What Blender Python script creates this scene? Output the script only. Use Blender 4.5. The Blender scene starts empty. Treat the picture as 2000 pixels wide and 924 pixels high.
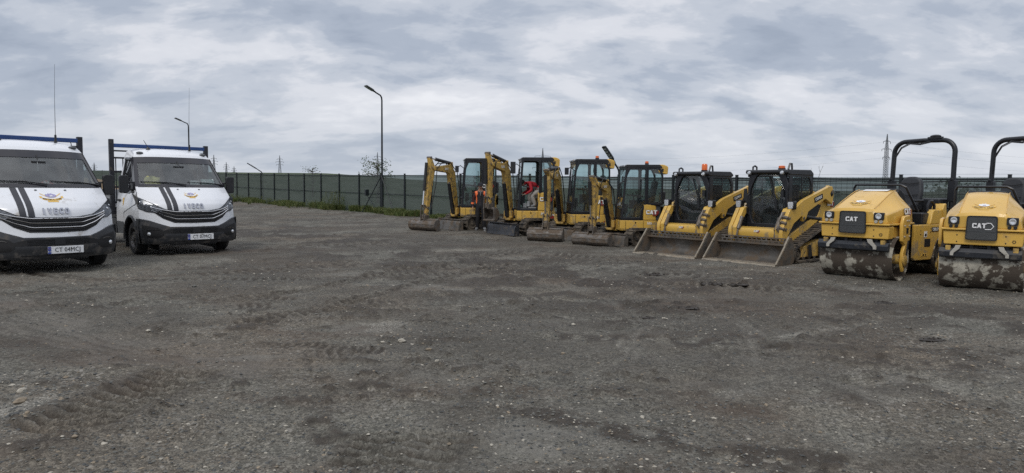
import bpy, bmesh, math, random
import numpy as np
from mathutils import Matrix, Vector, Euler
R = math.radians
PI = math.pi
random.seed(7)
scene = bpy.context.scene
C = scene.collection

# ------------------------------------------------------------ camera
CAM_H, PITCH, ROLL = 1.6, math.atan((462 - 366) / 1351.0), 0.0105
cam_data = bpy.data.cameras.new('camera')
cam_data.lens = 36 * 1351 / 2000.0
cam_data.sensor_width = 36
cam_data.clip_start = 0.05
cam_data.clip_end = 20000
cam = bpy.data.objects.new('camera', cam_data)
C.objects.link(cam)
cam.matrix_world = Matrix.Translation((0, 0, CAM_H)) @ Matrix.Rotation(PI / 2 - PITCH, 4, 'X') @ Matrix.Rotation(ROLL, 4, 'Z')
scene.camera = cam

# ------------------------------------------------------------ sky, sun, exposure
SUN_EL, SUN_AZ = R(48), R(205)          # azimuth clockwise from +Y
world = bpy.data.worlds.new('World')
scene.world = world
world.use_nodes = True
wt = world.node_tree
wt.nodes.clear()
def wn(t, **k):
    n = wt.nodes.new(t)
    for a, b in k.items():
        setattr(n, a, b)
    return n
def wmath(op, a, b=None, clamp=False):
    n = wn('ShaderNodeMath', operation=op, use_clamp=clamp)
    for i, v in enumerate((a, b)):
        if v is None: continue
        if isinstance(v, (int, float)): n.inputs[i].default_value = v
        else: wt.links.new(v, n.inputs[i])
    return n.outputs[0]
wout = wn('ShaderNodeOutputWorld')
bg = wn('ShaderNodeBackground')
bg.inputs['Strength'].default_value = 0.1
sky = wn('ShaderNodeTexSky', sky_type='NISHITA')
sky.sun_disc = False
sky.sun_elevation = SUN_EL
sky.sun_rotation = SUN_AZ
tc = wn('ShaderNodeTexCoord')
sep = wn('ShaderNodeSeparateXYZ')
wt.links.new(tc.outputs['Generated'], sep.inputs[0])
zc = wmath('MAXIMUM', sep.outputs['Z'], 0.0)
den = wmath('ADD', zc, 0.34)
cx = wmath('DIVIDE', sep.outputs['X'], den)
cy = wmath('DIVIDE', sep.outputs['Y'], den)
comb = wn('ShaderNodeCombineXYZ')
wt.links.new(cx, comb.inputs[0]); wt.links.new(cy, comb.inputs[1])
mapn = wn('ShaderNodeMapping')
mapn.inputs['Rotation'].default_value = (0, 0, R(-20))
mapn.inputs['Scale'].default_value = (2.2, 3.3, 1)
mapn.inputs['Location'].default_value = (3.1, 7.4, 0)
wt.links.new(comb.outputs[0], mapn.inputs[0])
def wnoise(scale, detail, rough, dist, loc=None):
    n = wn('ShaderNodeTexNoise')
    n.inputs['Scale'].default_value = scale
    n.inputs['Detail'].default_value = detail
    n.inputs['Roughness'].default_value = rough
    n.inputs['Distortion'].default_value = dist
    if loc:
        m = wn('ShaderNodeMapping'); m.inputs['Location'].default_value = loc
        wt.links.new(mapn.outputs[0], m.inputs[0]); wt.links.new(m.outputs[0], n.inputs['Vector'])
    else:
        wt.links.new(mapn.outputs[0], n.inputs['Vector'])
    return n.outputs['Fac']
n1 = wnoise(0.75, 9, 0.54, 0.2)
n2 = wnoise(2.4, 8, 0.58, 0.3, (5, 2, 0))
n3 = wnoise(0.30, 3, 0.5, 0.1, (9, 4, 0))
mixed = wmath('ADD', wmath('MULTIPLY', n1, 0.66), wmath('ADD', wmath('MULTIPLY', n2, 0.24), wmath('MULTIPLY', n3, 0.22)))
ramp = wn('ShaderNodeValToRGB')
wt.links.new(mixed, ramp.inputs[0])
cr = ramp.color_ramp
cr.interpolation = 'EASE'
cr.elements[0].position = 0.43; cr.elements[0].color = (0.335, 0.385, 0.475, 1)
cr.elements[1].position = 0.70; cr.elements[1].color = (0.82, 0.83, 0.87, 1)
for p, c in ((0.50, (0.405, 0.455, 0.545, 1)), (0.55, (0.52, 0.56, 0.635, 1)), (0.61, (0.68, 0.70, 0.755, 1))):
    e = cr.elements.new(p); e.color = c
# the cloud layer is denser and brighter overhead (above the frame) than near the horizon
gain = wn('ShaderNodeMapRange')
wt.links.new(sep.outputs['Z'], gain.inputs['Value'])
gain.inputs['From Min'].default_value = 0.30; gain.inputs['From Max'].default_value = 0.85
gain.inputs['To Min'].default_value = 10.6; gain.inputs['To Max'].default_value = 15.5
sc = wn('ShaderNodeVectorMath', operation='SCALE')
wt.links.new(ramp.outputs[0], sc.inputs[0]); wt.links.new(gain.outputs[0], sc.inputs['Scale'])
hor = wn('ShaderNodeMapRange')           # pale band of far cloud low over the horizon
wt.links.new(sep.outputs['Z'], hor.inputs['Value'])
hor.inputs['From Min'].default_value = 0.0; hor.inputs['From Max'].default_value = 0.13
hor.inputs['To Min'].default_value = 0.60; hor.inputs['To Max'].default_value = 0.0
mh = wn('ShaderNodeMix', data_type='RGBA')
wt.links.new(hor.outputs[0], mh.inputs[0]); wt.links.new(sc.outputs[0], mh.inputs[6])
mh.inputs[7].default_value = (5.2, 5.7, 6.5, 1)
mx = wn('ShaderNodeMix', data_type='RGBA')
mx.inputs[0].default_value = 0.96
wt.links.new(sky.outputs[0], mx.inputs[6]); wt.links.new(mh.outputs[2], mx.inputs[7])
wt.links.new(mx.outputs[2], bg.inputs['Color']); wt.links.new(bg.outputs[0], wout.inputs[0])

sun_data = bpy.data.lights.new('sun', 'SUN')
sun_data.energy = 1.3
sun_data.angle = R(22)
sun_data.color = (1.0, 0.95, 0.88)
sun = bpy.data.objects.new('sun', sun_data)
C.objects.link(sun)
sdir = Vector((math.sin(SUN_AZ) * math.cos(SUN_EL), math.cos(SUN_AZ) * math.cos(SUN_EL), math.sin(SUN_EL)))
sun.rotation_euler = sdir.to_track_quat('Z', 'Y').to_euler()
scene.view_settings.view_transform = 'Standard'
scene.view_settings.look = 'None'
scene.view_settings.exposure = 0.0
scene.view_settings.gamma = 1.0
scene.view_settings.use_curve_mapping = False
scene.cycles.max_bounces = 7
scene.cycles.transparent_max_bounces = 24
scene.cycles.use_denoising = False

# ------------------------------------------------------------ materials
def new_mat(name):
    m = bpy.data.materials.new(name); m.use_nodes = True
    m.node_tree.nodes.clear()
    return m, m.node_tree
def pbr(name, col, rough=0.5, metal=0.0, var=0.12, vscale=5.0, dirt=0.0, dcol=(0.12, 0.10, 0.075), dscale=6.0,
        dlow=None, bump=0.0, bscale=60.0, spec=0.5, coat=0.0, stretch=None, dsoft=1.0):
    m, t = new_mat(name)
    N, L = t.nodes, t.links
    o = N.new('ShaderNodeOutputMaterial'); b = N.new('ShaderNodeBsdfPrincipled')
    L.new(b.outputs[0], o.inputs[0])
    b.inputs['Roughness'].default_value = rough
    b.inputs['Metallic'].default_value = metal
    b.inputs['Specular IOR Level'].default_value = spec
    b.inputs['Coat Weight'].default_value = coat
    b.inputs['Coat Roughness'].default_value = 0.08
    g = N.new('ShaderNodeNewGeometry')
    vec = g.outputs['Position']
    if stretch:
        mp = N.new('ShaderNodeMapping'); mp.inputs['Scale'].default_value = stretch
        L.new(vec, mp.inputs[0]); vec = mp.outputs[0]
    n = N.new('ShaderNodeTexNoise'); n.inputs['Scale'].default_value = vscale; n.inputs['Detail'].default_value = 5
    L.new(vec, n.inputs['Vector'])
    mr = N.new('ShaderNodeMapRange'); mr.inputs['From Min'].default_value = 0.3; mr.inputs['From Max'].default_value = 0.7
    mr.inputs['To Min'].default_value = 1 - var; mr.inputs['To Max'].default_value = 1 + var * 0.6
    L.new(n.outputs['Fac'], mr.inputs['Value'])
    s = N.new('ShaderNodeVectorMath'); s.operation = 'SCALE'
    s.inputs[0].default_value = col[:3]
    L.new(mr.outputs[0], s.inputs['Scale'])
    out = s.outputs[0]
    if dirt > 0:
        n2 = N.new('ShaderNodeTexNoise'); n2.inputs['Scale'].default_value = dscale; n2.inputs['Detail'].default_value = 8
        n2.inputs['Roughness'].default_value = 0.65
        L.new(vec, n2.inputs['Vector'])
        fac = n2.outputs['Fac']
        if dlow is not None:        # splashed mud reaches highest near the ground
            sp = N.new('ShaderNodeSeparateXYZ'); L.new(g.outputs['Position'], sp.inputs[0])
            q = N.new('ShaderNodeMapRange'); L.new(sp.outputs['Z'], q.inputs['Value'])
            q.inputs['From Min'].default_value = 0; q.inputs['From Max'].default_value = dlow
            q.inputs['To Min'].default_value = 0.16; q.inputs['To Max'].default_value = 0
            ad = N.new('ShaderNodeMath'); L.new(fac, ad.inputs[0]); L.new(q.outputs[0], ad.inputs[1]); fac = ad.outputs[0]
        th = 0.70 - 0.4 * dirt
        r2 = N.new('ShaderNodeMapRange'); L.new(fac, r2.inputs['Value'])
        r2.inputs['From Min'].default_value = th - 0.04 * dsoft; r2.inputs['From Max'].default_value = th + 0.09 * dsoft
        mix = N.new('ShaderNodeMix'); mix.data_type = 'RGBA'
        L.new(r2.outputs[0], mix.inputs[0]); L.new(out, mix.inputs[6]); mix.inputs[7].default_value = (*dcol, 1)
        out = mix.outputs[2]
        rr = N.new('ShaderNodeMapRange'); L.new(r2.outputs[0], rr.inputs['Value'])
        rr.inputs['To Min'].default_value = rough; rr.inputs['To Max'].default_value = 0.95
        L.new(rr.outputs[0], b.inputs['Roughness'])
        if coat:
            rc = N.new('ShaderNodeMapRange'); L.new(r2.outputs[0], rc.inputs['Value'])
            rc.inputs['To Min'].default_value = coat; rc.inputs['To Max'].default_value = 0
            L.new(rc.outputs[0], b.inputs['Coat Weight'])
        if metal:
            rc = N.new('ShaderNodeMapRange'); L.new(r2.outputs[0], rc.inputs['Value'])
            rc.inputs['To Min'].default_value = metal; rc.inputs['To Max'].default_value = 0
            L.new(rc.outputs[0], b.inputs['Metallic'])
    L.new(out, b.inputs['Base Color'])
    if bump > 0:
        n3 = N.new('ShaderNodeTexNoise'); n3.inputs['Scale'].default_value = bscale; n3.inputs['Detail'].default_value = 4
        L.new(vec, n3.inputs['Vector'])
        bp = N.new('ShaderNodeBump'); bp.inputs['Strength'].default_value = bump; bp.inputs['Distance'].default_value = 0.01
        L.new(n3.outputs['Fac'], bp.inputs['Height']); L.new(bp.outputs[0], b.inputs['Normal'])
    return m
def glass(name, tint, refl=1.0, film=0.0, rough=0.02):
    m, t = new_mat(name)
    N, L = t.nodes, t.links
    o = N.new('ShaderNodeOutputMaterial')
    tr = N.new('ShaderNodeBsdfTransparent'); tr.inputs[0].default_value = (*tint, 1)
    gl = N.new('ShaderNodeBsdfGlossy'); gl.inputs['Roughness'].default_value = rough
    gl.inputs[0].default_value = (refl, refl, refl, 1)
    fr = N.new('ShaderNodeFresnel'); fr.inputs[0].default_value = 1.55
    ad = N.new('ShaderNodeMath'); ad.operation = 'ADD'; L.new(fr.outputs[0], ad.inputs[0]); ad.inputs[1].default_value = 0.03
    mx = N.new('ShaderNodeMixShader'); L.new(ad.outputs[0], mx.inputs[0]); L.new(tr.outputs[0], mx.inputs[1]); L.new(gl.outputs[0], mx.inputs[2])
    last = mx.outputs[0]
    if film > 0:                    # thin pale film: some dust, plus sky reflection painted into its colour
        df = N.new('ShaderNodeBsdfDiffuse'); df.inputs[0].default_value = (0.33, 0.345, 0.34, 1)
        n = N.new('ShaderNodeTexNoise'); n.inputs['Scale'].default_value = 3; n.inputs['Detail'].default_value = 5
        g = N.new('ShaderNodeNewGeometry'); L.new(g.outputs['Position'], n.inputs['Vector'])
        mr = N.new('ShaderNodeMapRange'); mr.inputs['From Min'].default_value = 0.35; mr.inputs['From Max'].default_value = 0.7
        mr.inputs['To Min'].default_value = film * 0.5; mr.inputs['To Max'].default_value = film * 1.5
        L.new(n.outputs['Fac'], mr.inputs['Value'])
        m2 = N.new('ShaderNodeMixShader'); L.new(mr.outputs[0], m2.inputs[0]); L.new(last, m2.inputs[1]); L.new(df.outputs[0], m2.inputs[2])
        last = m2.outputs[0]
    L.new(last, o.inputs[0])
    return m
YEL = (0.65, 0.405, 0.080)
M = {}
M['yellow'] = pbr('yellow_paint', YEL, 0.34, var=0.07, vscale=2.5, dirt=0.22, dcol=(0.30, 0.23, 0.13), dscale=5, dlow=1.0, coat=0.25)
M['yellow_worn'] = pbr('worn_yellow_paint', (0.54, 0.345, 0.085), 0.52, var=0.2, vscale=7, dirt=0.41, dcol=(0.17, 0.125, 0.075), dscale=9, bump=0.25, bscale=50)
M['yellow_clean'] = pbr('clean_yellow_paint', (0.68, 0.415, 0.080), 0.32, var=0.08, vscale=2, dirt=0.16, dcol=(0.34, 0.24, 0.12), dscale=4, coat=0.3)
M['black'] = pbr('black_plastic', (0.016, 0.017, 0.020), 0.42, var=0.3, dirt=0.15, dcol=(0.06, 0.055, 0.045), dscale=7)
M['black_metal'] = pbr('black_metal', (0.013, 0.014, 0.018), 0.35, var=0.2, dirt=0.12, dcol=(0.05, 0.045, 0.04))
M['hose'] = pbr('hose_rubber', (0.012, 0.012, 0.013), 0.5, var=0.2)
M['rubber'] = pbr('tyre_rubber', (0.020, 0.020, 0.021), 0.85, var=0.2, dirt=0.34, dcol=(0.075, 0.068, 0.058), dscale=5, bump=0.2, bscale=30)
M['track'] = pbr('muddy_track_rubber', (0.028, 0.026, 0.025), 0.85, var=0.3, dirt=0.62, dcol=(0.115, 0.095, 0.072), dscale=7, bump=0.5, bscale=35)
M['steel_mud'] = pbr('muddy_steel', (0.17, 0.15, 0.13), 0.5, metal=0.55, var=0.3, vscale=7, dirt=0.52, dcol=(0.135, 0.105, 0.075), dscale=4, bump=0.3, bscale=40)
M['steel_worn'] = pbr('worn_bucket_steel', (0.135, 0.125, 0.112), 0.5, metal=0.35, var=0.45, vscale=4, dirt=0.52, dcol=(0.115, 0.085, 0.058), dscale=3, bump=0.25, bscale=30)
M['steel_bucket'] = pbr('caked_bucket_steel', (0.17, 0.155, 0.14), 0.55, metal=0.35, var=0.4, vscale=6, dirt=0.55, dcol=(0.11, 0.082, 0.058), dscale=5, bump=0.8, bscale=18)
M['lip'] = pbr('scoured_cutting_edge', (0.30, 0.26, 0.20), 0.5, metal=0.4, var=0.3, vscale=12, dirt=0.35, dcol=(0.2, 0.15, 0.10))
M['blade_dark'] = pbr('dark_blade_steel', (0.035, 0.038, 0.045), 0.4, metal=0.3, var=0.3, dirt=0.32, dcol=(0.12, 0.10, 0.08))
M['chrome'] = pbr('chrome', (0.75, 0.76, 0.78), 0.12, metal=1.0, var=0.03)
M['rod'] = pbr('polished_rod', (0.8, 0.8, 0.8), 0.15, metal=1.0, var=0.05)
M['grey'] = pbr('grey_plastic', (0.085, 0.09, 0.095), 0.6, var=0.15)
M['seat'] = pbr('seat_vinyl', (0.030, 0.032, 0.037), 0.6, var=0.2, bump=0.2, bscale=80)
M['interior'] = pbr('cab_interior', (0.045, 0.05, 0.055), 0.7, var=0.2)
M['pale_grey'] = pbr('pale_grey_plastic', (0.35, 0.37, 0.38), 0.6, var=0.1)
M['white_paint'] = pbr('white_paint', (0.74, 0.755, 0.78), 0.25, var=0.03, vscale=1.5, dirt=0.13, dcol=(0.40, 0.37, 0.33), dscale=3.5, dlow=0.9, coat=0.5)
M['white'] = pbr('white_vinyl', (0.80, 0.80, 0.79), 0.5, var=0.05)
M['red_dark'] = pbr('dark_red_vinyl', (0.22, 0.018, 0.014), 0.5, var=0.1)
M['stripe'] = pbr('charcoal_stripe_vinyl', (0.032, 0.033, 0.040), 0.4, var=0.1)
M['bumper'] = pbr('bumper_plastic', (0.030, 0.032, 0.036), 0.5, var=0.12, vscale=3, dirt=0.20, dcol=(0.10, 0.09, 0.08), dscale=6, dlow=0.8)
M['dark'] = pbr('dark_recess', (0.008, 0.008, 0.009), 0.7, var=0.1)
M['frit'] = pbr('black_glass_border', (0.016, 0.015, 0.020), 0.13, var=0.05, spec=0.6)
M['lamp'] = pbr('lamp_glass', (0.13, 0.14, 0.155), 0.10, metal=0.5, var=0.7, vscale=26)
M['badge'] = pbr('silver_badge', (0.36, 0.37, 0.41), 0.25, metal=0.9, var=0.03)
M['lens'] = pbr('work_lamp_lens', (0.80, 0.82, 0.84), 0.12, metal=0.6, var=0.3, vscale=60)
M['amber'] = pbr('amber_lens', (0.75, 0.14, 0.015), 0.15, var=0.15, vscale=30, coat=0.5)
M['blue'] = pbr('blue_painted_bar', (0.022, 0.065, 0.21), 0.4, var=0.15)
M['rack'] = pbr('dark_grey_steel', (0.022, 0.023, 0.030), 0.45, var=0.2, dirt=0.15)
M['alu'] = pbr('aluminium_board', (0.42, 0.43, 0.44), 0.4, metal=0.7, var=0.2, dirt=0.2)
M['rim'] = pbr('wheel_steel', (0.12, 0.12, 0.125), 0.45, metal=0.6, var=0.2, dirt=0.38, dcol=(0.10, 0.09, 0.075))
M['plate'] = pbr('number_plate_white', (0.78, 0.79, 0.80), 0.35, var=0.05, dirt=0.1)
M['plate_blue'] = pbr('number_plate_blue', (0.012, 0.045, 0.30), 0.35, var=0.05)
M['ink'] = pbr('black_ink', (0.012, 0.012, 0.014), 0.5, var=0.1)
M['ribbon'] = pbr('golden_decal', (0.74, 0.47, 0.10), 0.45, var=0.1)
M['lavender'] = pbr('lavender_decal', (0.34, 0.32, 0.52), 0.45, var=0.35, vscale=60)
M['paper_yellow'] = pbr('yellow_cloth', (0.66, 0.62, 0.25), 0.8, var=0.2)
M['paper'] = pbr('paper', (0.72, 0.75, 0.74), 0.7, var=0.05)
M['paper_green'] = pbr('green_print', (0.20, 0.42, 0.36), 0.7, var=0.1)
M['drum'] = pbr('mud_caked_drum_steel', (0.40, 0.375, 0.31), 0.7, metal=0.0, var=0.35, vscale=9, dirt=0.62, dcol=(0.070, 0.055, 0.042), dsoft=0.4, dscale=4.0, bump=0.6, bscale=14)
M['drum_side'] = pbr('drum_end_steel', (0.17, 0.17, 0.165), 0.5, metal=0.4, var=0.3, dirt=0.45, dcol=(0.10, 0.085, 0.07), dscale=5, bump=0.3, bscale=20)
M['mesh_grille'] = pbr('grille_mesh', (0.12, 0.123, 0.12), 0.5, metal=0.3, var=0.5, vscale=120)
M['scraper'] = pbr('dark_scraper_bar', (0.030, 0.034, 0.042), 0.5, var=0.3, dirt=0.30, dcol=(0.11, 0.10, 0.085))
M['bracket'] = pbr('grey_painted_bracket', (0.42, 0.40, 0.35), 0.55, var=0.2, dirt=0.25)
M['post'] = pbr('anthracite_post', (0.010, 0.014, 0.017), 0.45, var=0.15)
M['wire'] = pbr('coated_wire', (0.025, 0.032, 0.030), 0.5, var=0.1)
M['galv'] = pbr('galvanised_lattice', (0.11, 0.12, 0.135), 0.6, metal=0.1, var=0.1, vscale=0.2)
M['line'] = pbr('power_cable', (0.16, 0.17, 0.19), 0.6, var=0.1, vscale=0.1)
M['glass_cab'] = glass('cab_glass', (0.68, 0.81, 0.81), 1.0, 0.06)
M['glass_wind'] = glass('windscreen_glass', (0.76, 0.82, 0.80), 1.0, 0.17)
M['glass_side'] = glass('side_window_glass', (0.45, 0.52, 0.54), 1.0, 0.04)

# ------------------------------------------------------------ mesh builder
def rotz(a): return Matrix.Rotation(a, 4, 'Z')
def T(x, y, z=0.0): return Matrix.Translation((x, y, z))
class MB:
    def __init__(self, m=None):
        self.v = []; self.f = []; self.m = m or Matrix.Identity(4); self.mi = []; self.cur = 0
    def add(self, vs, fs, mat=None):
        k = len(self.v); mm = self.m @ mat if mat is not None else self.m
        self.v += [tuple(mm @ Vector(p)) for p in vs]
        self.f += [tuple(i + k for i in f) for f in fs]
        self.mi += [self.cur] * len(fs)
        return self
    def box(self, c, s, rot=None, taper=None):
        x, y, z = s[0] / 2, s[1] / 2, s[2] / 2
        t = taper or 1.0
        vs = [(-x, -y, -z), (x, -y, -z), (x, y, -z), (-x, y, -z), (-x * t, -y * t, z), (x * t, -y * t, z), (x * t, y * t, z), (-x * t, y * t, z)]
        mt = T(*c)
        if rot: mt = mt @ Euler(rot).to_matrix().to_4x4()
        return self.add(vs, [(0, 3, 2, 1), (4, 5, 6, 7), (0, 1, 5, 4), (1, 2, 6, 5), (2, 3, 7, 6), (3, 0, 4, 7)], mt)
    def prism(self, poly, axis, a, b):
        n = len(poly)
        def P(p, h):
            return (h, p[0], p[1]) if axis == 'x' else (p[0], h, p[1]) if axis == 'y' else (p[0], p[1], h)
        vs = [P(p, a) for p in poly] + [P(p, b) for p in poly]
        fs = [tuple(range(n))[::-1], tuple(range(n, 2 * n))] + [(i, (i + 1) % n, n + (i + 1) % n, n + i) for i in range(n)]
        return self.add(vs, fs)
    def ring(self, outer, inner, axis, a, b):
        n = len(outer)
        def P(p, h):
            return (h, p[0], p[1]) if axis == 'x' else (p[0], h, p[1]) if axis == 'y' else (p[0], p[1], h)
        vs = [P(p, a) for p in outer] + [P(p, a) for p in inner] + [P(p, b) for p in outer] + [P(p, b) for p in inner]
        fs = []
        for i in range(n):
            j = (i + 1) % n
            fs += [(i, j, n + j, n + i), (2 * n + i, 3 * n + i, 3 * n + j, 2 * n + j), (i, 2 * n + i, 2 * n + j, j), (n + i, n + j, 3 * n + j, 3 * n + i)]
        return self.add(vs, fs)
    def tube(self, pts, r, n=8, cap=True, flat=1.0):
        pts = [Vector(p) for p in pts]
        if len(pts) < 2: return self
        rs = r if isinstance(r, (list, tuple)) else [r] * len(pts)
        vs, fs = [], []
        d0 = (pts[1] - pts[0]).normalized()
        up = Vector((0, 0, 1)) if abs(d0.z) < 0.9 else Vector((1, 0, 0))
        a = d0.cross(up).normalized()
        for i, p in enumerate(pts):
            if i == 0: d = pts[1] - pts[0]
            elif i == len(pts) - 1: d = pts[-1] - pts[-2]
            else: d = (pts[i + 1] - pts[i]).normalized() + (pts[i] - pts[i - 1]).normalized()
            d = d.normalized()
            a = (a - d * a.dot(d)).normalized(); b = d.cross(a)
            for k in range(n):
                t = 2 * PI * (k + 0.5) / n
                vs.append(p + a * math.cos(t) * rs[i] + b * math.sin(t) * rs[i] * flat)
        for i in range(len(pts) - 1):
            for k in range(n):
                fs.append((i * n + k, i * n + (k + 1) % n, (i + 1) * n + (k + 1) % n, (i + 1) * n + k))
        if cap:
            fs += [tuple(range(n))[::-1], tuple(range((len(pts) - 1) * n, len(pts) * n))]
        return self.add(vs, fs)
    def bar(self, p0, p1, w, h, up=(0, 0, 1)):
        p0, p1 = Vector(p0), Vector(p1)
        d = (p1 - p0).normalized(); u = Vector(up)
        s = d.cross(u)
        if s.length < 1e-4: s = d.cross(Vector((1, 0, 0)))
        s.normalize(); u = s.cross(d)
        vs = [q + s * a * w / 2 + u * b * h / 2 for q in (p0, p1) for a, b in ((-1, -1), (1, -1), (1, 1), (-1, 1))]
        return self.add(vs, [(0, 3, 2, 1), (4, 5, 6, 7), (0, 1, 5, 4), (1, 2, 6, 5), (2, 3, 7, 6), (3, 0, 4, 7)])
    def lathe(self, prof, c, axis='x', n=32, a0=0, a1=2 * PI):
        full = abs(a1 - a0 - 2 * PI) < 1e-6
        k = n if full else n + 1
        vs, fs = [], []
        for r, h in prof:
            for i in range(k):
                t = a0 + (a1 - a0) * i / n
                u, w = r * math.cos(t), r * math.sin(t)
                vs.append((h, u, w) if axis == 'x' else (u, h, w) if axis == 'y' else (u, w, h))
        for j in range(len(prof) - 1):
            for i in range(n if full else n):
                i2 = (i + 1) % k
                fs.append((j * k + i, j * k + i2, (j + 1) * k + i2, (j + 1) * k + i))
        return self.add(vs, fs, T(*c))
    def sphere(self, c, r, n=10, sc=(1, 1, 1)):
        prof = [(max(1e-4, math.sin(PI * i / n)), -math.cos(PI * i / n)) for i in range(n + 1)]
        vs, fs = [], []
        m = n * 2
        for pr, h in prof:
            for i in range(m):
                t = 2 * PI * i / m
                vs.append((c[0] + r * sc[0] * pr * math.cos(t), c[1] + r * sc[1] * pr * math.sin(t), c[2] + r * sc[2] * h))
        for j in range(n):
            for i in range(m):
                fs.append((j * m + i, j * m + (i + 1) % m, (j + 1) * m + (i + 1) % m, (j + 1) * m + i))
        return self.add(vs, fs)
    def grid(self, fn, nu, nv, keep=None):
        vs, fs = [], []
        for j in range(nv + 1):
            for i in range(nu + 1):
                vs.append(fn(i / nu, j / nv))
        for j in range(nv):
            for i in range(nu):
                a = j * (nu + 1) + i
                if keep:
                    c = (Vector(vs[a]) + Vector(vs[a + nu + 2])) / 2
                    if not keep(c): continue
                fs.append((a, a + 1, a + nu + 2, a + nu + 1))
        return self.add(vs, fs)
    def build(self, name, mat, parent=None, bev=0.0, sharp=38, recalc=True, seg=2):
        me = bpy.data.meshes.new(name)
        me.from_pydata(self.v, [], self.f)
        for m in (mat if isinstance(mat, (list, tuple)) else [mat]): me.materials.append(m)
        if isinstance(mat, (list, tuple)): me.polygons.foreach_set('material_index', self.mi)
        if recalc:
            b = bmesh.new(); b.from_mesh(me)
            bmesh.ops.recalc_face_normals(b, faces=b.faces); b.to_mesh(me); b.free()
        me.polygons.foreach_set('use_smooth', [True] * len(me.polygons))
        me.set_sharp_from_angle(angle=R(sharp))
        o = bpy.data.objects.new(name, me); C.objects.link(o)
        if parent is not None: o.parent = parent
        if bev > 0:
            md = o.modifiers.new('bevel', 'BEVEL'); md.width = bev; md.segments = seg
            md.limit_method = 'ANGLE'; md.angle_limit = R(40); md.harden_normals = True
        return o
def tag(o, label=None, cat=None, group=None, kind=None):
    if label: o['label'] = label
    if cat: o['category'] = cat
    if group: o['group'] = group
    if kind: o['kind'] = kind
    return o
def empty(name, loc, rz=0.0, sc=1.0):
    o = bpy.data.objects.new(name, None); C.objects.link(o)
    o.location = loc; o.rotation_euler = (0, 0, rz); o.scale = (sc, sc, sc)
    o.empty_display_size = 0.2
    return o
_tcache = {}
def text_geo(s, size, ext=0.003, off=0.0, res=2):
    key = (s, size, ext, off)
    if key in _tcache: return _tcache[key]
    cu = bpy.data.curves.new('lettering', 'FONT')
    cu.body = s; cu.size = size; cu.extrude = ext; cu.offset = off
    cu.space_character = 1.06; cu.align_x = 'CENTER'; cu.align_y = 'CENTER'; cu.resolution_u = res
    ob = bpy.data.objects.new('lettering', cu); C.objects.link(ob)
    dg = bpy.context.evaluated_depsgraph_get()
    me = bpy.data.meshes.new_from_object(ob.evaluated_get(dg))
    r = ([tuple(v.co) for v in me.vertices], [tuple(p.vertices) for p in me.polygons])
    bpy.data.objects.remove(ob); bpy.data.curves.remove(cu); bpy.data.meshes.remove(me)
    _tcache[key] = r
    return r
def plane_m(o, x, y):
    x = Vector(x).normalized(); y = Vector(y).normalized(); n = x.cross(y).normalized(); y = n.cross(x)
    m = Matrix((x, y, n)).transposed().to_4x4(); m.translation = Vector(o)
    return m
def thick(mb, pts, ws, axis_m, half):
    """ closed slab following a centre line pts (r,z) with widths ws, extruded +-half across; axis_m maps (r, across, z) """
    n = len(pts); L, Rr = [], []
    for i in range(n):
        a = Vector(pts[max(0, i - 1)]); b = Vector(pts[min(n - 1, i + 1)]); d = (b - a).normalized(); nn = Vector((-d.y, d.x))
        c = Vector(pts[i]); L.append(c + nn * ws[i] / 2); Rr.append(c - nn * ws[i] / 2)
    poly = [tuple(p) for p in L] + [tuple(p) for p in Rr[::-1]]
    k = len(poly)
    vs = [(p[0], -half, p[1]) for p in poly] + [(p[0], half, p[1]) for p in poly]
    fs = []
    for i in range(n - 1):
        fs += [(i, i + 1, k - 2 - i, k - 1 - i), (k + i, 2 * k - 1 - i, 2 * k - 2 - i, k + i + 1)]
    fs += [(i, (i + 1) % k, k + (i + 1) % k, k + i) for i in range(k)]
    mb.add(vs, fs, axis_m)
LETTERS = {          # block capitals in a 1 x 1 cell: list of outlines
 'C': [[(.22, 0), (1, 0), (1, .30), (.70, .30), (.70, .24), (.36, .24), (.32, .28), (.32, .72), (.36, .76), (.70, .76), (.70, .68), (1, .68), (1, 1), (.22, 1), (0, .80), (0, .20)]],
 'A': [[(0, 0), (.30, 0), (.36, .17), (.64, .17), (.70, 0), (1, 0), (.66, 1), (.34, 1)]],
 'T': [[(.33, 0), (.67, 0), (.67, .74), (1, .74), (1, 1), (0, 1), (0, .74), (.33, .74)]],
 'I': [[(.32, 0), (.68, 0), (.68, 1), (.32, 1)]],
 'V': [[(.38, 0), (.62, 0), (1, 1), (.68, 1), (.5, .45), (.32, 1), (0, 1)]],
 'E': [[(0, 0), (1, 0), (1, .24), (.34, .24), (.34, .40), (.90, .40), (.90, .60), (.34, .60), (.34, .76), (1, .76), (1, 1), (0, 1)]],
 'O': [[(.16, 0), (.5, 0), (.5, .24), (.36, .24), (.32, .30), (.32, .70), (.36, .76), (.5, .76), (.5, 1), (.16, 1), (0, .84), (0, .16)], [(.84, 0), (1, .16), (1, .84), (.84, 1), (.501, 1), (.501, .76), (.64, .76), (.68, .70), (.68, .30), (.64, .24), (.501, .24), (.501, 0)]],
}
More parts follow.
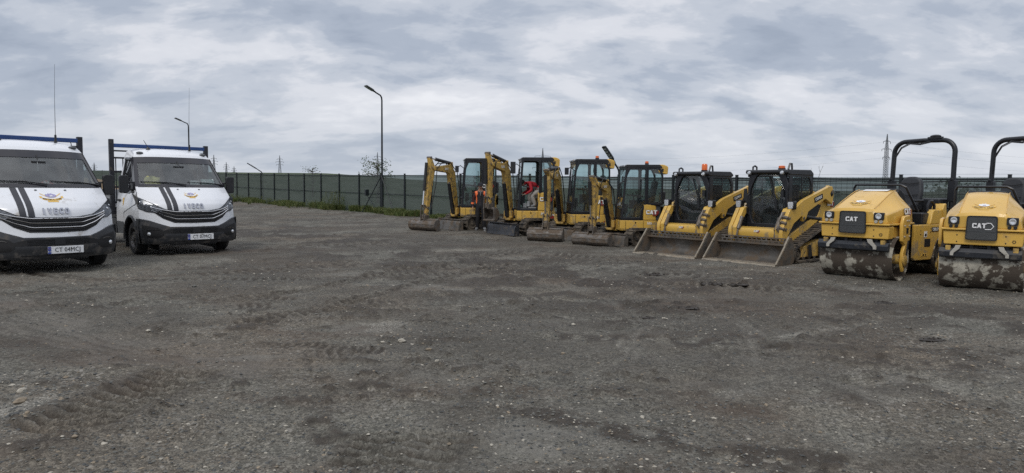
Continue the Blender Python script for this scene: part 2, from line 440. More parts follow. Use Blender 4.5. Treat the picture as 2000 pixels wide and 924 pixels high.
def word(mb, s, w, h, gap, put, ext, grow=0.0):
    """ block lettering centred on the origin; put(x, y, depth) maps to the surface """
    W = len(s) * w + (len(s) - 1) * gap
    for i, ch in enumerate(s):
        x0 = -W / 2 + i * (w + gap)
        for o in LETTERS[ch]:
            if grow:
                c = Vector((.5, .5)); o = [tuple(c + (Vector(p) - c) * 1) for p in o]
                o = [(p[0] + math.copysign(grow / w, p[0] - .5), p[1] + math.copysign(grow / h, p[1] - .5)) for p in o]
            n = len(o); pts = [(x0 + p[0] * w, (p[1] - .5) * h) for p in o]
            vs = [put(x, y, 0) for x, y in pts] + [put(x, y, ext) for x, y in pts]
            mb.add(vs, [tuple(range(n, 2 * n)), tuple(range(n))[::-1]] + [(k, (k + 1) % n, n + (k + 1) % n, n + k) for k in range(n)])
def inpoly(p, poly):
    x, y = p; c = False; n = len(poly)
    for i in range(n):
        x1, y1 = poly[i]; x2, y2 = poly[(i + 1) % n]
        if (y1 > y) != (y2 > y) and x < (x2 - x1) * (y - y1) / (y2 - y1) + x1: c = not c
    return c
def rpoly(pts, r=0.04, k=4):
    """ round the corners of a polygon """
    out = []; n = len(pts)
    for i in range(n):
        p = Vector(pts[i]); a = (Vector(pts[i - 1]) - p); b = (Vector(pts[(i + 1) % n]) - p)
        ra = min(r, a.length * 0.45); rb = min(r, b.length * 0.45)
        A = p + a.normalized() * ra; B = p + b.normalized() * rb
        for j in range(k + 1):
            t = j / k
            out.append(tuple((1 - t) ** 2 * A + 2 * t * (1 - t) * p + t * t * B))
    return out
# ------------------------------------------------------------ terrain
FP0 = Vector((-4.2, 36.0)); FD = Vector((0.664, -0.748)).normalized(); FN = Vector((-FD.y, FD.x))   # fence line, FN points away from the yard
def fence_base(t):
    return np.interp(t, [-60, -28, -17, -7, 0, 6, 15, 25, 60], [0.75, 0.32, 0.17, 0.07, 0.02, -0.03, -0.15, -0.2, -0.2])
def sstep(a, b, x):
    t = np.clip((x - a) / (b - a), 0, 1); return t * t * (3 - 2 * t)
def terrain(x, y):
    x = np.asarray(x, float); y = np.asarray(y, float)
    t = (x - FP0.x) * FD.x + (y - FP0.y) * FD.y
    d = (x - FP0.x) * FN.x + (y - FP0.y) * FN.y
    z = fence_base(t) * sstep(-4.2, -0.8, d)
    far = sstep(60, 170, y) * sstep(-5, -60, x) * 1.5
    hill = 6.5 * sstep(220, 420, y) * sstep(-60, -110, x)
    return z + far + hill
def fpt(t, d=0.0):
    p = FP0 + FD * t + FN * d
    return p.x, p.y
rng = np.random.default_rng(3)
_perm = rng.random((256, 256))
def vnoise(x, y):
    xi = np.floor(x).astype(int); yi = np.floor(y).astype(int)
    fx = x - xi; fy = y - yi
    fx = fx * fx * (3 - 2 * fx); fy = fy * fy * (3 - 2 * fy)
    a = _perm[xi & 255, yi & 255]; b = _perm[(xi + 1) & 255, yi & 255]
    c = _perm[xi & 255, (yi + 1) & 255]; d = _perm[(xi + 1) & 255, (yi + 1) & 255]
    return (a * (1 - fx) + b * fx) * (1 - fy) + (c * (1 - fx) + d * fx) * fy
def fbm(x, y, o=5, g=0.5):
    s = 0; a = 1; tot = 0
    for i in range(o):
        s = s + a * vnoise(x * 2 ** i + 17.3 * i, y * 2 ** i + 5.1 * i); tot += a; a *= g
    return s / tot
# ruts and tyre prints: (x0,y0,x1,y1,width,depth,cleat spacing or 0)
RUTS = [(-6.6, 9.0, -4.4, 7.4, 0.28, -0.012, 0), (-4.4, 7.4, -2.4, 6.7, 0.25, -0.012, 0), (-3.9, 6.3, -2.0, 5.7, 0.30, -0.012, 0), (1.4, 5.7, 1.9, 5.2, 0.22, -0.008, 0), (2.5, 5.6, 2.95, 5.2, 0.22, -0.008, 0), (3.9, 6.1, 4.6, 5.7, 0.22, -0.008, 0), (-3.6, 8.9, -3.1, 9.1, .5, .02, .12), (-2.6, 6.9, -1.2, 6.6, .2, .02, .1), (-3.9, 9.7, -3.0, 9.5, .3, .02, .13), (2.2, 9.6, 4.2, 8.4, .25, .015, 0), (-2, 9.3, 0.5, 9.9, .35, .012, .16), (-2.72, 5.85, -2.9, 4.30, 0.66, 0.05, 0.135), (-0.66, 3.80, -0.62, 4.32, 0.72, 0.055, 0.115), (-1.40, 4.60, -0.98, 4.16, 0.14, 0.03, 0),
        (-4.25, 9.05, -2.85, 11.05, 0.30, 0.035, 0.15), (-3.1, 7.95, -1.8, 10.4, 0.22, 0.03, 0.14), (-1.8, 10.4, -1.1, 12.4, 0.26, 0.03, 0.14),
        (-2.35, 7.65, -1.95, 7.85, 0.16, 0.03, 0), (-1.95, 6.35, -1.55, 6.4, 0.3, 0.025, 0.1), (-6.5, 8.5, -4.0, 6.9, 0.30, -0.012, 0), (-4.0, 6.9, -2.1, 6.0, 0.34, -0.012, 0),
        (-6.3, 7.8, -3.2, 6.2, 0.16, 0.018, 0), (-0.1, 5.0, 2.2, 3.6, 0.3, 0.012, 0), (0.2, 7.5, 4.5, 6.0, 0.35, 0.012, 0), (0.5, 9.8, 5.5, 8.6, 0.4, 0.012, 0),
        (-5.5, 12.0, -1.0, 15.5, 0.4, 0.02, 0.2), (-4.5, 13.5, 1.5, 17.5, 0.5, 0.03, 0.22), (-2.5, 13.0, 3.0, 15.2, 0.5, 0.03, 0.2), (-6, 18, 0, 21, 0.6, 0.03, 0.25),
        (2.4, 11.6, 4.4, 10.9, 0.5, 0.03, 0.17), (1.5, 13.5, 3.6, 12.4, 0.6, 0.03, 0.2), (-0.5, 17.2, 2.3, 15.6, 0.7, 0.03, 0.2), (-1.3, 5.4, -0.5, 4.9, 0.2, 0.02, 0), (-1.0, 3.4, 0.8, 3.6, 0.35, 0.02, 0.09)]
def curve(pts, w, dp, cl):
    for a, b in zip(pts[:-1], pts[1:]): RUTS.append((a[0], a[1], b[0], b[1], w, dp, cl))
curve([(-7.2, 9.6), (-5.6, 8.25), (-4.5, 7.4), (-3.3, 6.8), (-2.2, 6.4), (-1.3, 6.35)], .30, -.016, 0)
curve([(-6.6, 8.2), (-5.0, 7.15), (-3.8, 6.5), (-2.6, 6.05), (-1.6, 5.95)], .26, -.016, 0)
curve([(-3.2, 7.8), (-2.45, 8.7), (-1.95, 9.8), (-1.5, 11.2), (-.9, 12.8), (.3, 14.4)], .20, .035, .14)
curve([(-4.4, 8.9), (-3.6, 9.7), (-2.95, 10.9), (-2.2, 12.6), (-.9, 14.8)], .22, .035, .15)
curve([(.2, 4.9), (1.0, 6.2), (1.45, 7.8), (1.4, 9.6), (.8, 11.6)], .18, -.010, 0)
curve([(1.2, 4.4), (2.1, 5.8), (2.65, 7.6), (2.7, 9.6), (2.1, 11.8)], .18, -.010, 0)
curve([(-9.5, 12.5), (-6.5, 11.3), (-3.5, 11.6), (-.5, 13.0), (1.5, 14.5)], .26, .02, .16)
curve([(5.5, 6.6), (3.6, 6.9), (2.0, 7.5), (.2, 8.8), (-1.2, 10.4)], .20, .012, 0)
PALE = [(-5.9, 14.4, 1.3, .8), (-.3, 17.4, 2.2, .7), (1.2, 16.4, 1.4, .5), (-1.45, 8.1, .45, .7), (-.40, 5.4, .45, .40), (-.75, 5.75, .3, .35), (1.75, 5.35, .30, .35), (2.85, 5.4, .35, .35), (4.3, 5.9, .35, .4), (2.9, 7.6, .7, .3),
        (4.6, 8.9, .9, .35), (3.3, 10.0, 1.1, .35), (-3.4, 4.4, .45, .9), (-2.2, 16.5, 1.2, .5), (5.9, 9.6, 1.0, .3), (0.7, 4.2, .3, .3), (-7.4, 9.6, .6, .5), (-.6, 11.2, 1.0, .4), (2.2, 4.1, .25, .25), (1.1, 6.9, .5, .25)]
def ground_detail(x, y):
    """ small relief and the mud mask """
    r = np.hypot(x, y)
    fade = 1 - sstep(45, 70, r)
    smear = np.zeros_like(x)
    h = (fbm(x * 0.55, y * 0.55, 3) - 0.5) * 0.05 + 0.008
    h += (fbm(x * 3.1 + 9, y * 3.1, 5) - 0.5) * 0.055
    # compacted lanes left by traffic, running towards the machines
    u_ = x * 0.80 + y * 0.60; w_ = -x * 0.60 + y * 0.80
    lane = fbm(u_ * 0.18 + 3, w_ * 1.5 + 8 + 0.5 * vnoise(u_ * .4, w_ * .4), 4)
    h += (lane - 0.5) * 0.045
    crumb = sstep(0.60, 0.74, fbm(x * 6.5 + 2, y * 6.5 + 7, 3)) * sstep(0.40, 0.62, fbm(x * 0.9 + 60, y * 0.9 + 2, 4))
    h += crumb * (0.020 + 0.02 * vnoise(x * 25, y * 25))
    fine = (vnoise(x * 38, y * 38) - 0.5) * 0.010 + (vnoise(x * 85 + 3, y * 85) - 0.5) * 0.006
    h += fine * (1 - sstep(10, 22, r))
    mud = sstep(0.53, 0.68, fbm(x * 0.42 + 31, y * 0.42 + 4, 5)) * 0.55
    mud = np.maximum(mud, sstep(0.57, 0.68, lane) * 0.6 * sstep(3.5, 8, r)) 
    mud = np.maximum(mud, crumb * 0.9)
    # churned band in front of the machines
    band = np.exp(-(((x - FP0.x) * FN.x + (y - FP0.y) * FN.y + 12.0) / 4.5) ** 2)
    churn = sstep(0.44, 0.60, fbm(x * 1.3 + 3, y * 1.3 + 50, 4)) * band
    mud = np.maximum(mud, churn)
    h += churn * (fbm(x * 5, y * 5, 4) - 0.3) * 0.10
    x = np.atleast_1d(x); y = np.atleast_1d(y); shp = h.shape
    h = h.ravel(); mud = mud.ravel(); smear = smear.ravel(); XF, YF = x.ravel(), y.ravel()
    for x0, y0, x1, y1, w, dp, cl in RUTS:
        dx, dy = x1 - x0, y1 - y0; L = math.hypot(dx, dy); dx /= L; dy /= L
        t = (XF - x0) * dx + (YF - y0) * dy; s0 = -(XF - x0) * dy + (YF - y0) * dx
        k = np.nonzero((t > -0.3) & (t < L + 0.3) & (np.abs(s0) < w + 0.35))[0]
        if not len(k): continue
        x_, y_, t, s0 = XF[k], YF[k], t[k], s0[k]
        s = s0 + (vnoise(x_ * 1.7 + 5, y_ * 1.7) - 0.5) * 0.22 + (vnoise(x_ * 7, y_ * 7) - 0.5) * 0.06
        ends = sstep(-0.10, 0.12, t) * (1 - sstep(L - 0.12, L + 0.10, t))
        m = (1 - sstep(w * 0.36, w * 0.60, np.abs(s))) * ends
        m = m * ((0.45 if dp > 0 else 0.25) + 0.6 * sstep(0.22, 0.42, vnoise(x_ * 2.3 + 8, y_ * 2.3 + 3)))
        m = np.clip(m, 0, 1)
        if dp > 0:
            edge = np.exp(-((np.abs(s) - w * 0.55) / (w * 0.14 + 0.01)) ** 2) * ends
            mud_shade = m
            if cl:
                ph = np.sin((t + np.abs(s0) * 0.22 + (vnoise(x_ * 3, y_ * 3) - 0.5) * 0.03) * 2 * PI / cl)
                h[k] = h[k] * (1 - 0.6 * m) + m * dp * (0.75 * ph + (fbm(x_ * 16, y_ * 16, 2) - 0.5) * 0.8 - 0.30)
                mud_shade = m * np.clip(0.70 - 0.75 * ph, 0, 1)          # ridge shading painted into the mud tone: dark grooves, pale crests
            else:
                cb = fbm(x_ * 7 + 3, y_ * 7, 4); mud_shade = m * sstep(0.40, 0.62, cb)
                h[k] += m * ((cb - 0.55) * dp * 2.6 + (fbm(x_ * 24, y_ * 24, 2) - 0.5) * dp * 1.2)
            h[k] += edge * dp * (0.1 + 0.7 * fbm(x_ * 11, y_ * 11, 2))
            mud[k] = np.maximum(mud[k] * (1 - m * .8), np.clip(mud_shade + edge * 0.5, 0, 1))
        else:
            m = m * (0.60 + 0.40 * np.sin(s0 * 46 + 3 * vnoise(x_ * 2, y_ * 2)))
            h[k] += m * dp * 0.7
            mud[k] *= (1 - m)
            smear[k] = np.maximum(smear[k], m * ((0.55 if x0 < -1 else 0.22) + 0.6 * vnoise(x_ * 2 + y_ * 3, y_ * 2 - x_ * 1) * (1 if x0 < -1 else 0.4)))
    h = h.reshape(shp); mud = mud.reshape(shp); smear = smear.reshape(shp)
    ground_detail.smear = np.clip(smear, 0, 1)
    pale = np.zeros_like(x)
    for px_, py_, rx_, ry_ in PALE:
        dd_ = np.sqrt(((x - px_) / rx_) ** 2 + ((y - py_) / ry_) ** 2) + (fbm(x * 3 + px_, y * 3, 4) - 0.5) * 1.6
        pale = np.maximum(pale, 0.75 * (1 - sstep(0.35, 1.15, dd_)))
    ground_detail.pale = pale * (1 - np.clip(mud, 0, 1) * 0.8)
    return h * fade, np.clip(mud, 0, 1)
def make_ground():
    az_f = np.linspace(R(-50), R(50), 760)
    az_b = np.linspace(R(50), R(310), 80)[1:-1]
    az = np.concatenate([az_f, az_b])
    rr = [0.6]
    while rr[-1] < 9000:
        r = rr[-1]
        k = 0.0062 if 2.6 < r < 14 else 0.011 if r < 40 and r > 2 else 0.05
        rr.append(r * (1 + k))
    rr = np.array(rr)
    A, Rr = np.meshgrid(az, rr)
    X = Rr * np.sin(A); Y = Rr * np.cos(A)
    D, mud = ground_detail(X, Y); smear = ground_detail.smear; pale = ground_detail.pale
    Z = terrain(X, Y) + D
    na, nr = len(az), len(rr)
    V = np.stack([X, Y, Z], -1).reshape(-1, 3)
    V = np.vstack([V, [[0, 0, 0]]])
    i = np.arange(na); j = np.arange(nr - 1)
    I, J = np.meshgrid(i, j)
    a = J * na + I; b = J * na + (I + 1) % na
    F = np.stack([a, a + na, b + na, b], -1).reshape(-1, 4)
    cen = len(V) - 1
    tri = np.stack([i, (i + 1) % na, np.full(na, cen)], -1)
    me = bpy.data.meshes.new('ground')
    me.vertices.add(len(V)); me.vertices.foreach_set('co', V.ravel())
    nl = F.size + tri.size
    me.loops.add(nl); me.loops.foreach_set('vertex_index', np.concatenate([F.ravel(), tri.ravel()]).astype(np.int32))
    me.polygons.add(len(F) + len(tri))
    st = np.concatenate([np.arange(len(F)) * 4, F.size + np.arange(len(tri)) * 3]).astype(np.int32)
    me.polygons.foreach_set('loop_start', st)
    me.polygons.foreach_set('use_smooth', np.ones(len(F) + len(tri), bool))
    me.update(); me.validate()
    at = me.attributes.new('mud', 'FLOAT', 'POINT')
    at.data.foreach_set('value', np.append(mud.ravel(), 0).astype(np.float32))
    at = me.attributes.new('pale', 'FLOAT', 'POINT')
    at.data.foreach_set('value', np.append(pale.ravel(), 0).astype(np.float32))
    at = me.attributes.new('smear', 'FLOAT', 'POINT')
    at.data.foreach_set('value', np.append(smear.ravel(), 0).astype(np.float32))
    o = bpy.data.objects.new('ground', me); C.objects.link(o)
    o['kind'] = 'structure'
    # material
    m, t = new_mat('gravel_yard'); N, L = t.nodes, t.links
    def nd(ty, **k):
        n = N.new(ty)
        for a_, b_ in k.items(): setattr(n, a_, b_)
        return n
    g = nd('ShaderNodeNewGeometry'); pos = g.outputs['Position']
    def noise_(sc, det=5, rough=0.55, st=None, off=(0, 0, 0)):
        mp = nd('ShaderNodeMapping'); mp.inputs['Scale'].default_value = st or (1, 1, 1); mp.inputs['Location'].default_value = off
        L.new(pos, mp.inputs[0])
        n = nd('ShaderNodeTexNoise'); n.inputs['Scale'].default_value = sc; n.inputs['Detail'].default_value = det; n.inputs['Roughness'].default_value = rough
        L.new(mp.outputs[0], n.inputs['Vector']); return n.outputs['Fac']
    def rng_(v, a_, b_, c_=0.0, d_=1.0):
        n = nd('ShaderNodeMapRange'); L.new(v, n.inputs['Value'])
        n.inputs['From Min'].default_value = a_; n.inputs['From Max'].default_value = b_
        n.inputs['To Min'].default_value = c_; n.inputs['To Max'].default_value = d_
        return n.outputs[0]
    def mix_(f, a_, b_, mode='MIX'):
        n = nd('ShaderNodeMix', data_type='RGBA', blend_type=mode)
        if isinstance(f, float): n.inputs[0].default_value = f
        else: L.new(f, n.inputs[0])
        for k_, v_ in ((6, a_), (7, b_)):
            if isinstance(v_, tuple): n.inputs[k_].default_value = (*v_, 1)
            else: L.new(v_, n.inputs[k_])
        return n.outputs[2]
    def mul_(a_, b_, op='MULTIPLY'):
        n = nd('ShaderNodeMath', operation=op, use_clamp=(op != 'SUBTRACT'))
        for k_, v_ in enumerate((a_, b_)):
            if isinstance(v_, (int, float)): n.inputs[k_].default_value = v_
            else: L.new(v_, n.inputs[k_])
        return n.outputs[0]
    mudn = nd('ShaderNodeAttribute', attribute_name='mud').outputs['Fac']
    base = mix_(rng_(noise_(0.8, 6, 0.6), 0.35, 0.68), (0.128, 0.123, 0.104), (0.192, 0.180, 0.150))
    base = mix_(rng_(noise_(0.33, 5, 0.6, None, (7, 3, 0)), 0.46, 0.64), base, (0.150, 0.126, 0.097))
    # streaks left by traffic
    base = mix_(mul_(rng_(noise_(1.2, 6, 0.6, (0.35, 2.2, 1), (2, 9, 0)), 0.53, 0.68), 0.55), base, (0.130, 0.121, 0.107))
    # crushed stone: per-cell brightness
    vo = nd('ShaderNodeTexVoronoi'); vo.inputs['Scale'].default_value = 42; L.new(pos, vo.inputs['Vector'])
    sepc = nd('ShaderNodeSeparateColor'); L.new(vo.outputs['Color'], sepc.inputs[0])
    vo2 = nd('ShaderNodeTexVoronoi'); vo2.inputs['Scale'].default_value = 105; L.new(pos, vo2.inputs['Vector'])
    sep2 = nd('ShaderNodeSeparateColor'); L.new(vo2.outputs['Color'], sep2.inputs[0])
    grain = mix_(rng_(sepc.outputs[0], 0.2, 1.0), (0.66, 0.66, 0.66), (1.32, 1.32, 1.32))
    base = mix_(1.0, base, grain, 'MULTIPLY')
    gr2 = mix_(rng_(sep2.outputs[1], 0.0, 1.0), (0.60, 0.60, 0.60), (1.42, 1.42, 1.42))
    base = mix_(1.0, base, gr2, 'MULTIPLY')
    # pale chips, denser in patches
    dens = rng_(noise_(0.9, 5, 0.65, None, (1, 22, 0)), 0.48, 0.68, 0.985, 0.82)
    chip = nd('ShaderNodeMath', operation='GREATER_THAN'); L.new(sepc.outputs[1], chip.inputs[0]); L.new(dens, chip.inputs[1])
    notmud = mul_(1.0, mudn, 'SUBTRACT')
    base = mix_(mul_(mul_(chip.outputs[0], notmud), 0.62), base, (0.32, 0.30, 0.265))
    chip2 = nd('ShaderNodeMath', operation='GREATER_THAN'); L.new(sep2.outputs[0], chip2.inputs[0]); chip2.inputs[1].default_value = 0.955
    base = mix_(mul_(chip2.outputs[0], 0.4), base, (0.27, 0.25, 0.22))
    # broad patches: pale gravel spread, reddish soil
    base = mix_(mul_(rng_(noise_(0.55, 7, 0.68, (0.8, 1.6, 1), (13, 5, 0)), 0.54, 0.66), mul_(notmud, 0.75)), base, (0.185, 0.176, 0.155))
    base = mix_(mul_(rng_(noise_(0.45, 7, 0.7, (0.7, 1.5, 1), (3, 45, 0)), 0.54, 0.64), 0.60), base, (0.088, 0.062, 0.046))
    base = mix_(mul_(rng_(noise_(2.6, 6, 0.7, (0.6, 1.4, 1), (31, 15, 0)), 0.55, 0.68), 0.5), base, (0.045, 0.041, 0.036))
    paln = nd('ShaderNodeAttribute', attribute_name='pale').outputs['Fac']
    base = mix_(mul_(paln, 0.42), base, (0.205, 0.195, 0.168))
    pchip = nd('ShaderNodeMath', operation='GREATER_THAN'); L.new(mul_(sep2.outputs[2], paln, 'MULTIPLY'), pchip.inputs[0]); pchip.inputs[1].default_value = 0.55
    base = mix_(mul_(pchip.outputs[0], 0.7), base, (0.40, 0.38, 0.33))
    # dried pale dust
    base = mix_(mul_(rng_(noise_(1.5, 7, 0.7, (0.45, 1.5, 1), (40, 2, 0)), 0.60, 0.74), 0.45), base, (0.20, 0.185, 0.155))
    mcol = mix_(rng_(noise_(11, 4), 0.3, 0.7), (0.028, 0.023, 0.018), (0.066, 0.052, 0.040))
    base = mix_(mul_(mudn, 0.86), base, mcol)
    smn = nd('ShaderNodeAttribute', attribute_name='smear').outputs['Fac']
    base = mix_(mul_(smn, 0.75), base, (0.150, 0.135, 0.118))
    # grass beyond the yard
    sp = nd('ShaderNodeVectorMath', operation='DOT_PRODUCT'); L.new(pos, sp.inputs[0]); sp.inputs[1].default_value = (FN.x, FN.y, 0)
    dd = nd('ShaderNodeMath', operation='SUBTRACT'); L.new(sp.outputs['Value'], dd.inputs[0]); dd.inputs[1].default_value = FN.x * FP0.x + FN.y * FP0.y
    dist = dd.outputs[0]
    edge = mul_(dist, rng_(noise_(0.9, 5), 0.0, 1.0, -1.6, 1.6), 'ADD') if False else None
    e2 = nd('ShaderNodeMath', operation='ADD'); L.new(dist, e2.inputs[0]); L.new(rng_(noise_(1.1, 5), 0.0, 1.0, -1.1, 1.1), e2.inputs[1])
    grass = mix_(rng_(noise_(0.05, 6, 0.65), 0.35, 0.65), (0.036, 0.055, 0.022), (0.060, 0.078, 0.032))
    base = mix_(rng_(e2.outputs[0], -0.8, -0.3), base, grass)
    rl = nd('ShaderNodeVectorMath', operation='LENGTH'); L.new(pos, rl.inputs[0])
    base = mix_(rng_(rl.outputs['Value'], 150, 158), base, grass)
    b = nd('ShaderNodeBsdfPrincipled'); o2 = nd('ShaderNodeOutputMaterial')
    L.new(base, b.inputs['Base Color']); b.inputs['Specular IOR Level'].default_value = 0.25
    L.new(rng_(mudn, 0, 1, 0.92, 0.72), b.inputs['Roughness'])
    bp = nd('ShaderNodeBump'); bp.inputs['Strength'].default_value = 0.9; bp.inputs['Distance'].default_value = 0.018
    hsum = nd('ShaderNodeMath', operation='ADD'); L.new(sepc.outputs[2], hsum.inputs[0]); L.new(noise_(70, 4), hsum.inputs[1])
    L.new(hsum.outputs[0], bp.inputs['Height']); L.new(bp.outputs[0], b.inputs['Normal'])
    L.new(b.outputs[0], o2.inputs[0]); me.materials.append(m)
    return o
make_ground()
def gz(x, y):
    return float(terrain(x, y) + ground_detail(np.array([float(x)]), np.array([float(y)]))[0][0])

# gravel: small real stones lying on the yard near the camera
stone_m = []
for nm, c_ in (('grey_stone', (0.14, 0.137, 0.122)), ('pale_stone', (0.40, 0.37, 0.31)), ('dark_stone', (0.080, 0.082, 0.080)), ('tan_stone', (0.25, 0.205, 0.15))):
    stone_m.append(pbr(nm, c_, 0.85, var=0.3, vscale=30, spec=0.3, bump=0.3, bscale=60))
def pebbles():
    r2 = np.random.default_rng(11)
    base = np.array([(1, 0, 0), (0, 1, 0), (-1, 0, 0), (0, -1, 0), (.1, .05, .62), (.6, .6, -.3), (-.6, .55, -.3), (-.5, -.6, -.3), (.6, -.55, -.3)], float)
    fs = np.array([(0, 1, 4), (1, 2, 4), (2, 3, 4), (3, 0, 4), (0, 5, 1), (1, 6, 2), (2, 7, 3), (3, 8, 0)])
    V, Fc, MI = [], [], []; k = 0
    n = 0
    while n < 24000:
        r = 2.7 + 13 * r2.random() ** 1.7; a = R(-43) + R(86) * r2.random()
        x, y = r * math.sin(a), r * math.cos(a)
        dn = vnoise(np.array([x * 0.9 + 3]), np.array([y * 0.9]))[0]
        extra = math.exp(-((x + 3.75) ** 2 / 0.25 + (y - 4.6) ** 2 / 0.7)) * 2.5
        if r2.random() > 0.18 + 1.1 * max(0, dn - 0.42) + extra: continue
        s = (0.0045 + 0.0075 * r2.random() ** 3) * (1.0 + r / 16) * (1.5 if extra > 0.5 and r2.random() < 0.4 else 1)
        v = base * s * (1 + 0.35 * (r2.random((9, 3)) - 0.5)); v[:, 0] *= 0.8 + 0.7 * r2.random(); v[:, 2] *= 0.8
        t = r2.random() * 6.3; c_, s_ = math.cos(t), math.sin(t)
        V.append(np.stack([v[:, 0] * c_ - v[:, 1] * s_ + x, v[:, 0] * s_ + v[:, 1] * c_ + y, v[:, 2]], 1))
        Fc.append(fs + k); k += 9
        MI.append(r2.choice([0, 0, 0, 0, 2, 2, 2, 0, 0, 0, 2, 2, 1, 3], 1)[0]); n += 1
    V = np.vstack(V)
    xs = V[4::9, 0]; ys = V[4::9, 1]
    zd, md = ground_detail(xs, ys)
    z0 = terrain(xs, ys) + zd
    V[:, 2] += np.repeat(z0 + 0.002, 9)
    inside = np.zeros(len(xs), bool)            # prints and ruts have pressed the pebbles in
    for x0, y0, x1, y1, w, dp, cl in RUTS:
        if dp <= 0.012: continue
        dx, dy = x1 - x0, y1 - y0; L = math.hypot(dx, dy); dx /= L; dy /= L
        t = (xs - x0) * dx + (ys - y0) * dy; s0 = -(xs - x0) * dy + (ys - y0) * dx
        inside |= (t > 0) & (t < L) & (np.abs(s0) < w * .55)
    keep = ~inside | (r2.random(len(xs)) < 0.12)
    V = V.reshape(-1, 9, 3)[keep].reshape(-1, 3); nk = int(keep.sum())
    Fc = [fs + 9 * i for i in range(nk)]; MI = np.array(MI)[keep]
    me = bpy.data.meshes.new('gravel'); me.from_pydata(V.tolist(), [], np.vstack(Fc).tolist())
    for m in stone_m: me.materials.append(m)
    me.polygons.foreach_set('material_index', np.repeat(MI, 8).astype(np.int32))
    o = bpy.data.objects.new('gravel', me); C.objects.link(o)
    tag(o, 'loose grey and tan pebbles scattered over the dark yard', 'gravel', kind='stuff')
pebbles()
def stone(x, y, s, mi, label, flat=0.55, group='loose stones on the yard'):
    bm = bmesh.new(); bmesh.ops.create_icosphere(bm, subdivisions=2, radius=1)
    rr = random.Random(int(x * 1000 + y * 77))
    ph = [rr.uniform(0, 6) for _ in range(6)]
    for v in bm.verts:
        c = v.co
        k = 1 + 0.18 * math.sin(c.x * 3.1 + ph[0]) * math.sin(c.y * 2.7 + ph[1]) + 0.13 * math.sin(c.z * 4 + ph[2] + c.x * 2) + rr.uniform(-0.05, 0.05)
        v.co = Vector((c.x * 1.25 * k * s, c.y * 0.85 * k * s, c.z * flat * k * s))
    me = bpy.data.meshes.new('stone'); bm.to_mesh(me); bm.free()
    me.materials.append(stone_m[mi])
    o = bpy.data.objects.new('stone', me); C.objects.link(o)
    o.location = (x, y, gz(x, y) + s * flat * 0.45); o.rotation_euler = (0, 0, rr.uniform(0, 3))
    tag(o, label, 'stone', group)
for st in [(-3.53, 4.89, .040, 3, 'largest tan stone among the rubble at the lower left edge'),
           (-3.72, 5.17, .034, 1, 'pale oblong stone just above the big tan stone at left'),
           (-3.35, 4.57, .026, 2, 'blue-grey stone below the big tan stone at lower left'),
           (-3.62, 4.62, .022, 1, 'small cream stone at the frame edge below the big tan stone'),
           (-3.28, 4.60, .018, 3, 'small tan stone beside the blue-grey stone at lower left'),
           (-2.47, 4.11, .020, 1, 'pale pebble near the bottom edge below the tyre print'),
           (-2.66, 4.13, .018, 3, 'rusty tan pebble left of the pale pebble near the bottom edge'),
           (-2.43, 5.35, .026, 0, 'flat grey stone on the right rim of the big tyre print'),
           (-3.85, 7.25, .026, 1, 'whitish flat stone above the rutted print at left'),
           (-1.13, 7.05, .036, 1, 'flat white stone in the pale gravel patch left of centre'),
           (-1.32, 7.02, .020, 1, 'small white stone left of the flat white stone near centre'),
           (-0.80, 6.66, .030, 3, 'yellowish stone just below the flat white stone near centre'),
           (-0.66, 6.10, .020, 1, 'pale stone below the yellowish stone near centre'),
           (-4.9, 10.6, .040, 0, 'grey stone on the bare ground in front of the nearer rut'),
           (1.75, 13.6, .055, 0, 'grey boulder-like stone on churned soil in front of the loaders'),
           (0.72, 7.9, .024, 1, 'white chip on the open yard right of centre'),
           (0.50, 6.5, .026, 3, 'tan chip on the open yard below the white chip'),
           (0.92, 4.72, .018, 1, 'pale rounded pebble near the bottom centre'),
           (1.28, 3.98, .014, 0, 'grey pebble at the bottom right of centre'),
           (4.1, 12.0, .045, 1, 'white stone lying in front of the front roller drum')]:
    stone(*st)
mud_m = pbr('mud', (0.040, 0.033, 0.027), 0.8, var=0.4, vscale=30, bump=0.6, bscale=40)
def clod(x, y, s, label, n=22):
    mb = MB(); rr = random.Random(int(x * 31 + y * 7))
    for i in range(n):
        a = rr.uniform(0, 6.28); d = s * 2.2 * rr.random() ** 1.4; k = s * rr.uniform(0.12, 0.55) * (1 - d / (s * 3.4))
        mb.sphere((d * math.cos(a) * 1.6, d * math.sin(a), k * 0.35), k, 5, (1.1, rr.uniform(0.6, 1), rr.uniform(0.5, 0.9)))
    mb.sphere((0, 0, 0), s * 1.7, 5, (1.6, 1.0, .14))
    mb.v = [tuple(c + rr.uniform(-0.12, 0.12) * s for c in p) for p in mb.v]
    o = mb.build('mud_clod', mud_m); o.location = (x, y, gz(x, y) + .004); tag(o, label, 'mud clod', 'mud clods on the yard')
clod(4.50, 7.30, 0.050, 'knobbly dark mud clod alone on the right foreground below the rollers')
clod(3.35, 11.5, 0.07, 'dark mud clod on the churned ground left of the front roller')
clod(3.75, 11.3, 0.06, 'dark mud clod nearest the front roller drum on its left')
clod(2.35, 9.1, 0.05, 'lone dark mud clod in the open yard in front of the nearer loader')
clod(1.70, 8.5, 0.04, 'small dark mud clod furthest out in the open yard')
clod(2.6, 12.6, 0.07, 'flattened mud lump in front of the nearer loader bucket')
clod(5.3, 9.7, 0.06, 'mud clod in front of the right hand roller')
clod(-0.65, 13.6, 0.06, 'mud lump in the middle of the yard in front of the excavators')
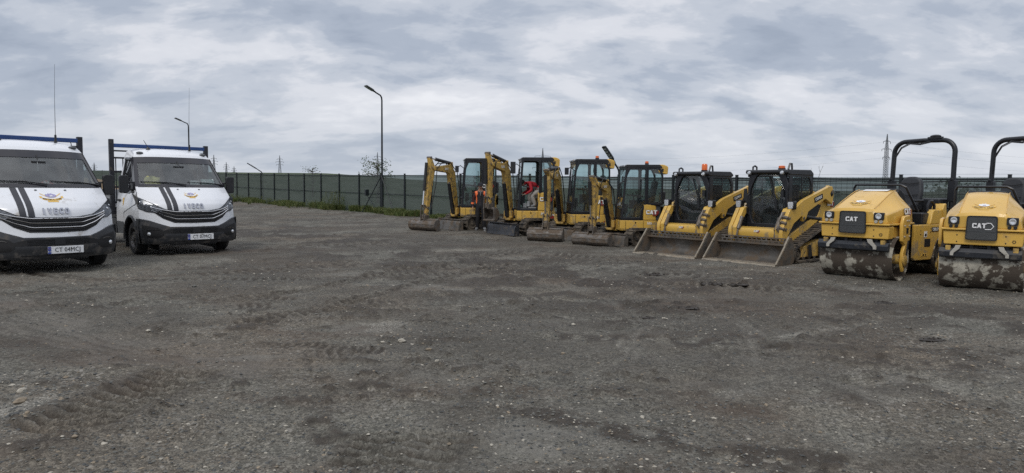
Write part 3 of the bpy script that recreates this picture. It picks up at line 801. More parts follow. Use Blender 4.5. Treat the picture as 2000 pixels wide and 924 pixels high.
# ------------------------------------------------------------ fence
def screen_material():
    m, t = new_mat('green_shade_net'); N, L = t.nodes, t.links
    o = N.new('ShaderNodeOutputMaterial')
    g = N.new('ShaderNodeNewGeometry')
    mp = N.new('ShaderNodeMapping'); mp.inputs['Scale'].default_value = (0.45, 0.45, 5.0); L.new(g.outputs['Position'], mp.inputs[0])
    n = N.new('ShaderNodeTexNoise'); n.inputs['Scale'].default_value = 1.3; n.inputs['Detail'].default_value = 6; L.new(mp.outputs[0], n.inputs['Vector'])
    mp2 = N.new('ShaderNodeMapping'); mp2.inputs['Scale'].default_value = (0.05, 0.05, 1.0); L.new(g.outputs['Position'], mp2.inputs[0])
    w = N.new('ShaderNodeTexWave'); w.bands_direction = 'Z'; w.inputs['Scale'].default_value = 2.6; w.inputs['Distortion'].default_value = 1.6; w.inputs['Detail'].default_value = 3
    L.new(mp2.outputs[0], w.inputs['Vector'])
    cr = N.new('ShaderNodeMix'); cr.data_type = 'RGBA'; L.new(n.outputs['Fac'], cr.inputs[0])
    cr.inputs[6].default_value = (0.080, 0.091, 0.086, 1); cr.inputs[7].default_value = (0.175, 0.190, 0.182, 1)
    d = N.new('ShaderNodeBsdfDiffuse'); L.new(cr.outputs[2], d.inputs[0])
    tl = N.new('ShaderNodeBsdfTranslucent'); tl.inputs[0].default_value = (0.075, 0.095, 0.088, 1)
    m1 = N.new('ShaderNodeMixShader'); m1.inputs[0].default_value = 0.3; L.new(d.outputs[0], m1.inputs[1]); L.new(tl.outputs[0], m1.inputs[2])
    tr = N.new('ShaderNodeBsdfTransparent'); tr.inputs[0].default_value = (0.85, 1.0, 0.95, 1)
    mr = N.new('ShaderNodeMapRange'); L.new(w.outputs['Fac'], mr.inputs['Value']); mr.inputs['To Min'].default_value = 0.10; mr.inputs['To Max'].default_value = 0.24
    m2 = N.new('ShaderNodeMixShader'); L.new(mr.outputs[0], m2.inputs[0]); L.new(m1.outputs[0], m2.inputs[1]); L.new(tr.outputs[0], m2.inputs[2])
    L.new(m2.outputs[0], o.inputs[0])
    return m
M['net'] = screen_material()
FH = 2.2
def fence(name, label, P0, D, t0, t1, sp, base, H_, wires_from=None, tall=(), group=None):
    nrm = Vector((-D.y, D.x))
    root = empty(name, (0, 0, 0)); tag(root, label, 'fence', group)
    ks = [t0 + i * sp for i in range(int(round((t1 - t0) / sp)) + 1)]
    def P(t, z, d=0.0):
        q = P0 + D * t + nrm * d
        return (q.x, q.y, base(t) + z)
    for i, t in enumerate(ks):
        mb = MB(); h = H_ + 0.04
        a = P(t, -0.2, -0.035); b = P(t, h, -0.035)
        mb.bar(a, b, 0.075, 0.075, (D.x, D.y, 0)); mb.bar(b, (b[0], b[1], b[2] + 0.012), 0.085, 0.085, (D.x, D.y, 0))
        mb.build('post', M['post'], root)
    rr = random.Random(5)
    for i in range(len(ks) - 1):
        a, b = ks[i], ks[i + 1]; bul = rr.uniform(0.0, 0.06); sg = rr.uniform(0, .03)
        def fn(u, v):
            t = a + (b - a) * u
            p = P(t, 0.03 + (H_ - 0.05 - sg * math.sin(PI * u)) * v, 0.02 + bul * math.sin(PI * u) * math.sin(PI * v) + 0.008 * math.sin(v * 25 + i))
            return p
        MB().grid(fn, 8, 10).build('shade_net', M['net'], root, recalc=False)
    rail = MB()
    for z, r in ((H_ - 0.06, 0.022), (H_ * 0.5, 0.018), (0.10, 0.012)):
        pts = []
        for i in range(len(ks) - 1):
            for k in range(4):
                t = ks[i] + sp * k / 4
                pts.append(P(t, z - (0.015 * math.sin(PI * k / 4)), -0.012))
        pts.append(P(ks[-1], z, -0.012)); rail.tube(pts, r, 6)
    rail.build('rail', M['post'], root)
    if wires_from is not None:
        wr = MB()
        t = wires_from
        while t < ks[-1]:
            wr.bar(P(t, 0.05, 0.0), P(t, H_ - 0.02, 0.0), 0.005, 0.005, (D.x, D.y, 0)); t += 0.16
        z = 0.2
        while z < H_:
            wr.tube([P(tt, z, -0.004) for tt in (wires_from, ks[-1])], 0.0028, 4); z += 0.2
        wr.build('wire_grid', M['wire'], root)
        cb = MB()
        pts = [P(wires_from + i * 0.5, H_ - 0.12 - 0.03 * math.sin(i * 0.55) ** 2, -0.05) for i in range(int((ks[-1] - wires_from) * 2))]
        cb.tube(pts, 0.016, 6)
        pts = [P(wires_from + i * 0.5, H_ - 0.44 - 0.09 * abs(math.sin(i * PI / 10 + .4)), -0.05) for i in range(int((ks[-1] - wires_from) * 2))]
        cb.tube(pts, 0.008, 6)
        for i in range(0, int((ks[-1] - wires_from) / 5)):
            cb.box(P(wires_from + 0.8 + i * 5, H_ - 0.46, -0.05), (0.10, 0.06, 0.04))
        cb.build('cable', M['hose'], root)
    return root
fence('net_fence', 'long dark green shade net fence on black posts behind the machines', FP0, FD, -30, 40, 2.5, lambda t: float(fence_base(t)), FH, wires_from=10)
# the boundary turns the corner at its far end and runs on behind the trucks
FE = FP0 + FD * -30
FD2 = Vector((-0.50, 0.866)).normalized()
fence('net_fence', 'distant stretch of dark fence running away behind the two trucks', FE, FD2, 0, 100, 5.0,
      lambda t: float(terrain(FE.x + FD2.x * t, FE.y + FD2.y * t)), 2.2)
FE3 = FE + FD2 * 100
FD3 = Vector((-1, 0.05)).normalized()
fence('net_fence', 'farthest line of dark fence below the green rise at far left', FE3, FD3, 0, 60, 4.0,
      lambda t: float(terrain(FE3.x + FD3.x * t, FE3.y + FD3.y * t)), 2.2)

# ------------------------------------------------------------ lamp posts
def head_mesh(L_=0.78, w=0.30):
    """ flat LED lamp head, pointing along +x from its neck at the origin, underside finned """
    a = MB()
    a.prism([(0, -0.045), (0.14, -0.075), (0.2, -w / 2), (L_ * 0.97, -w / 2), (L_, -w / 2 + 0.04), (L_, w / 2 - 0.04), (L_ * 0.97, w / 2), (0.2, w / 2), (0.14, 0.075), (0, 0.045)], 'z', -0.02, 0.035)
    for i in range(9): a.box((0.26 + i * 0.05, 0, 0.05), (0.012, w * 0.75, 0.035))
    b = MB()
    for i in range(4):
        for j in (-1, 0, 1): b.box((0.29 + i * 0.13, j * w * 0.27, -0.026), (0.085, w * 0.17, 0.012))
    return a, b
def lamp(px, py, h, yaw, tilt, label, r=0.055, base=0, brace=False, arm=0.35, hl=0.78, hw=0.30):
    root = empty('street_lamp', (px, py, base), yaw); tag(root, label, 'street lamp', 'street lamps along the fence')
    mb = MB()
    pts = [(0, 0, -0.2), (0, 0, h * 0.30), (0, 0, h * 0.301), (0, 0, h - 0.35)]
    rs = [r * 1.35, r * 1.35, r, r * 0.75]
    ex, ez = arm * math.cos(tilt), arm * math.sin(tilt)
    pts += [(0.02, 0, h - 0.2), (0.09, 0, h - 0.08), (0.09 + ex * 0.5, 0, h - 0.08 + ez * 0.5), (0.09 + ex, 0, h - 0.08 + ez)]
    rs += [r * 0.75] * 4
    mb.tube(pts, rs, 10)
    mb.build('pole', M['post'], root)
    hm = T(*pts[-1]) @ Matrix.Rotation(-tilt, 4, 'Y')
    a, b = head_mesh(hl, hw)
    o = a.build('lamp_head', M['post'], root); b2 = b.build('led_panel', M['lens'], o)
    for q in (o, b2):
        for v in q.data.vertices: v.co = hm @ v.co
    return root
# yaw: direction in which the head points
lp = fpt(-4.83, -0.05)
main = lamp(lp[0], lp[1], 6.75, R(222), R(24), 'tall black street lamp with braced foot left of the excavators', 0.058, 0.03, hl=.72)
br = MB()
c_, s_ = FD.x, FD.y
def along(d, z, off=0.0):      # in the lamp's own frame
    w = Matrix.Rotation(-R(222), 4, 'Z') @ Vector((c_ * d - s_ * off, s_ * d + c_ * off, 0))
    return (w.x, w.y, z)
br.tube([along(0, 2.15, -0.05), along(-1.55, -0.05, -0.45)], 0.028, 6)
br.tube([along(0, 2.15, -0.05), along(1.50, -0.05, -0.1)], 0.022, 6)
br.tube([along(-0.95, 0.85, -0.32), along(0, -0.02, -0.1)], 0.018, 6)
br.tube([along(-0.95, 0.9, -0.32), along(0, 0.95, -0.05)], 0.018, 6)
br.build('brace', M['post'], main)
bx = MB(); bx.box(along(-1.12, 1.18, -0.35), (0.20, 0.16, 0.36)); bx.tube([along(-0.95, 0.85, -0.32), along(-1.1, 1.0, -0.35)], 0.02, 6); bx.build('control_box', M['post'], main, 0.01)
lamp(-27.1, 58.2, 6.5, R(228), R(20), 'slim black street lamp rising behind the roof of the right hand truck', 0.055, float(terrain(-27.1, 58.2)), hl=.7)
lamp(-53.3, 84, 6.35, R(245), R(20), 'far street lamp whose head alone shows over the left truck', 0.06, float(terrain(-53.3, 84)), hl=0.9, hw=0.4)
lx = fpt(-23.1, 0.35)
lamp(lx[0], lx[1], 2.42, R(205), R(32), 'low street lamp just above the fence line at left of centre', 0.05, float(terrain(*lx)), arm=0.25, hl=0.95)
lx = fpt(12.15, 0.40)
lamp(lx[0], lx[1], 2.62, R(200), R(52), 'low tilted lamp with its lit side up behind the rightmost excavator', 0.05, float(terrain(*lx)), arm=0.2, hl=0.80, hw=0.30)

# ------------------------------------------------------------ pylons
def pylon(x, y, h, label, kind=0, r=0.11, yaw=0.3):
    root = empty('pylon', (x, y, float(terrain(x, y))), yaw); tag(root, label, 'pylon', 'electricity pylons on the horizon')
    mb = MB()
    bw, tw = h * (0.032 if kind == 1 else 0.075), h * 0.022
    def hw(z): return bw + (tw - bw) * min(1, z / (h * 0.72)) if z < h * 0.72 else tw * (1 - 0.9 * (z - h * 0.72) / (h * 0.28))
    zs = [0]
    while zs[-1] < h * 0.97: zs.append(zs[-1] + max(h * 0.03, hw(zs[-1]) * 1.5))
    zs[-1] = h
    for i in range(len(zs) - 1):
        z0, z1 = zs[i], zs[i + 1]; a, b = hw(z0), hw(z1)
        cs0 = [(-a, -a), (a, -a), (a, a), (-a, a)]; cs1 = [(-b, -b), (b, -b), (b, b), (-b, b)]
        for k in range(4):
            p0, p1 = cs0[k], cs1[k]; q0, q1 = cs0[(k + 1) % 4], cs1[(k + 1) % 4]
            mb.bar((*p0, z0), (*p1, z1), r * 1.5, r * 1.5)
            mb.bar((*p0, z0), (*q1, z1), r * 0.8, r * 0.8); mb.bar((*q0, z0), (*p1, z1), r * 0.8, r * 0.8)
            mb.bar((*p1, z1), (*q1, z1), r * 0.7, r * 0.7)
    mb.build('lattice_mast', M['galv'], root)
    arms = [(0.60, 0.135), (0.72, 0.16), (0.84, 0.11)] if kind == 0 else [(0.60, 0.10), (0.74, 0.13), (0.87, 0.10)] if kind == 1 else [(0.52, 0.26), (0.80, 0.20)]
    for zf, wf in arms:
        a = MB(); z = h * zf; w = h * wf; b = hw(z)
        for s in (-1, 1):
            a.bar((s * b, -b, z), (s * w, 0, z), r, r); a.bar((s * b, b, z), (s * w, 0, z), r, r)
            a.bar((s * b, 0, z + h * 0.028), (s * w, 0, z), r, r)
            for q in (0.33, 0.66):
                xx = s * (b + (w - b) * q); a.bar((xx, 0, z), (xx, 0, z + h * 0.028 * (1 - q)), r * 0.7, r * 0.7)
            a.tube([(s * w, 0, z), (s * w, 0, z - h * 0.035)], r * 1.3, 6)
        a.build('crossarm', M['galv'], root)
    return root
pyl = [(1725, 263, 410, 1, 'largest pylon, standing behind the first roller'), (1058, 290, 590, 2, 'wide armed pylon above the second excavator cab'),
       (737, 298, 700, 0, 'pylon just left of the tall braced lamp'), (547, 304, 800, 0, 'lone pylon over the fence left of centre'),
       (419, 303, 760, 0, 'pylon closest to the right hand truck roof'), (443, 317, 1050, 0, 'small pylon second to the right of the truck roof'),
       (458, 325, 1400, 0, 'tiny pylon rightmost of the small group beside the truck'), (186, 318, 1200, 0, 'tiny pylon in the gap between the two trucks')]
F_ = 1351.0
pyt = {}
for px, py, Zd, kind, lab in pyl:
    x = (px - 1000) / F_ * Zd; hz = 366 + 0.0105 * (px - 1000)
    top = CAM_H + (hz - py) / F_ * Zd; b = float(terrain(x, Zd))
    pylon(x, Zd, top - b, lab, kind, r=0.00018 * Zd + 0.03, yaw=0.5 if kind == 1 else 0.25)
    pyt[px] = (x, Zd, b, top - b)
def cable(a, b, sag, r, label):
    pts = []
    for i in range(25):
        u = i / 24; pts.append((a[0] + (b[0] - a[0]) * u, a[1] + (b[1] - a[1]) * u, a[2] + (b[2] - a[2]) * u - 4 * sag * u * (1 - u)))
    o = MB().tube(pts, r, 4).build('power_line', M['line']); tag(o, label, 'power line', 'overhead power lines'); return o
x, y, b, h = pyt[1725]; x2, y2, b2, h2 = pyt[1058]
for i, (zf, nm) in enumerate(((0.86, 'highest'), (0.73, 'middle'), (0.59, 'lowest'))):
    cable((x + 3, y, b + h * zf), (520, 560, h * (zf + 0.02)), 5, 0.035, '%s power cable running right from the largest pylon' % nm)
    cable((x - 3, y, b + h * zf), (x2, y2, b2 + h2 * (0.45 + 0.16 * (2 - i))), 5, 0.035, '%s power cable running left from the largest pylon' % nm)

# ------------------------------------------------------------ vegetation
def leafmat(name, c1, c2):
    m, t = new_mat(name); N, L = t.nodes, t.links
    o = N.new('ShaderNodeOutputMaterial'); b = N.new('ShaderNodeBsdfPrincipled'); g = N.new('ShaderNodeNewGeometry')
    mx = N.new('ShaderNodeMix'); mx.data_type = 'RGBA'; L.new(g.outputs['Random Per Island'], mx.inputs[0])
    mx.inputs[6].default_value = (*c1, 1); mx.inputs[7].default_value = (*c2, 1)
    L.new(mx.outputs[2], b.inputs['Base Color']); b.inputs['Roughness'].default_value = 0.6; b.inputs['Specular IOR Level'].default_value = 0.3
    tl = N.new('ShaderNodeBsdfTranslucent'); L.new(mx.outputs[2], tl.inputs[0]); ms = N.new('ShaderNodeMixShader'); ms.inputs[0].default_value = 0.3
    L.new(b.outputs[0], ms.inputs[1]); L.new(tl.outputs[0], ms.inputs[2]); L.new(ms.outputs[0], o.inputs[0])
    return m
M['blade'] = leafmat('grass_blades', (0.055, 0.095, 0.022), (0.17, 0.175, 0.065))
M['leaf'] = leafmat('leaves', (0.035, 0.065, 0.018), (0.085, 0.12, 0.035))
M['leaf_dark'] = leafmat('dark_leaves', (0.025, 0.055, 0.022), (0.05, 0.09, 0.03))
M['bark'] = pbr('bark', (0.10, 0.085, 0.07), 0.9, var=0.3)
def blades(pts, hmin, hmax, w, name, label, seed=1):
    r2 = np.random.default_rng(seed); V, Fc = [], []; k = 0
    for (x, y, z, s) in pts:
        h = (hmin + (hmax - hmin) * r2.random()) * s; a = r2.random() * 6.28; dx, dy = math.cos(a) * w / 2, math.sin(a) * w / 2
        la = r2.random() * 6.28; ln = h * (0.15 + 0.6 * r2.random()); bx_, by_ = math.cos(la) * ln, math.sin(la) * ln
        V += [(x - dx, y - dy, z), (x + dx, y + dy, z), (x + dx * .8 + bx_ * .35, y + dy * .8 + by_ * .35, z + h * .6), (x - dx * .8 + bx_ * .35, y - dy * .8 + by_ * .35, z + h * .6), (x + bx_, y + by_, z + h)]
        Fc += [(k, k + 1, k + 2, k + 3), (k + 3, k + 2, k + 4)]; k += 5
    me = bpy.data.meshes.new(name); me.from_pydata(V, [], Fc); me.materials.append(M['blade'])
    o = bpy.data.objects.new(name, me); C.objects.link(o); return o
r3 = np.random.default_rng(21)
pts = []
while len(pts) < 16000:
    t = -30 + 38 * r3.random(); d = -0.15 - 1.5 * r3.random() ** 1.5 * (1.15 if t < -12 else 0.8)
    x, y = fpt(t, d)
    if vnoise(np.array([x * 1.1]), np.array([y * 1.1]))[0] < 0.38 + 0.25 * (-d): continue
    pts.append((x, y, gz(x, y) if len(pts) < 0 else float(terrain(x, y)) + 0.01, 0.55 + 0.9 * vnoise(np.array([x * 0.8 + 4]), np.array([y * 0.8]))[0]))
g = blades(pts, 0.08, 0.34, 0.05, 'grass', '', 4); tag(g, 'rough green grass growing along the foot of the net fence', 'grass', kind='stuff')
def weed(x, y, h, n, label, s=0.35, seed=3):
    root = empty('weed_clump', (x, y, float(terrain(x, y)))); tag(root, label, 'weeds', 'weed clumps at the fence foot')
    r2 = random.Random(seed); st = MB(); lf = MB()
    for i in range(n):
        a = r2.uniform(0, 6.28); d = r2.uniform(0, s); x0, y0 = d * math.cos(a), d * math.sin(a)
        hh = h * r2.uniform(0.45, 1.0); lx_, ly_ = r2.uniform(-.3, .3) * hh, r2.uniform(-.3, .3) * hh
        st.tube([(x0, y0, 0), (x0 + lx_ * .4, y0 + ly_ * .4, hh * .5), (x0 + lx_, y0 + ly_, hh)], 0.006, 4)
        for j in range(9):
            u = r2.uniform(0.15, 1); px_, py_, pz = x0 + lx_ * u, y0 + ly_ * u, hh * u
            b_ = r2.uniform(0, 6.28); ln = r2.uniform(0.05, 0.13); wd = ln * 0.28
            ex, ey = math.cos(b_), math.sin(b_); dz = r2.uniform(-.3, .6) * ln
            lf.add([(px_, py_, pz), (px_ + ex * ln * .5 - ey * wd, py_ + ey * ln * .5 + ex * wd, pz + dz * .5), (px_ + ex * ln, py_ + ey * ln, pz + dz), (px_ + ex * ln * .5 + ey * wd, py_ + ey * ln * .5 - ex * wd, pz + dz * .5)], [(0, 1, 2, 3)])
    st.build('stem', M['blade'], root, recalc=False); lf.build('leaf', M['blade'], root, recalc=False)['kind'] = 'stuff'
wx = fpt(-9.3, -0.7); weed(wx[0], wx[1], 1.25, 60, 'tallest weed clump against the fence, nearly half its height', 0.75, 3)
wx = fpt(-11.3, -0.9); weed(wx[0], wx[1], 0.6, 60, 'broad leafy weed clump left of the tallest one', 0.9, 4)
wx = fpt(-13.6, -1.2); weed(wx[0], wx[1], 0.4, 45, 'low sprawling weed patch furthest into the yard', 0.9, 5)
wx = fpt(-19.5, -0.6); weed(wx[0], wx[1], 0.55, 40, 'weed clump between the low lamp and the sprawling patch', 0.8, 6)
wx = fpt(-25.0, -0.7); weed(wx[0], wx[1], 0.5, 50, 'weed clump beside the mirror of the right hand truck', 0.9, 7)
wx = fpt(-27.0, -0.9); weed(wx[0], wx[1], 0.6, 50, 'weed clump at the far end of the fence nearest the truck', 0.9, 8)
wx = fpt(-3.4, -0.6); weed(wx[0], wx[1], 0.35, 30, 'small weed clump right of the braced lamp foot', 0.6, 9)
def tree(x, y, h, cr_, label, n=2600, seed=1, leaf=0.16, mat='leaf', name='tree', trunk=True, squash=1.0):
    z0 = float(terrain(x, y)); root = empty(name, (x, y, z0)); tag(root, label, 'tree' if name == 'tree' else 'bush', 'bushes and trees beyond the fence')
    r2 = random.Random(seed); tk = MB(); lf = MB(); tips = []
    tk.tube([(0, 0, -0.2), (0.05, 0, h * 0.3), (0, 0.05, h * 0.55), (0.05, 0, h * 0.85)], [h * .03, h * .024, h * .015, h * .006], 7)
    for i in range(26):
        a = r2.uniform(0, 6.28); z = h * r2.uniform(0.18, 0.8); L_ = cr_ * r2.uniform(0.5, 1.0); e = r2.uniform(0.3, 0.9) * L_ * squash
        p1 = (math.cos(a) * L_ * .5, math.sin(a) * L_ * .5, z + e * .6); p2 = (math.cos(a) * L_, math.sin(a) * L_, z + e)
        tk.tube([(0, 0, z), p1, p2], [h * .010, h * .006, h * .002], 5); tips += [p1, p2, p2]
    for i in range(n):
        c = r2.choice(tips); s = cr_ * 0.24
        p = Vector((c[0] + r2.gauss(0, s), c[1] + r2.gauss(0, s), max(0.1, c[2] + r2.gauss(0, s * .8))))
        d = Vector((r2.gauss(0, 1), r2.gauss(0, 1), r2.gauss(0, .6))).normalized(); q = d.cross(Vector((r2.gauss(0, 1), r2.gauss(0, 1), r2.gauss(0, 1)))).normalized()
        l_ = leaf * r2.uniform(.6, 1.2)
        lf.add([p, p + d * l_ * .5 + q * l_ * .28, p + d * l_, p + d * l_ * .5 - q * l_ * .28], [(0, 1, 2, 3)])
    tk.build('trunk', M['bark'], root, recalc=False); lf.build('crown', M[mat], root, recalc=False)
tree(-10.9, 56, 4.0, 1.15, 'small leafy tree topping the fence beside the tall lamp', 1100, 2, 0.15, squash=.5)
tree(-20.2, 70, 3.45, .9, 'low bush just peeping over the fence left of centre', 260, 3, 0.15, name='bush', squash=.4)
tree(16.4, 25.4, 1.75, 1.25, 'dark rounded bush seen through the net behind the rollers', 2600, 5, 0.16, 'leaf_dark', 'bush', squash=.5)
tree(21.0, 24.5, 1.5, 1.2, 'dark bush seen through the net at the right edge', 1800, 6, 0.16, 'leaf_dark', 'bush', squash=.5)
tree(-2.2, 48, 1.7, 1.6, 'bush dimly visible through the net left of the first excavator', 1500, 8, 0.18, 'leaf_dark', 'bush', squash=.4)
# bare twigs over the net behind the second loader
root = empty('bare_sapling', (9.75, 22.2, -0.1)); tag(root, 'leafless sapling twigs poking over the net behind the loaders', 'sapling')
tw = MB()
def twig(p, d, L_, r, k, rr_):
    q = Vector(p) + Vector(d) * L_; tw.tube([p, (Vector(p) + q) / 2 + Vector((rr_.uniform(-.02, .02), 0, 0)), q], [r, r * .8, r * .5], 4)
    if k:
        for i in range(2):
            nd_ = (Vector(d) + Vector((rr_.uniform(-.7, .7), rr_.uniform(-.4, .4), rr_.uniform(-.1, .4)))).normalized(); twig(q, nd_, L_ * rr_.uniform(.5, .8), r * .6, k - 1, rr_)
tw.tube([(0, 0, 0), (-.05, 0, 1.0), (0.02, 0, 2.0)], [0.02, 0.014, 0.010], 5)
twig((0.02, 0, 2.0), (0.2, 0, 1), 0.28, 0.010, 2, random.Random(4)); twig((-.02, 0, 1.8), (-.6, 0, 1), 0.38, 0.008, 1, random.Random(8))
tw.build('trunk', M['bark'], root, recalc=False)

# dirt heap behind the left truck
def mound(u, v):
    a = u * 2 * PI; r = v
    x, y = math.cos(a) * r * 5.0, math.sin(a) * r * 3.4
    z = 2.0 * (1 - sstep(0, 1, r)) * (0.85 + 0.35 * vnoise(np.array([x * .6 + 50]), np.array([y * .6 + 20]))[0])
    z += 0.25 * (fbm(np.array([x * 1.5 + 20.]), np.array([y * 1.5 + 9.]), 4)[0] - 0.5) * (1 - r)
    return (x, y, float(z) - 0.05)
soil = pbr('sandy_soil', (0.21, 0.155, 0.10), 0.95, var=0.4, vscale=3, bump=0.6, bscale=12)
o = MB().grid(mound, 48, 22).build('soil_heap', soil, recalc=False)
o.location = (-28.9, 47.5, float(terrain(-28.9, 47.5))); tag(o, 'brown soil heap between the two trucks', 'soil heap')
# ------------------------------------------------------------ flatbed trucks
# every part lives in the truck's own frame: x to the truck's left, front towards -y, z up, origin under the front axle
ZT = [.22, .30, .45, .62, .72, .95, 1.03, 1.10, 1.20, 1.32, 1.47, 1.54, 2.13, 2.20, 2.26, 2.31, 2.34, 2.355]
YC = [-.90, -.97, -1.01, -1.0, -.985, -.945, -.925, -.89, -.79, -.62, -.40, -.33, .22, .30, .41, .57, .80, 1.08]
HWT = [.90, .96, .99, 1.0, 1.0, .995, .99, .985, .975, .96, .945, .935, .82, .795, .775, .76, .75, .75]
SETT = [.34, .36, .38, .40, .42, .42, .42, .40, .36, .30, .25, .23, .19, .16, .12, .08, .03, 0]
CRN = [0, 0, 0, 0, 0, 0, 0, 0, 0, 0, 0, 0, .015, .03, .05, .06, .065, .065]
def FR(u, z, off=0.0):
    def S(u, z):
        a = abs(u)
        return Vector((np.interp(z, ZT, HWT) * u, np.interp(z, ZT, YC) + np.interp(z, ZT, SETT) * a ** 2.7, z - np.interp(z, ZT, CRN) * a ** 3))
    p = S(u, z)
    if off:
        e = 0.01
        du = S(min(1, u + e), z) - S(max(-1, u - e), z); dz = S(u, min(2.35, z + e)) - S(u, max(.22, z - e))
        n = du.cross(dz).normalized()
        if n.y > 0.2 or (n.z < 0 and z > 2.1): n = -n
        p = p + n * off
    return p
def patch(mb, zlo, zhi, u0, u1, nu, nv, off):
    def fn(a, b):
        u = u0 + (u1 - u0) * a
        zl = zlo(u) if callable(zlo) else zlo; zh = zhi(u) if callable(zhi) else zhi
        return FR(u, zl + (zh - zl) * b, off)
    return mb.grid(fn, nu, nv)
def tab(xs, ys): return lambda u: float(np.interp(abs(u), xs, ys))
def on_front(mb, geo, x0, z0, off=0.006, sx=1.0, sz=1.0, shear=0.0):
    """ wrap flat lettering geometry (x, y->z, thickness) onto the truck's nose """
    vs, fs = geo; out = []
    for x, y, d in vs:
        z = z0 + y * sz; u = (x0 + x * sx) / np.interp(z, ZT, HWT)
        out.append(FR(u, z, off + d))
    mb.add(out, fs)
def side_y(z): return float(np.interp(z, ZT, YC) + np.interp(z, ZT, SETT))
def side_x(z): return float(np.interp(z, ZT, HWT)) if z > .45 else 1.0 - (0.45 - z) * 0.1
WHEEL_C = (0.0, 0.36)
zB = tab([0, .50, .72, .85, 1], [.615, .62, .70, .755, .79])
zG0 = tab([0, .42, .62, .80, 1], [.70, .71, .80, .955, .97])
zG1 = tab([0, .30, .55, .80, 1], [.945, .95, .985, 1.05, 1.06])
zH0 = tab([0, .57, .72, .88, 1], [.99, .99, .925, .945, 1.01])
zH1 = tab([0, .57, .72, .88, 1], [.995, .995, 1.075, 1.17, 1.235])
def emblem(mb_r, mb_l, mb_w, mb_t, put, s=1.0):
    """ ribbon with lettering, a tool shape over it and two crossed bars; put(mb, verts, faces) lays it on a surface """
    L_ = []
    def quad(mb, pts): put(mb, pts, [tuple(range(len(pts)))])
    n = 12                                      # curved ribbon
    top, bot = [], []
    for i in range(n + 1):
        x = -0.17 + 0.34 * i / n; c = 0.035 * (x / 0.17) ** 2
        top.append((x * s, (c - 0.025) * s)); bot.append((x * s, (c - 0.075) * s))
    put(mb_r, [p for p in top + bot], [(i, i + 1, n + 2 + i, n + 1 + i) for i in range(n)])
    quad(mb_r, [(-.22 * s, .045 * s), (-.17 * s, .04 * s), (-.17 * s, -.01 * s), (-.22 * s, 0.0), (-.20 * s, .02 * s)])
    quad(mb_r, [(.22 * s, .05 * s), (.20 * s, .025 * s), (.22 * s, 0.0), (.17 * s, -.01 * s), (.17 * s, .04 * s)])
    quad(mb_r, [(-.10 * s, -.078 * s), (.10 * s, -.078 * s), (.095 * s, -.105 * s), (-.095 * s, -.105 * s)])
    hs = [(-.105, .045), (-.09, .095), (-.06, .085), (-.045, .11), (-.01, .10), (.01, .115), (.045, .09), (.075, .085), (.10, .06), (.085, .03), (.03, .01), (-.05, .015)]
    put(mb_l, [(x * s, y * s) for x, y in hs], [tuple(range(len(hs)))])
    for sg in (-1, 1):
        quad(mb_r, [(sg * .19 * s, .105 * s), (sg * .18 * s, .115 * s), (sg * .05 * s, .02 * s), (sg * .06 * s, .01 * s)])
    quad(mb_w, [(-.03 * s, .05 * s), (.02 * s, .06 * s), (.03 * s, .035 * s), (-.02 * s, .03 * s)])
    g = text_geo('MESTERUL CASEI', 0.043 * s, 0.0, 0.0008, 1)
    put(mb_t, [(x, 0.035 * s * (x / (0.17 * s)) ** 2 - 0.049 * s + y) for x, y, z in g[0]], g[1])
def wheel(parent, x, y, r, w, side, dual=False):
    """ side +1: outer face towards +x """
    t = MB(); c = (x, y, r)
    h = w / 2
    pr = [(r * .60, -h * .8), (r * .66, -h), (r * .93, -h), (r * .99, -h * .8), (r, -h * .5), (r, -h * .32), (r * .975, -h * .3), (r * .975, -h * .24), (r, -h * .22), (r, -h * .02), (r * .975, 0), (r * .975, h * .04), (r, h * .06),
          (r, h * .26), (r * .975, h * .28), (r * .975, h * .34), (r, h * .36), (r, h * .5), (r * .99, h * .8), (r * .93, h), (r * .66, h), (r * .60, h * .8)]
    t.lathe(pr, c, 'x', 40)
    ty = t.build('tyre', M['rubber'], parent)
    rm = MB(); s = side
    rm.lathe([(r * .66, s * h * .86), (r * .61, s * h * .95), (r * .57, s * h * .55), (r * .40, s * h * .42), (r * .36, s * h * .75), (r * .20, s * h * .80), (r * .18, s * h * 1.02), (.001, s * h * 1.05)], c, 'x', 32)
    rm.lathe([(r * .66, -s * h * .8), (r * .5, -s * h * .2), (.001, -s * h * .1)], c, 'x', 24)
    for i in range(6):
        a = i * PI / 3
        rm.tube([(x + s * h * .74, y + math.cos(a) * r * .28, r + math.sin(a) * r * .28), (x + s * h * .86, y + math.cos(a) * r * .28, r + math.sin(a) * r * .28)], .018, 6)
    ri = rm.build('rim', M['rim'], ty)
    hl = MB()
    for i in range(8):
        a = i * PI / 4 + .3
        hl.tube([(x + s * h * .46, y + math.cos(a) * r * .49, r + math.sin(a) * r * .49), (x + s * h * .50, y + math.cos(a) * r * .49, r + math.sin(a) * r * .49)], .030, 8)
    hl.build('rim_hole', M['dark'], ty)
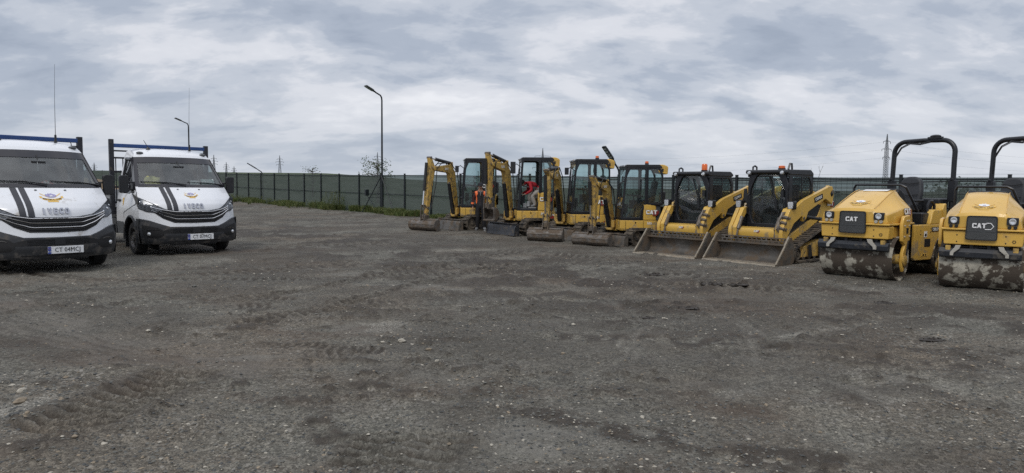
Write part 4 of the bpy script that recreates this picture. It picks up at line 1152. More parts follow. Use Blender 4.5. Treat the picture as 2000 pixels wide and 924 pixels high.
def truck(px, py, yaw, sc_, label, plate, seed, right=True):
    root = empty('flatbed_truck', (px, py, 0), yaw, sc_)
    tag(root, label, 'truck', 'white flatbed trucks')
    def part(mb, n, m, p=root, bev=0.0, **k): return mb.build(n, M[m], p, bev, **k)
    # --- shell
    b = MB()
    patch(b, zB, 1.47, -1, 1, 60, 34, 0)
    rows = [2.13, 2.165, 2.20, 2.23, 2.26, 2.285, 2.31, 2.325, 2.34, 2.348, 2.355]
    b.grid(lambda a, v: FR(-1 + 2 * a, float(np.interp(v, np.linspace(0, 1, 11), rows)), 0), 40, 30)
    win = [(-.02, 1.46), (.50, 2.06), (.93, 2.09), (.95, 1.38), (.25, 1.355)]
    wino = [(-.10, 1.43), (.47, 2.11), (.965, 2.135), (.985, 1.335), (.22, 1.31)]
    for s in (-1, 1):
        def fn(a, v):
            z = .42 + (2.13 - .42) * v; y0 = side_y(z) if z > .79 else -.44
            y = y0 + (1.08 - y0) * a
            bul = 0.018 * math.sin(PI * min(1, max(0, (z - .42) / 1.0))) * min(1, (y - y0) / .3)
            return (s * (side_x(z) + bul), y, z)
        b.grid(fn, 60, 60, keep=lambda c: not inpoly((c.y, c.z), win) and (c.y - WHEEL_C[0]) ** 2 + (c.z - WHEEL_C[1]) ** 2 > .45 ** 2)
        def fn2(a, v):                      # roof side above the door
            z = float(np.interp(a, np.linspace(0, 1, 11), rows)); p = FR(s, z, 0)
            x2 = s * np.interp(2.13, ZT, HWT)
            return (p.x + (x2 - p.x) * v, p.y, p.z + (2.115 - p.z) * v)
        b.grid(fn2, 24, 2)
    b.grid(lambda a, v: ((-1 + 2 * a) * side_x(.42 + 1.85 * v), 1.08, .42 + 1.86 * v), 8, 14)
    cabo = part(b, 'cab_body', 'white_paint', sharp=50)
    # door seams, mirrors' base, arches
    for s in (-1, 1):
        d = MB()
        def sp(y, z, o=.004): return (s * (side_x(z) + .018 * math.sin(PI * min(1, max(0, (z - .42) / 1.0))) + o), y, z)
        d.tube([sp(-.30, 1.36), sp(-.34, 1.10), sp(.50, .90), sp(.52, .48), sp(1.0, .46), sp(1.02, 1.35)], .006, 4)
        part(d, 'door_seam', 'dark', cabo)
        h = MB(); h.box(sp(.86, 1.16, .02), (.03, .17, .05)); part(h, 'door_handle', 'black', cabo, .008)
        a = MB(); pts = []
        for i in range(25):
            t = -0.15 + (PI + .3) * i / 24; pts.append((s * 1.015, WHEEL_C[0] + .47 * math.cos(t), max(.30, WHEEL_C[1] + .47 * math.sin(t))))
        a.tube(pts, .032, 6); part(a, 'wheel_arch_trim', 'bumper', cabo)
        w = MB(); w.lathe([(.47, s * .60), (.46, s * 1.0)], (0, WHEEL_C[0], WHEEL_C[1]), 'x', 24, -.1, PI + .1)
        w.box((s * .60, 0, .5), (.02, .95, .8)); part(w, 'wheel_housing', 'dark', cabo)
        # side glass and its frame
        f = MB()
        k = len(win)
        ov = [(s * (side_x(z) + .012), y, z) for y, z in wino]; iv = [(s * (side_x(z) + .012), y, z) for y, z in win]; iv2 = [(s * (side_x(z) - .03), y, z) for y, z in win]
        f.add(ov + iv + iv2, [(i, (i + 1) % k, k + (i + 1) % k, k + i) for i in range(k)] + [(k + i, k + (i + 1) % k, 2 * k + (i + 1) % k, 2 * k + i) for i in range(k)])
        f.bar((s * side_x(1.36), .28, 1.34), (s * side_x(1.8), .38, 1.86), .02, .03)
        fr = part(f, 'window_frame', 'frit', cabo, recalc=False)
        gl = MB(); gl.add([(s * (side_x(z) - .015), y, z) for y, z in win], [tuple(range(k))]); part(gl, 'side_window', 'glass_side', cabo, recalc=False)
        # grey door emblem and lower sill line
        e = MB()
        e.add([sp(.52, 1.22), sp(.64, 1.22), sp(.61, 1.08), sp(.58, 1.03), sp(.55, 1.08)], [(0, 1, 2, 3, 4)]); part(e, 'door_emblem', 'ribbon', cabo, recalc=False)
        e = MB(); e.grid(lambda a, v: sp(.53 + .53 * a, .42 + .27 * v, .008), 4, 3); part(e, 'sill_panel', 'grey', cabo, recalc=False)
        # running-board mud flap
        e = MB(); e.box((s * .86, .52, .30), (.26, .015, .34)); part(e, 'mud_flap', 'black')
    # --- windscreen
    w = MB(); patch(w, 1.525, 2.0, -.93, .93, 30, 12, -.004)
    part(w, 'windscreen', 'glass_wind', cabo, recalc=False)
    w = MB(); patch(w, 1.47, 1.525, -1, 1, 30, 2, .004); patch(w, 2.0, 2.135, -1, 1, 30, 4, .004)
    patch(w, 1.525, 2.0, -1, -.93, 4, 10, .004); patch(w, 1.525, 2.0, .93, 1, 4, 10, .004)
    part(w, 'windscreen_border', 'frit', cabo, recalc=False)
    for s in (-1, 1):
        w = MB(); lo = side_y
        w.grid(lambda a, v: (s * (side_x(1.40 + .73 * v) + .006), side_y(1.40 + .73 * v) + (.10 + .07 * (1 - v)) * a - .01, 1.40 + .73 * v), 2, 10)
        part(w, 'pillar_trim', 'frit', cabo, recalc=False)
    # --- interior
    i_ = MB(); i_.prism([(-.36, 1.1), (-.30, 1.40), (-.05, 1.47), (.10, 1.38), (.05, 1.0)], 'x', -.76, .76)
    i_.box((0, .2, .75), (1.7, 1.5, .04)); i_.box((0, 1.03, 1.35), (1.5, .04, 1.05))
    i_.box((.42, -.02, 1.46), (.34, .16, .09)); part(i_, 'dashboard', 'interior', cabo, .02)
    for x in (-.55, -.12, .48):
        q = MB(); q.box((x, .66, 1.0), (.42, .46, .16)); q.box((x, .86, 1.35), (.42, .13, .64), (R(-12), 0, 0)); q.box((x, .93, 1.76), (.24, .09, .18)); part(q, 'seat', 'seat', cabo, .03)
    q = MB(); ring = []
    for i in range(25):
        t = 2 * PI * i / 24; p = Matrix.Rotation(R(-62), 4, 'X') @ Vector((math.cos(t) * .20, math.sin(t) * .20, 0)); ring.append((.44 + p.x, .18 + p.y, 1.38 + p.z))
    q.tube(ring, .016, 6, cap=False); q.bar((.25, .18, 1.38), (.63, .18, 1.38), .03, .02); q.tube([(.44, .18, 1.38), (.44, 0, 1.30)], .04, 8); part(q, 'steering_wheel', 'black', cabo)
    q = MB(); q.box((0, .02, 1.90), (.22, .03, .07)); q.tube([(0, .05, 1.92), (0, .12, 2.06)], .01, 5); part(q, 'rear_view_mirror', 'black', cabo, .01)
    # --- front: bumper
    bm_ = MB(); patch(bm_, .275, zB, -1, 1, 60, 12, .028)
    for s in (-1, 1):
        bm_.grid(lambda a, v: (s * (side_x(.275 + .52 * v) + .028), -.645 + .03 + .19 * a, .275 + .52 * v), 4, 6)
    def lipf(a, v):
        u = -1 + 2 * a; p = FR(u, zB(u), .028); q_ = FR(u, zB(u) + .012, -.01); return p + (q_ - p) * v
    bm_.grid(lipf, 60, 1)
    bm_.grid(lambda a, v: FR(-1 + 2 * a, .275, .028) + Vector((0, .30 * v, 0)), 40, 1)
    bo = part(bm_, 'front_bumper', 'bumper', root, recalc=True, sharp=50)
    r_ = MB(); patch(r_, .485, tab([0, .40, .60, .7], [.60, .60, .555, .49]), -.62, .62, 30, 3, .031); part(r_, 'lower_intake', 'dark', bo, recalc=False)
    r_ = MB()
    for z in (.505, .53, .555, .58): r_.tube([FR(u, z, .036) for u in np.linspace(-.46, .46, 15)], .005, 4)
    r_.box(FR(0, .545, .035), (.16, .02, .10)); part(r_, 'intake_slats', 'black', bo)
    for s in (-1, 1):
        r_ = MB(); u0, u1 = (.62, .96)
        patch(r_, tab([.6, .70, .85, .97], [.47, .40, .40, .47]), tab([.6, .70, .85, .97], [.52, .60, .635, .66]), s * u0, s * u1, 14, 5, .031); part(r_, 'fog_lamp_recess', 'dark', bo, recalc=False)
        c = FR(s * .86, .475, .04); r_ = MB(); mm = plane_m(c, (1, s * .55, 0), (0, 0, 1)); r_.m = mm
        r_.lathe([(.001, .012), (.025, .010), (.036, 0), (.042, -.03)], (0, 0, 0), 'z', 16); part(r_, 'fog_lamp', 'lens', bo)
        r_ = MB(); r_.tube([FR(s * u, z, .035) for u, z in ((.70, .555), (.76, .575), (.83, .57), (.90, .545))], [.004, .009, .009, .004], 6, flat=.7); part(r_, 'bumper_trim', 'chrome', bo)
    r_ = MB(); patch(r_, .315, .335, -.55, .55, 24, 1, .034); part(r_, 'bumper_groove', 'dark', bo, recalc=False)
    st = MB(); st.box((0, -.80, .255), (.95, .20, .03))
    for i in range(22): st.box((-.44 + i * .042, -.90, .243), (.018, .012, .04))
    part(st, 'underrun_step', 'black_metal', root, .003)
    # --- grille
    g_ = MB(); patch(g_, zG0, zG1, -.86, .86, 50, 8, .007); go = part(g_, 'grille', 'dark', root, recalc=False)
    for k, (z0, z1, z2) in enumerate(((.935, .975, 1.035), (.862, .90, 1.005), (.785, .835, .975))):
        us = np.linspace(-.80, .80, 37)
        zf = tab([0, .38, .60, .80], [z0, z0 + .003, z1 + (.0 if k == 0 else .03), z2])
        q = MB(); q.tube([FR(u, zf(u), .018) for u in us], .0085, 6); part(q, 'chrome_bar', 'chrome', go)
        q = MB(); q.tube([FR(u, zf(u) - .035, .012) for u in us[3:-3]], .012, 6); part(q, 'grille_slat', 'black', go)
    # --- headlights
    for s in (-1, 1):
        q = MB(); patch(q, zH0, zH1, s * .575, s * 1.0, 18, 8, .010)
        def fs(a, v):
            y0 = side_y(1.1) - .015; z0 = 1.01 + (1.30 - 1.01) * a; z1 = 1.235 + (1.335 - 1.235) * a
            return (s * (side_x(1.1) + .014), y0 + .40 * a, z0 + (z1 - z0) * v)
        q.grid(fs, 8, 4); ho = part(q, 'headlight', 'lamp', root, recalc=False)
        for u, z, r in ((.70, 1.00, .026), (.80, 1.035, .034), (.90, 1.085, .038), (.97, 1.14, .03)):
            q = MB(); q.sphere(FR(s * u, z, .002), r * .8, 7, (1, .3, 1)); part(q, 'reflector', 'chrome', ho)
        q = MB(); q.tube([FR(s * u, zH0(u), .012) for u in np.linspace(.575, 1, 12)] , .007, 5); q.tube([FR(s * u, zH1(u), .012) for u in np.linspace(.575, 1, 12)], .006, 5); part(q, 'lamp_seal', 'dark', ho)
    # hood shut line
    q = MB(); q.tube([FR(u, 1.462, .003) for u in np.linspace(-.95, .95, 21)], .006, 4)
    q.tube([FR(u, zG1(u) + .012, .003) for u in np.linspace(-.58, .58, 21)], .004, 4); part(q, 'hood_seam', 'dark', cabo)
    q = MB()
    for x in (-.19, .26): q.sphere(FR(x / .95, 1.415, .008), .016, 5, (1.3, 1, .6))
    part(q, 'washer_nozzle', 'black', cabo)
    # stripes: two charcoal bands, wider at the nose
    for a0, a1, b0, b1 in ((-.547, -.457, -.520, -.432), (-.428, -.340, -.408, -.318)):
        q = MB()
        def fs(a, v):
            z = .962 + (1.455 - .962) * v; k = v ** .75
            x = (b0 + (b1 - b0) * a) * (1 - k) + (a0 + (a1 - a0) * a) * k
            return FR(x / np.interp(z, ZT, HWT), z, .004)
        q.grid(fs, 3, 20); part(q, 'stripe', 'stripe', cabo, recalc=False)
    # badge lettering
    q = MB(); word(q, 'IVECO', .060, .092, .027, lambda x, y, d: FR((-.02 + x) / np.interp(1.06 + y, ZT, HWT), 1.06 + y, .004 + d), .020); part(q, 'badge_lettering', 'badge', cabo)
    mr_, ml_, mw_, mt_ = MB(), MB(), MB(), MB()
    def put(mb, vs, fs):
        o_ = {id(mr_): .004, id(ml_): .006, id(mw_): .008, id(mt_): .008}[id(mb)]
        out = []
        for p in vs:
            z = 1.285 + p[1] * .80; out.append(FR(((.0 if not right else .03) + p[0]) / np.interp(z, ZT, HWT), z, o_))
        mb.add(out, fs)
    emblem(mr_, ml_, mw_, mt_, put, .84 if not right else .66)
    eo = part(mr_, 'emblem_ribbon', 'ribbon', cabo, recalc=False); part(ml_, 'emblem_tools', 'lavender', eo, recalc=False); part(mw_, 'emblem_highlight', 'white', eo, recalc=False); part(mt_, 'emblem_lettering', 'ink', eo, recalc=False)
    # number plate
    q = MB(); q.box((.08, -1.052, .405), (.54, .012, .125)); po = part(q, 'number_plate', 'plate', root, .004)
    if True:
        q = MB(); q.box((.08 - .247, -1.060, .405), (.046, .006, .118)); part(q, 'plate_band', 'plate_blue', po)
        q = MB(); q.m = plane_m((.105, -1.062, .405), (1, 0, 0), (0, 0, 1)); q.add(*text_geo(plate, .108, .001, 0.0, 2), Matrix.Scale(.80, 4, (1, 0, 0))); part(q, 'plate_lettering', 'ink', po)
        q = MB(); q.m = plane_m((.08 - .247, -1.065, .382), (1, 0, 0), (0, 0, 1)); q.add(*text_geo('RO', .036, .001, 0, 1)); part(q, 'plate_country_code', 'white', po)
        q = MB()
        for i in range(10):
            a = i * 2 * PI / 10; q.box((.08 - .247 + math.cos(a) * .014, -1.064, .432 + math.sin(a) * .014), (.004, .002, .004))
        part(q, 'plate_stars', 'ribbon', po)
    # --- wipers
    for s, u0, u1 in ((1, .02, -.78 if right else -.70), (2, .95, .20)):
        q = MB()
        pa = FR(u0, 1.50, .03); pb = FR(u1, 1.565 if s == 1 else 1.56, .02)
        q.tube([pa, pa + (pb - pa) * .5 + Vector((0, -.015, .02)), pb], [.014, .010, .006], 6)
        q2 = [FR(u, z, .012) for u, z in zip(np.linspace(u1 - .12, u1 + .5, 8), [1.575, 1.57, 1.565, 1.56, 1.555, 1.55, 1.548, 1.545])]
        q.tube(q2, .008, 5); part(q, 'wiper', 'black')
    # --- mirrors
    for s in (-1, 1):
        q = MB(); c = (s * (1.16 if s < 0 else 1.09), -.10, 1.52)
        q.prism(rpoly([(-.085, -.19), (.085, -.19), (.095, .19), (-.095, .19)], .05, 4), 'y', -.045, .045)
        q.v = [(c[0] + p[0], c[1] + p[1] - .02 * math.cos(p[0] * 12), c[2] + p[2]) for p in q.v]
        mo = part(q, 'wing_mirror', 'black', root, .02)
        q = MB(); q.box((c[0], c[1] + .048, c[2]), (.13, .006, .32)); part(q, 'mirror_glass', 'chrome', mo, .003)
        q = MB(); q.tube([(s * .93, -.06, 1.56), (s * 1.12, -.09, 1.57)], .020, 6); q.tube([(s * .95, -.05, 1.40), (s * 1.12, -.09, 1.40)], .020, 6); q.box((s * .95, -.02, 1.44), (.06, .16, .22)); part(q, 'mirror_arm', 'black', mo, .008)
        # roof clearance lamps
        q = MB(); q.sphere(FR(s * .86, 2.235, .012), .075, 7, (1, .9, .42)); q = part(q, 'marker_lamp', 'grey', root)
    # --- antennas
    q = MB(); q.tube([(.46, .66, 2.31), (.46, .66, 2.36), (.46, .66, 2.46)], [.030, .022, .018], 8); q.tube([(.46, .66, 2.46), (.47, .67, 3.1), (.50, .70, 3.80)], [.006, .0035, .002], 5); part(q, 'whip_antenna', 'black')
    q = MB(); q.tube([(-.44, .66, 2.31), (-.44, .66, 2.36)], [.05, .02], 8); q.tube([(-.44, .66, 2.35), (-.52, .70, 2.52)], [.009, .005], 5); part(q, 'short_antenna', 'black')
    # --- wheels
    for s in (-1, 1):
        wr = empty('wheel', (0, 0, 0)); wr.parent = root; wheel(wr, s * .865, 0, .355, .225, s)
        wr = empty('wheel', (0, 0, 0)); wr.parent = root; wheel(wr, s * .90, 3.75, .355, .20, s); 
        wr = empty('wheel', (0, 0, 0)); wr.parent = root; wheel(wr, s * .66, 3.75, .355, .20, s)
    # --- chassis and load bed
    q = MB()
    for s in (-1, 1): q.box((s * .38, 2.6, .66), (.09, 6.0, .16))
    q.box((0, 0, .42), (1.5, .16, .14)); q.tube([(-.8, 3.75, .355), (.8, 3.75, .355)], .07, 8); q.box((0, -.55, .48), (1.2, .55, .22)); q.box((.0, .3, .55), (1.1, 1.1, .25)); q.box((-.72, 1.9, .55), (.4, .8, .34)); q.box((.72, 1.9, .55), (.4, .6, .34))
    part(q, 'chassis', 'black_metal', root, .01)
    q = MB(); q.box((0, 3.05, .96), (2.14, 3.5, .07)); q.box((0, 3.05, .89), (1.9, 3.3, .07)); part(q, 'load_bed', 'rack', root, .008)
    for s in (-1, 1):
        q = MB(); q.box((s * 1.06, 3.05, 1.19), (.028, 3.46, .36))
        for z in (1.06, 1.13, 1.20, 1.27, 1.34): q.box((s * 1.078, 3.05, z), (.014, 3.46, .022))
        part(q, 'side_board', 'alu', root, .004)
        q = MB(); q.box((s * 1.045, 1.26, 1.69 if s < 0 else 1.67), (.095, .095, 1.70 if s < 0 else 1.62)); q.box((s * 1.045, 1.26, .88), (.12, .12, .10)); part(q, 'rack_post', 'rack', root, .008)
    q = MB(); q.box((0, 4.79, 1.19), (2.12, .028, .36)); part(q, 'tail_board', 'alu', root, .004)
    q = MB()
    for z in (1.10, 1.45, 1.80, 2.12): q.box((0, 1.26, z), (2.0, .03, .04))
    for i in range(14): q.box((-.96 + i * .148, 1.26, 1.62), (.018, .022, 1.02))
    q.box((0, 1.275, 2.28), (2.0, .02, .035)); part(q, 'headboard_grid', 'rack', root)
    q = MB(); q.box((0, 1.245, 2.40), (2.02, .06, .085)); part(q, 'blue_bar', 'blue', root, .01)
    return root
def in_truck(root, x, y, z): return root.matrix_basis @ Vector((x, y, z))
tr_l = truck(-8.78, 12.87, .854, 1.03, 'white flatbed truck cut off by the left frame edge, plate CT 04MCJ', 'CT 04MCJ', 1, False)
tr_r = truck(-7.83, 16.29, .761, 1.04, 'white flatbed truck seen whole, parked second from the left, plate CT 07MCJ', 'CT 07MCJ', 2, True)
bpy.context.view_layer.update()
def on_dash(name, mb, mat, tr, loc, rot, label, cat):
    o = mb.build(name, M[mat] if isinstance(mat, str) else mat, None)
    o.matrix_world = tr.matrix_world @ T(*loc) @ Euler(rot).to_matrix().to_4x4()
    tag(o, label, cat); return o
mb = MB()
mb.grid(lambda u, v: (-.15 + .30 * u + .02 * math.sin(v * 7), .03 * math.sin(u * 9 + v * 3), .26 * v * (1 - .35 * abs(u - .4)) + .01 * math.sin(u * 14)), 10, 8)
mb.grid(lambda u, v: (-.15 + .30 * u, .03 + .02 * math.sin(u * 6), .20 * v), 8, 6)
on_dash('folded_vest', mb, 'paper_yellow', tr_r, (-.58, -.10, 1.46), (R(-10), 0, 0), 'crumpled pale yellow vest behind the windscreen of the right hand truck', 'vest')
mb = MB(); mb.box((0, 0, 0), (.30, .21, .004)); o = on_dash('paper_sheet', mb, 'paper', tr_r, (.56, -.19, 1.56), (R(58), R(0), R(6)), 'green-bordered paper sheet on the dashboard of the right hand truck', 'paper')
q = MB(); q.ring([(-.135, -.09), (.135, -.09), (.135, .09), (-.135, .09)], [(-.12, -.075), (.12, -.075), (.12, .075), (-.12, .075)], 'z', .0022, .004)
for k in range(4): q.box((0, .045 - k * .03, .003), (.18 - .03 * (k % 2), .006, .001))
q.build('printed_border', M['paper_green'], o)
mb = MB(); mb.box((0, 0, 0), (.20, .15, .004)); on_dash('paper_sheet', mb, 'paper', tr_r, (.30, -.12, 1.56), (R(50), 0, R(-12)), 'plain paper leaning left of the green-bordered sheet in the windscreen', 'paper')
mb = MB(); mb.box((0, 0, 0), (.16, .06, .03)); mb.sphere((.03, 0, .03), .03, 5); on_dash('glove', mb, 'paper', tr_r, (-.10, -.16, 1.48), (0, 0, .2), 'crumpled white glove in the middle of the right truck dashboard', 'glove')
red = pbr('red_print', (0.55, 0.04, 0.04), .6)
mb = MB(); mb.tube([(-.12, 0, .02), (0, -.02, .07), (.12, 0, .02)], [.03, .045, .03], 8); o = on_dash('cap', mb, red, tr_l, (.06, -.14, 1.48), (0, 0, 0), 'red and white cap lying on the left truck dashboard', 'cap')
q = MB(); q.sphere((0, -.02, .065), .055, 6, (1.1, .8, .7)); q.build('crown', M['paper'], o)
mb = MB(); mb.tube([(0, 0, -.04), (0, 0, .04)], .045, 16, flat=.2); mb.tube([(0, 0, .04), (0, 0, .12)], .004, 4)
on_dash('air_freshener', mb, 'paper', tr_l, (-.02, .0, 1.80), (0, 0, 0), 'small round pendant hanging from the left truck mirror', 'pendant')
# ------------------------------------------------------------ shared machine pieces
def hull(pts):
    pts = sorted(set((round(a, 4), round(b, 4)) for a, b in pts))
    def half(ps):
        h = []
        for p in ps:
            while len(h) >= 2 and (h[-1][0] - h[-2][0]) * (p[1] - h[-2][1]) - (h[-1][1] - h[-2][1]) * (p[0] - h[-2][0]) <= 0: h.pop()
            h.append(p)
        return h
    a, b = half(pts), half(pts[::-1])
    return a[:-1] + b[:-1]
def track(parent, mm, circles, x, w, rollers, side, frame='yellow_worn', pitch=.105):
    """ circles (y,z,r) wrapped by the belt; mm places it """
    def loop(off):
        ps = []
        for y, z, r in circles:
            for i in range(48):
                t = 2 * PI * i / 48; ps.append((y + (r + off) * math.cos(t), z + (r + off) * math.sin(t)))
        return hull(ps)
    o = loop(0); n = len(o)
    c = Vector((sum(p[0] for p in o) / n, sum(p[1] for p in o) / n))
    inn = []
    for i in range(n):
        a = Vector(o[i - 1]); b = Vector(o[(i + 1) % n]); d = (b - a).normalized(); nn = Vector((-d.y, d.x))
        inn.append(tuple(Vector(o[i]) + nn * .045))
    t = MB(mm); t.ring(o, inn, 'x', x - w / 2, x + w / 2)
    # lugs
    per = []; L = 0
    for i in range(n):
        a, b = Vector(o[i]), Vector(o[(i + 1) % n]); per.append((L, a, b)); L += (b - a).length
    k = int(L / pitch); pi_ = L / k
    for q in range(k):
        s = q * pi_
        for L0, a, b in per:
            ll = (b - a).length
            if L0 <= s < L0 + ll:
                p = a + (b - a) * ((s - L0) / ll); d = (b - a).normalized(); out = Vector((d.y, -d.x))
                p2 = p + out * .012
                sx = w * .48; off = (q % 2) * .0
                t.box((x - w * .25 * 0 + off, p2.x, p2.y), (w * .94, .042, .034), (math.atan2(d.y, d.x), 0, 0)); break
    to = t.build('track_belt', M['track'], parent, sharp=30)
    f = MB(mm)
    y0 = min(c_[0] for c_ in circles); y1 = max(c_[0] for c_ in circles)
    f.box((x, (y0 + y1) / 2, .26), (w * .5, (y1 - y0) * .82, .20)); f.build('track_frame', M[frame], parent, .01)
    for (y, z, r) in circles:
        g = MB(mm); rr = r - .06
        g.lathe([(.001, x + w * .36), (rr * .35, x + w * .36), (rr * .4, x + w * .28), (rr * .8, x + w * .26), (rr * .85, x + w * .34), (rr, x + w * .34), (rr, x - w * .34), (rr * .8, x - w * .34), (.001, x - w * .3)], (0, y, z), 'x', 20)
        g.build('idler_wheel', M['track'], parent)
    for y in rollers:
        g = MB(mm); g.lathe([(.001, x + w * .3), (.075, x + w * .3), (.085, x + w * .1), (.085, x - w * .1), (.075, x - w * .3), (.001, x - w * .3)], (0, y, .145), 'x', 14); g.build('track_roller', M['track'], parent)
def logo(parent, mm, size, txt='CAT', tri=True, mat_='white', name='logo_lettering'):
    """ mm: text plane, x right, y up """
    po = parent
    if tri:
        b = MB(mm); s = size
        b.prism([(s * .2, -s * .62), (s * .95, -s * .62), (s * 1.35, -s * .12), (s * 1.35, s * .12), (s * 1.08, s * .40), (s * .55, s * .40), (s * .2, 0)], 'z', .001, .004)
        po = b.build('logo_badge', M['red_dark'], parent)
        o = MB(mm); word(o, txt, size * .60, size * .72, size * .08, lambda x, y, d: (x, y, .0045 + d), .0015, size * .05); o.build('logo_outline', M['ink'], po)
    t = MB(mm); word(t, txt, size * .60, size * .72, size * .08, lambda x, y, d: (x, y, (.0065 if tri else .002) + d), .002, size * .015); t.build(name, M[mat_], po)
def beacon(parent, p, tall, mm=None):
    b = MB(mm)
    k = 1.5 if mm is None and tall is not None else 1
    b.lathe([(.001, 0), (.055 * k, 0), (.058 * k, .03), (.05 * k, .035)], p, 'z', 16); bo = b.build('beacon_base', M['black'], parent)
    b = MB(mm); h = .16 if tall else .06
    b.lathe([(.050 * k, .034), (.050 * k, .034 + h * .8), (.036 * k, .034 + h), (.001, .036 + h)], p, 'z', 18); b.build('beacon_lens', M['amber'], bo)
def seat(parent, mm, name='seat', mat_='seat', s=1.0):
    q = MB(mm); q.box((0, 0, .08), (.46 * s, .46 * s, .13)); q.box((0, .24 * s, .40), (.44 * s, .12, .55), (R(-12), 0, 0)); q.box((0, .10, -.08), (.34, .34, .22))
    o = q.build(name, M[mat_], parent, .045, seg=3)
    return o

# ------------------------------------------------------------ mini excavators
def excavator(cx, cy, s, yaw, under, boom_yaw, foot, pts, label, bucket_w=1.15, door=True, bec=False, mirror=0, cov=1.165, lz=.95, badge_black=False, bucket_curl=False, blade_mat='steel_worn', dirty=True, num='303', acbox=True, blade_y=-1.22, bk_r=.17, ky=.86):
    root = empty('mini_excavator', (cx, cy, 0), yaw, s)
    tag(root, label, 'excavator', 'mini excavators in the row')
    def part(mb, n, m, p=root, bev=0.0, **k): return mb.build(n, M[m], p, bev, **k)
    U = rotz(under - yaw)
    YS = T(0, -.69 * (1 - ky), 0) @ Matrix.Scale(ky, 4, (0, 1, 0))
    def MU(): return MB(YS)
    def yy(y): return ky * y - .69 * (1 - ky)
    # undercarriage
    for sd in (-1, 1):
        te = empty('track', (0, 0, 0)); te.parent = root
        track(te, U, [(-.74, .25, .235), (.74, .25, .235)], sd * .60, .30, (-.42, -.14, .14, .42), sd, 'track')
    q = MB(U); q.box((0, 0, .33), (.95, .75, .14)); q.box((0, -.45, .28), (.5, .6, .12)); part(q, 'lower_frame', 'black_metal', bev=.01)
    q = MB(); q.lathe([(.001, .40), (.30, .40), (.34, .36), (.34, .33)], (0, 0, 0), 'z', 24); q.lathe([(.36, .37), (.36, .425), (.001, .425)], (0, 0, 0), 'z', 24); part(q, 'slew_ring', 'black_metal')
    b = MB(U)
    prof = [(blade_y + .08, .345), (blade_y + .02, .31), (blade_y - .01, .25), (blade_y - .01, .12), (blade_y - .05, .02)]
    poly = prof + [(y + .035, z) for y, z in prof[::-1]]
    b.prism(poly, 'x', -.76, .76)
    for sd in (-1, 1): b.prism([(blade_y - .05, .02), (blade_y - .02, .25), (blade_y + .08, .345), (blade_y + .12, .345), (blade_y + .12, .02)], 'x', sd * .752 - .012, sd * .752 + .012)
    b.box((0, blade_y + .05, .35), (1.5, .08, .025))
    bo = part(b, 'dozer_blade', blade_mat)
    b = MB(U)
    for sd in (-1, 1): b.bar((sd * .28, blade_y + .06, .20), (sd * .24, -.30, .30), .07, .10)
    b.tube([(0, blade_y + .08, .27), (0, -.35, .38)], .035, 8); part(b, 'blade_arm', 'steel_mud')
    # upper body
    def plan(yf, hw, rr_, yr):
        p = [(-hw, yf), (hw, yf)]
        for i in range(15):
            t = -.15 + (PI + .3) * i / 14
            p.append((min(hw, max(-hw, rr_ * 1.06 * math.cos(t))), min(yr, .12 + (yr - .12) * max(0, math.sin(t)) ** .8 if math.sin(t) > 0 else .05)))
        return p
    b = MU(); b.prism(plan(-.69, .73, .72, .70), 'z', .43, .715); sk = part(b, 'side_skirt', 'yellow', bev=.018)
    b = MU()
    for y in (-.52, .02): b.box((.7325, y, .58), (.004, .010, .24))
    b.box((.734, -.25, .475), (.006, .90, .010)); part(b, 'panel_seam', 'dark', sk)
    b = MU(); b.m = YS @ T(.734, -.22, .655) @ Matrix.Rotation(PI / 2, 4, 'Y'); b.lathe([(.001, 0), (.022, 0), (.022, .004), (.001, .004)], (0, 0, 0), 'z', 10); part(b, 'key_hole', 'dark', sk)
    b = MU(); b.prism([(-.73, .02), (.73, .02)] + plan(-.69, .73, .72, .69)[2:], 'z', .72, cov)
    vs = []
    for (x, y, z) in b.v:       # sloped leading corner and rounded tail top
        if z > 1.0 and y > .6: y -= .03
        if z < .8 and y < .03: y += .0
        vs.append((x, y, z))
    b.v = vs; co = part(b, 'engine_cover', 'yellow', bev=.035, seg=3)
    b = MU(); b.box((.735, .52, .93), (.004, .008, .40)); b.box((.0, .70, .95), (.9, .004, .30)); part(b, 'cover_seam', 'dark', co)
    logo(co, plane_m((.738 if not badge_black else .752, yy(.26), lz), (0, 1, 0), (0, 0, 1)), .155)
    if badge_black:
        b = MU(); b.prism([(.10, 1.17), (.58, 1.17), (.57, 1.56), (.10, 1.56)], 'x', .728, .748); part(b, 'side_cover_panel', 'black', co, .01)
    b = MU(); b.m = plane_m((.739, yy(.20), .635), (0, 1, 0), (0, 0, 1)); b.add(*text_geo(num, .085, .001, .003)); part(b, 'model_lettering', 'white', sk)
    b = MU(); b.box((.736, .55, .60), (.004, .05, .03)); part(b, 'small_decal', 'white', sk)
    b = MU(); b.prism([(.38, .50), (.60, .50), (.52, .60)], 'x', .735, .738); part(b, 'warning_triangle', 'red_dark', sk)
    # cab
    dr_o = rpoly([(-.67, .725), (-.02, .725), (.0, .98), (.12, 1.17), (.12, 2.215), (-.46, 2.215), (-.57, 1.95)], .06, 3)
    dr_i = rpoly([(-.605, .80), (-.085, .80), (-.065, 1.0), (.055, 1.19), (.055, 2.145), (-.40, 2.145), (-.505, 1.93)], .05, 3)
    rw_o = rpoly([(.12, 1.135), (.61, 1.135), (.60, 2.00), (.50, 2.215), (.12, 2.215)], .06, 3)
    rw_i = rpoly([(.155, 1.21), (.56, 1.21), (.55, 1.97), (.46, 2.145), (.155, 2.145)], .05, 3)
    cabp = MU()
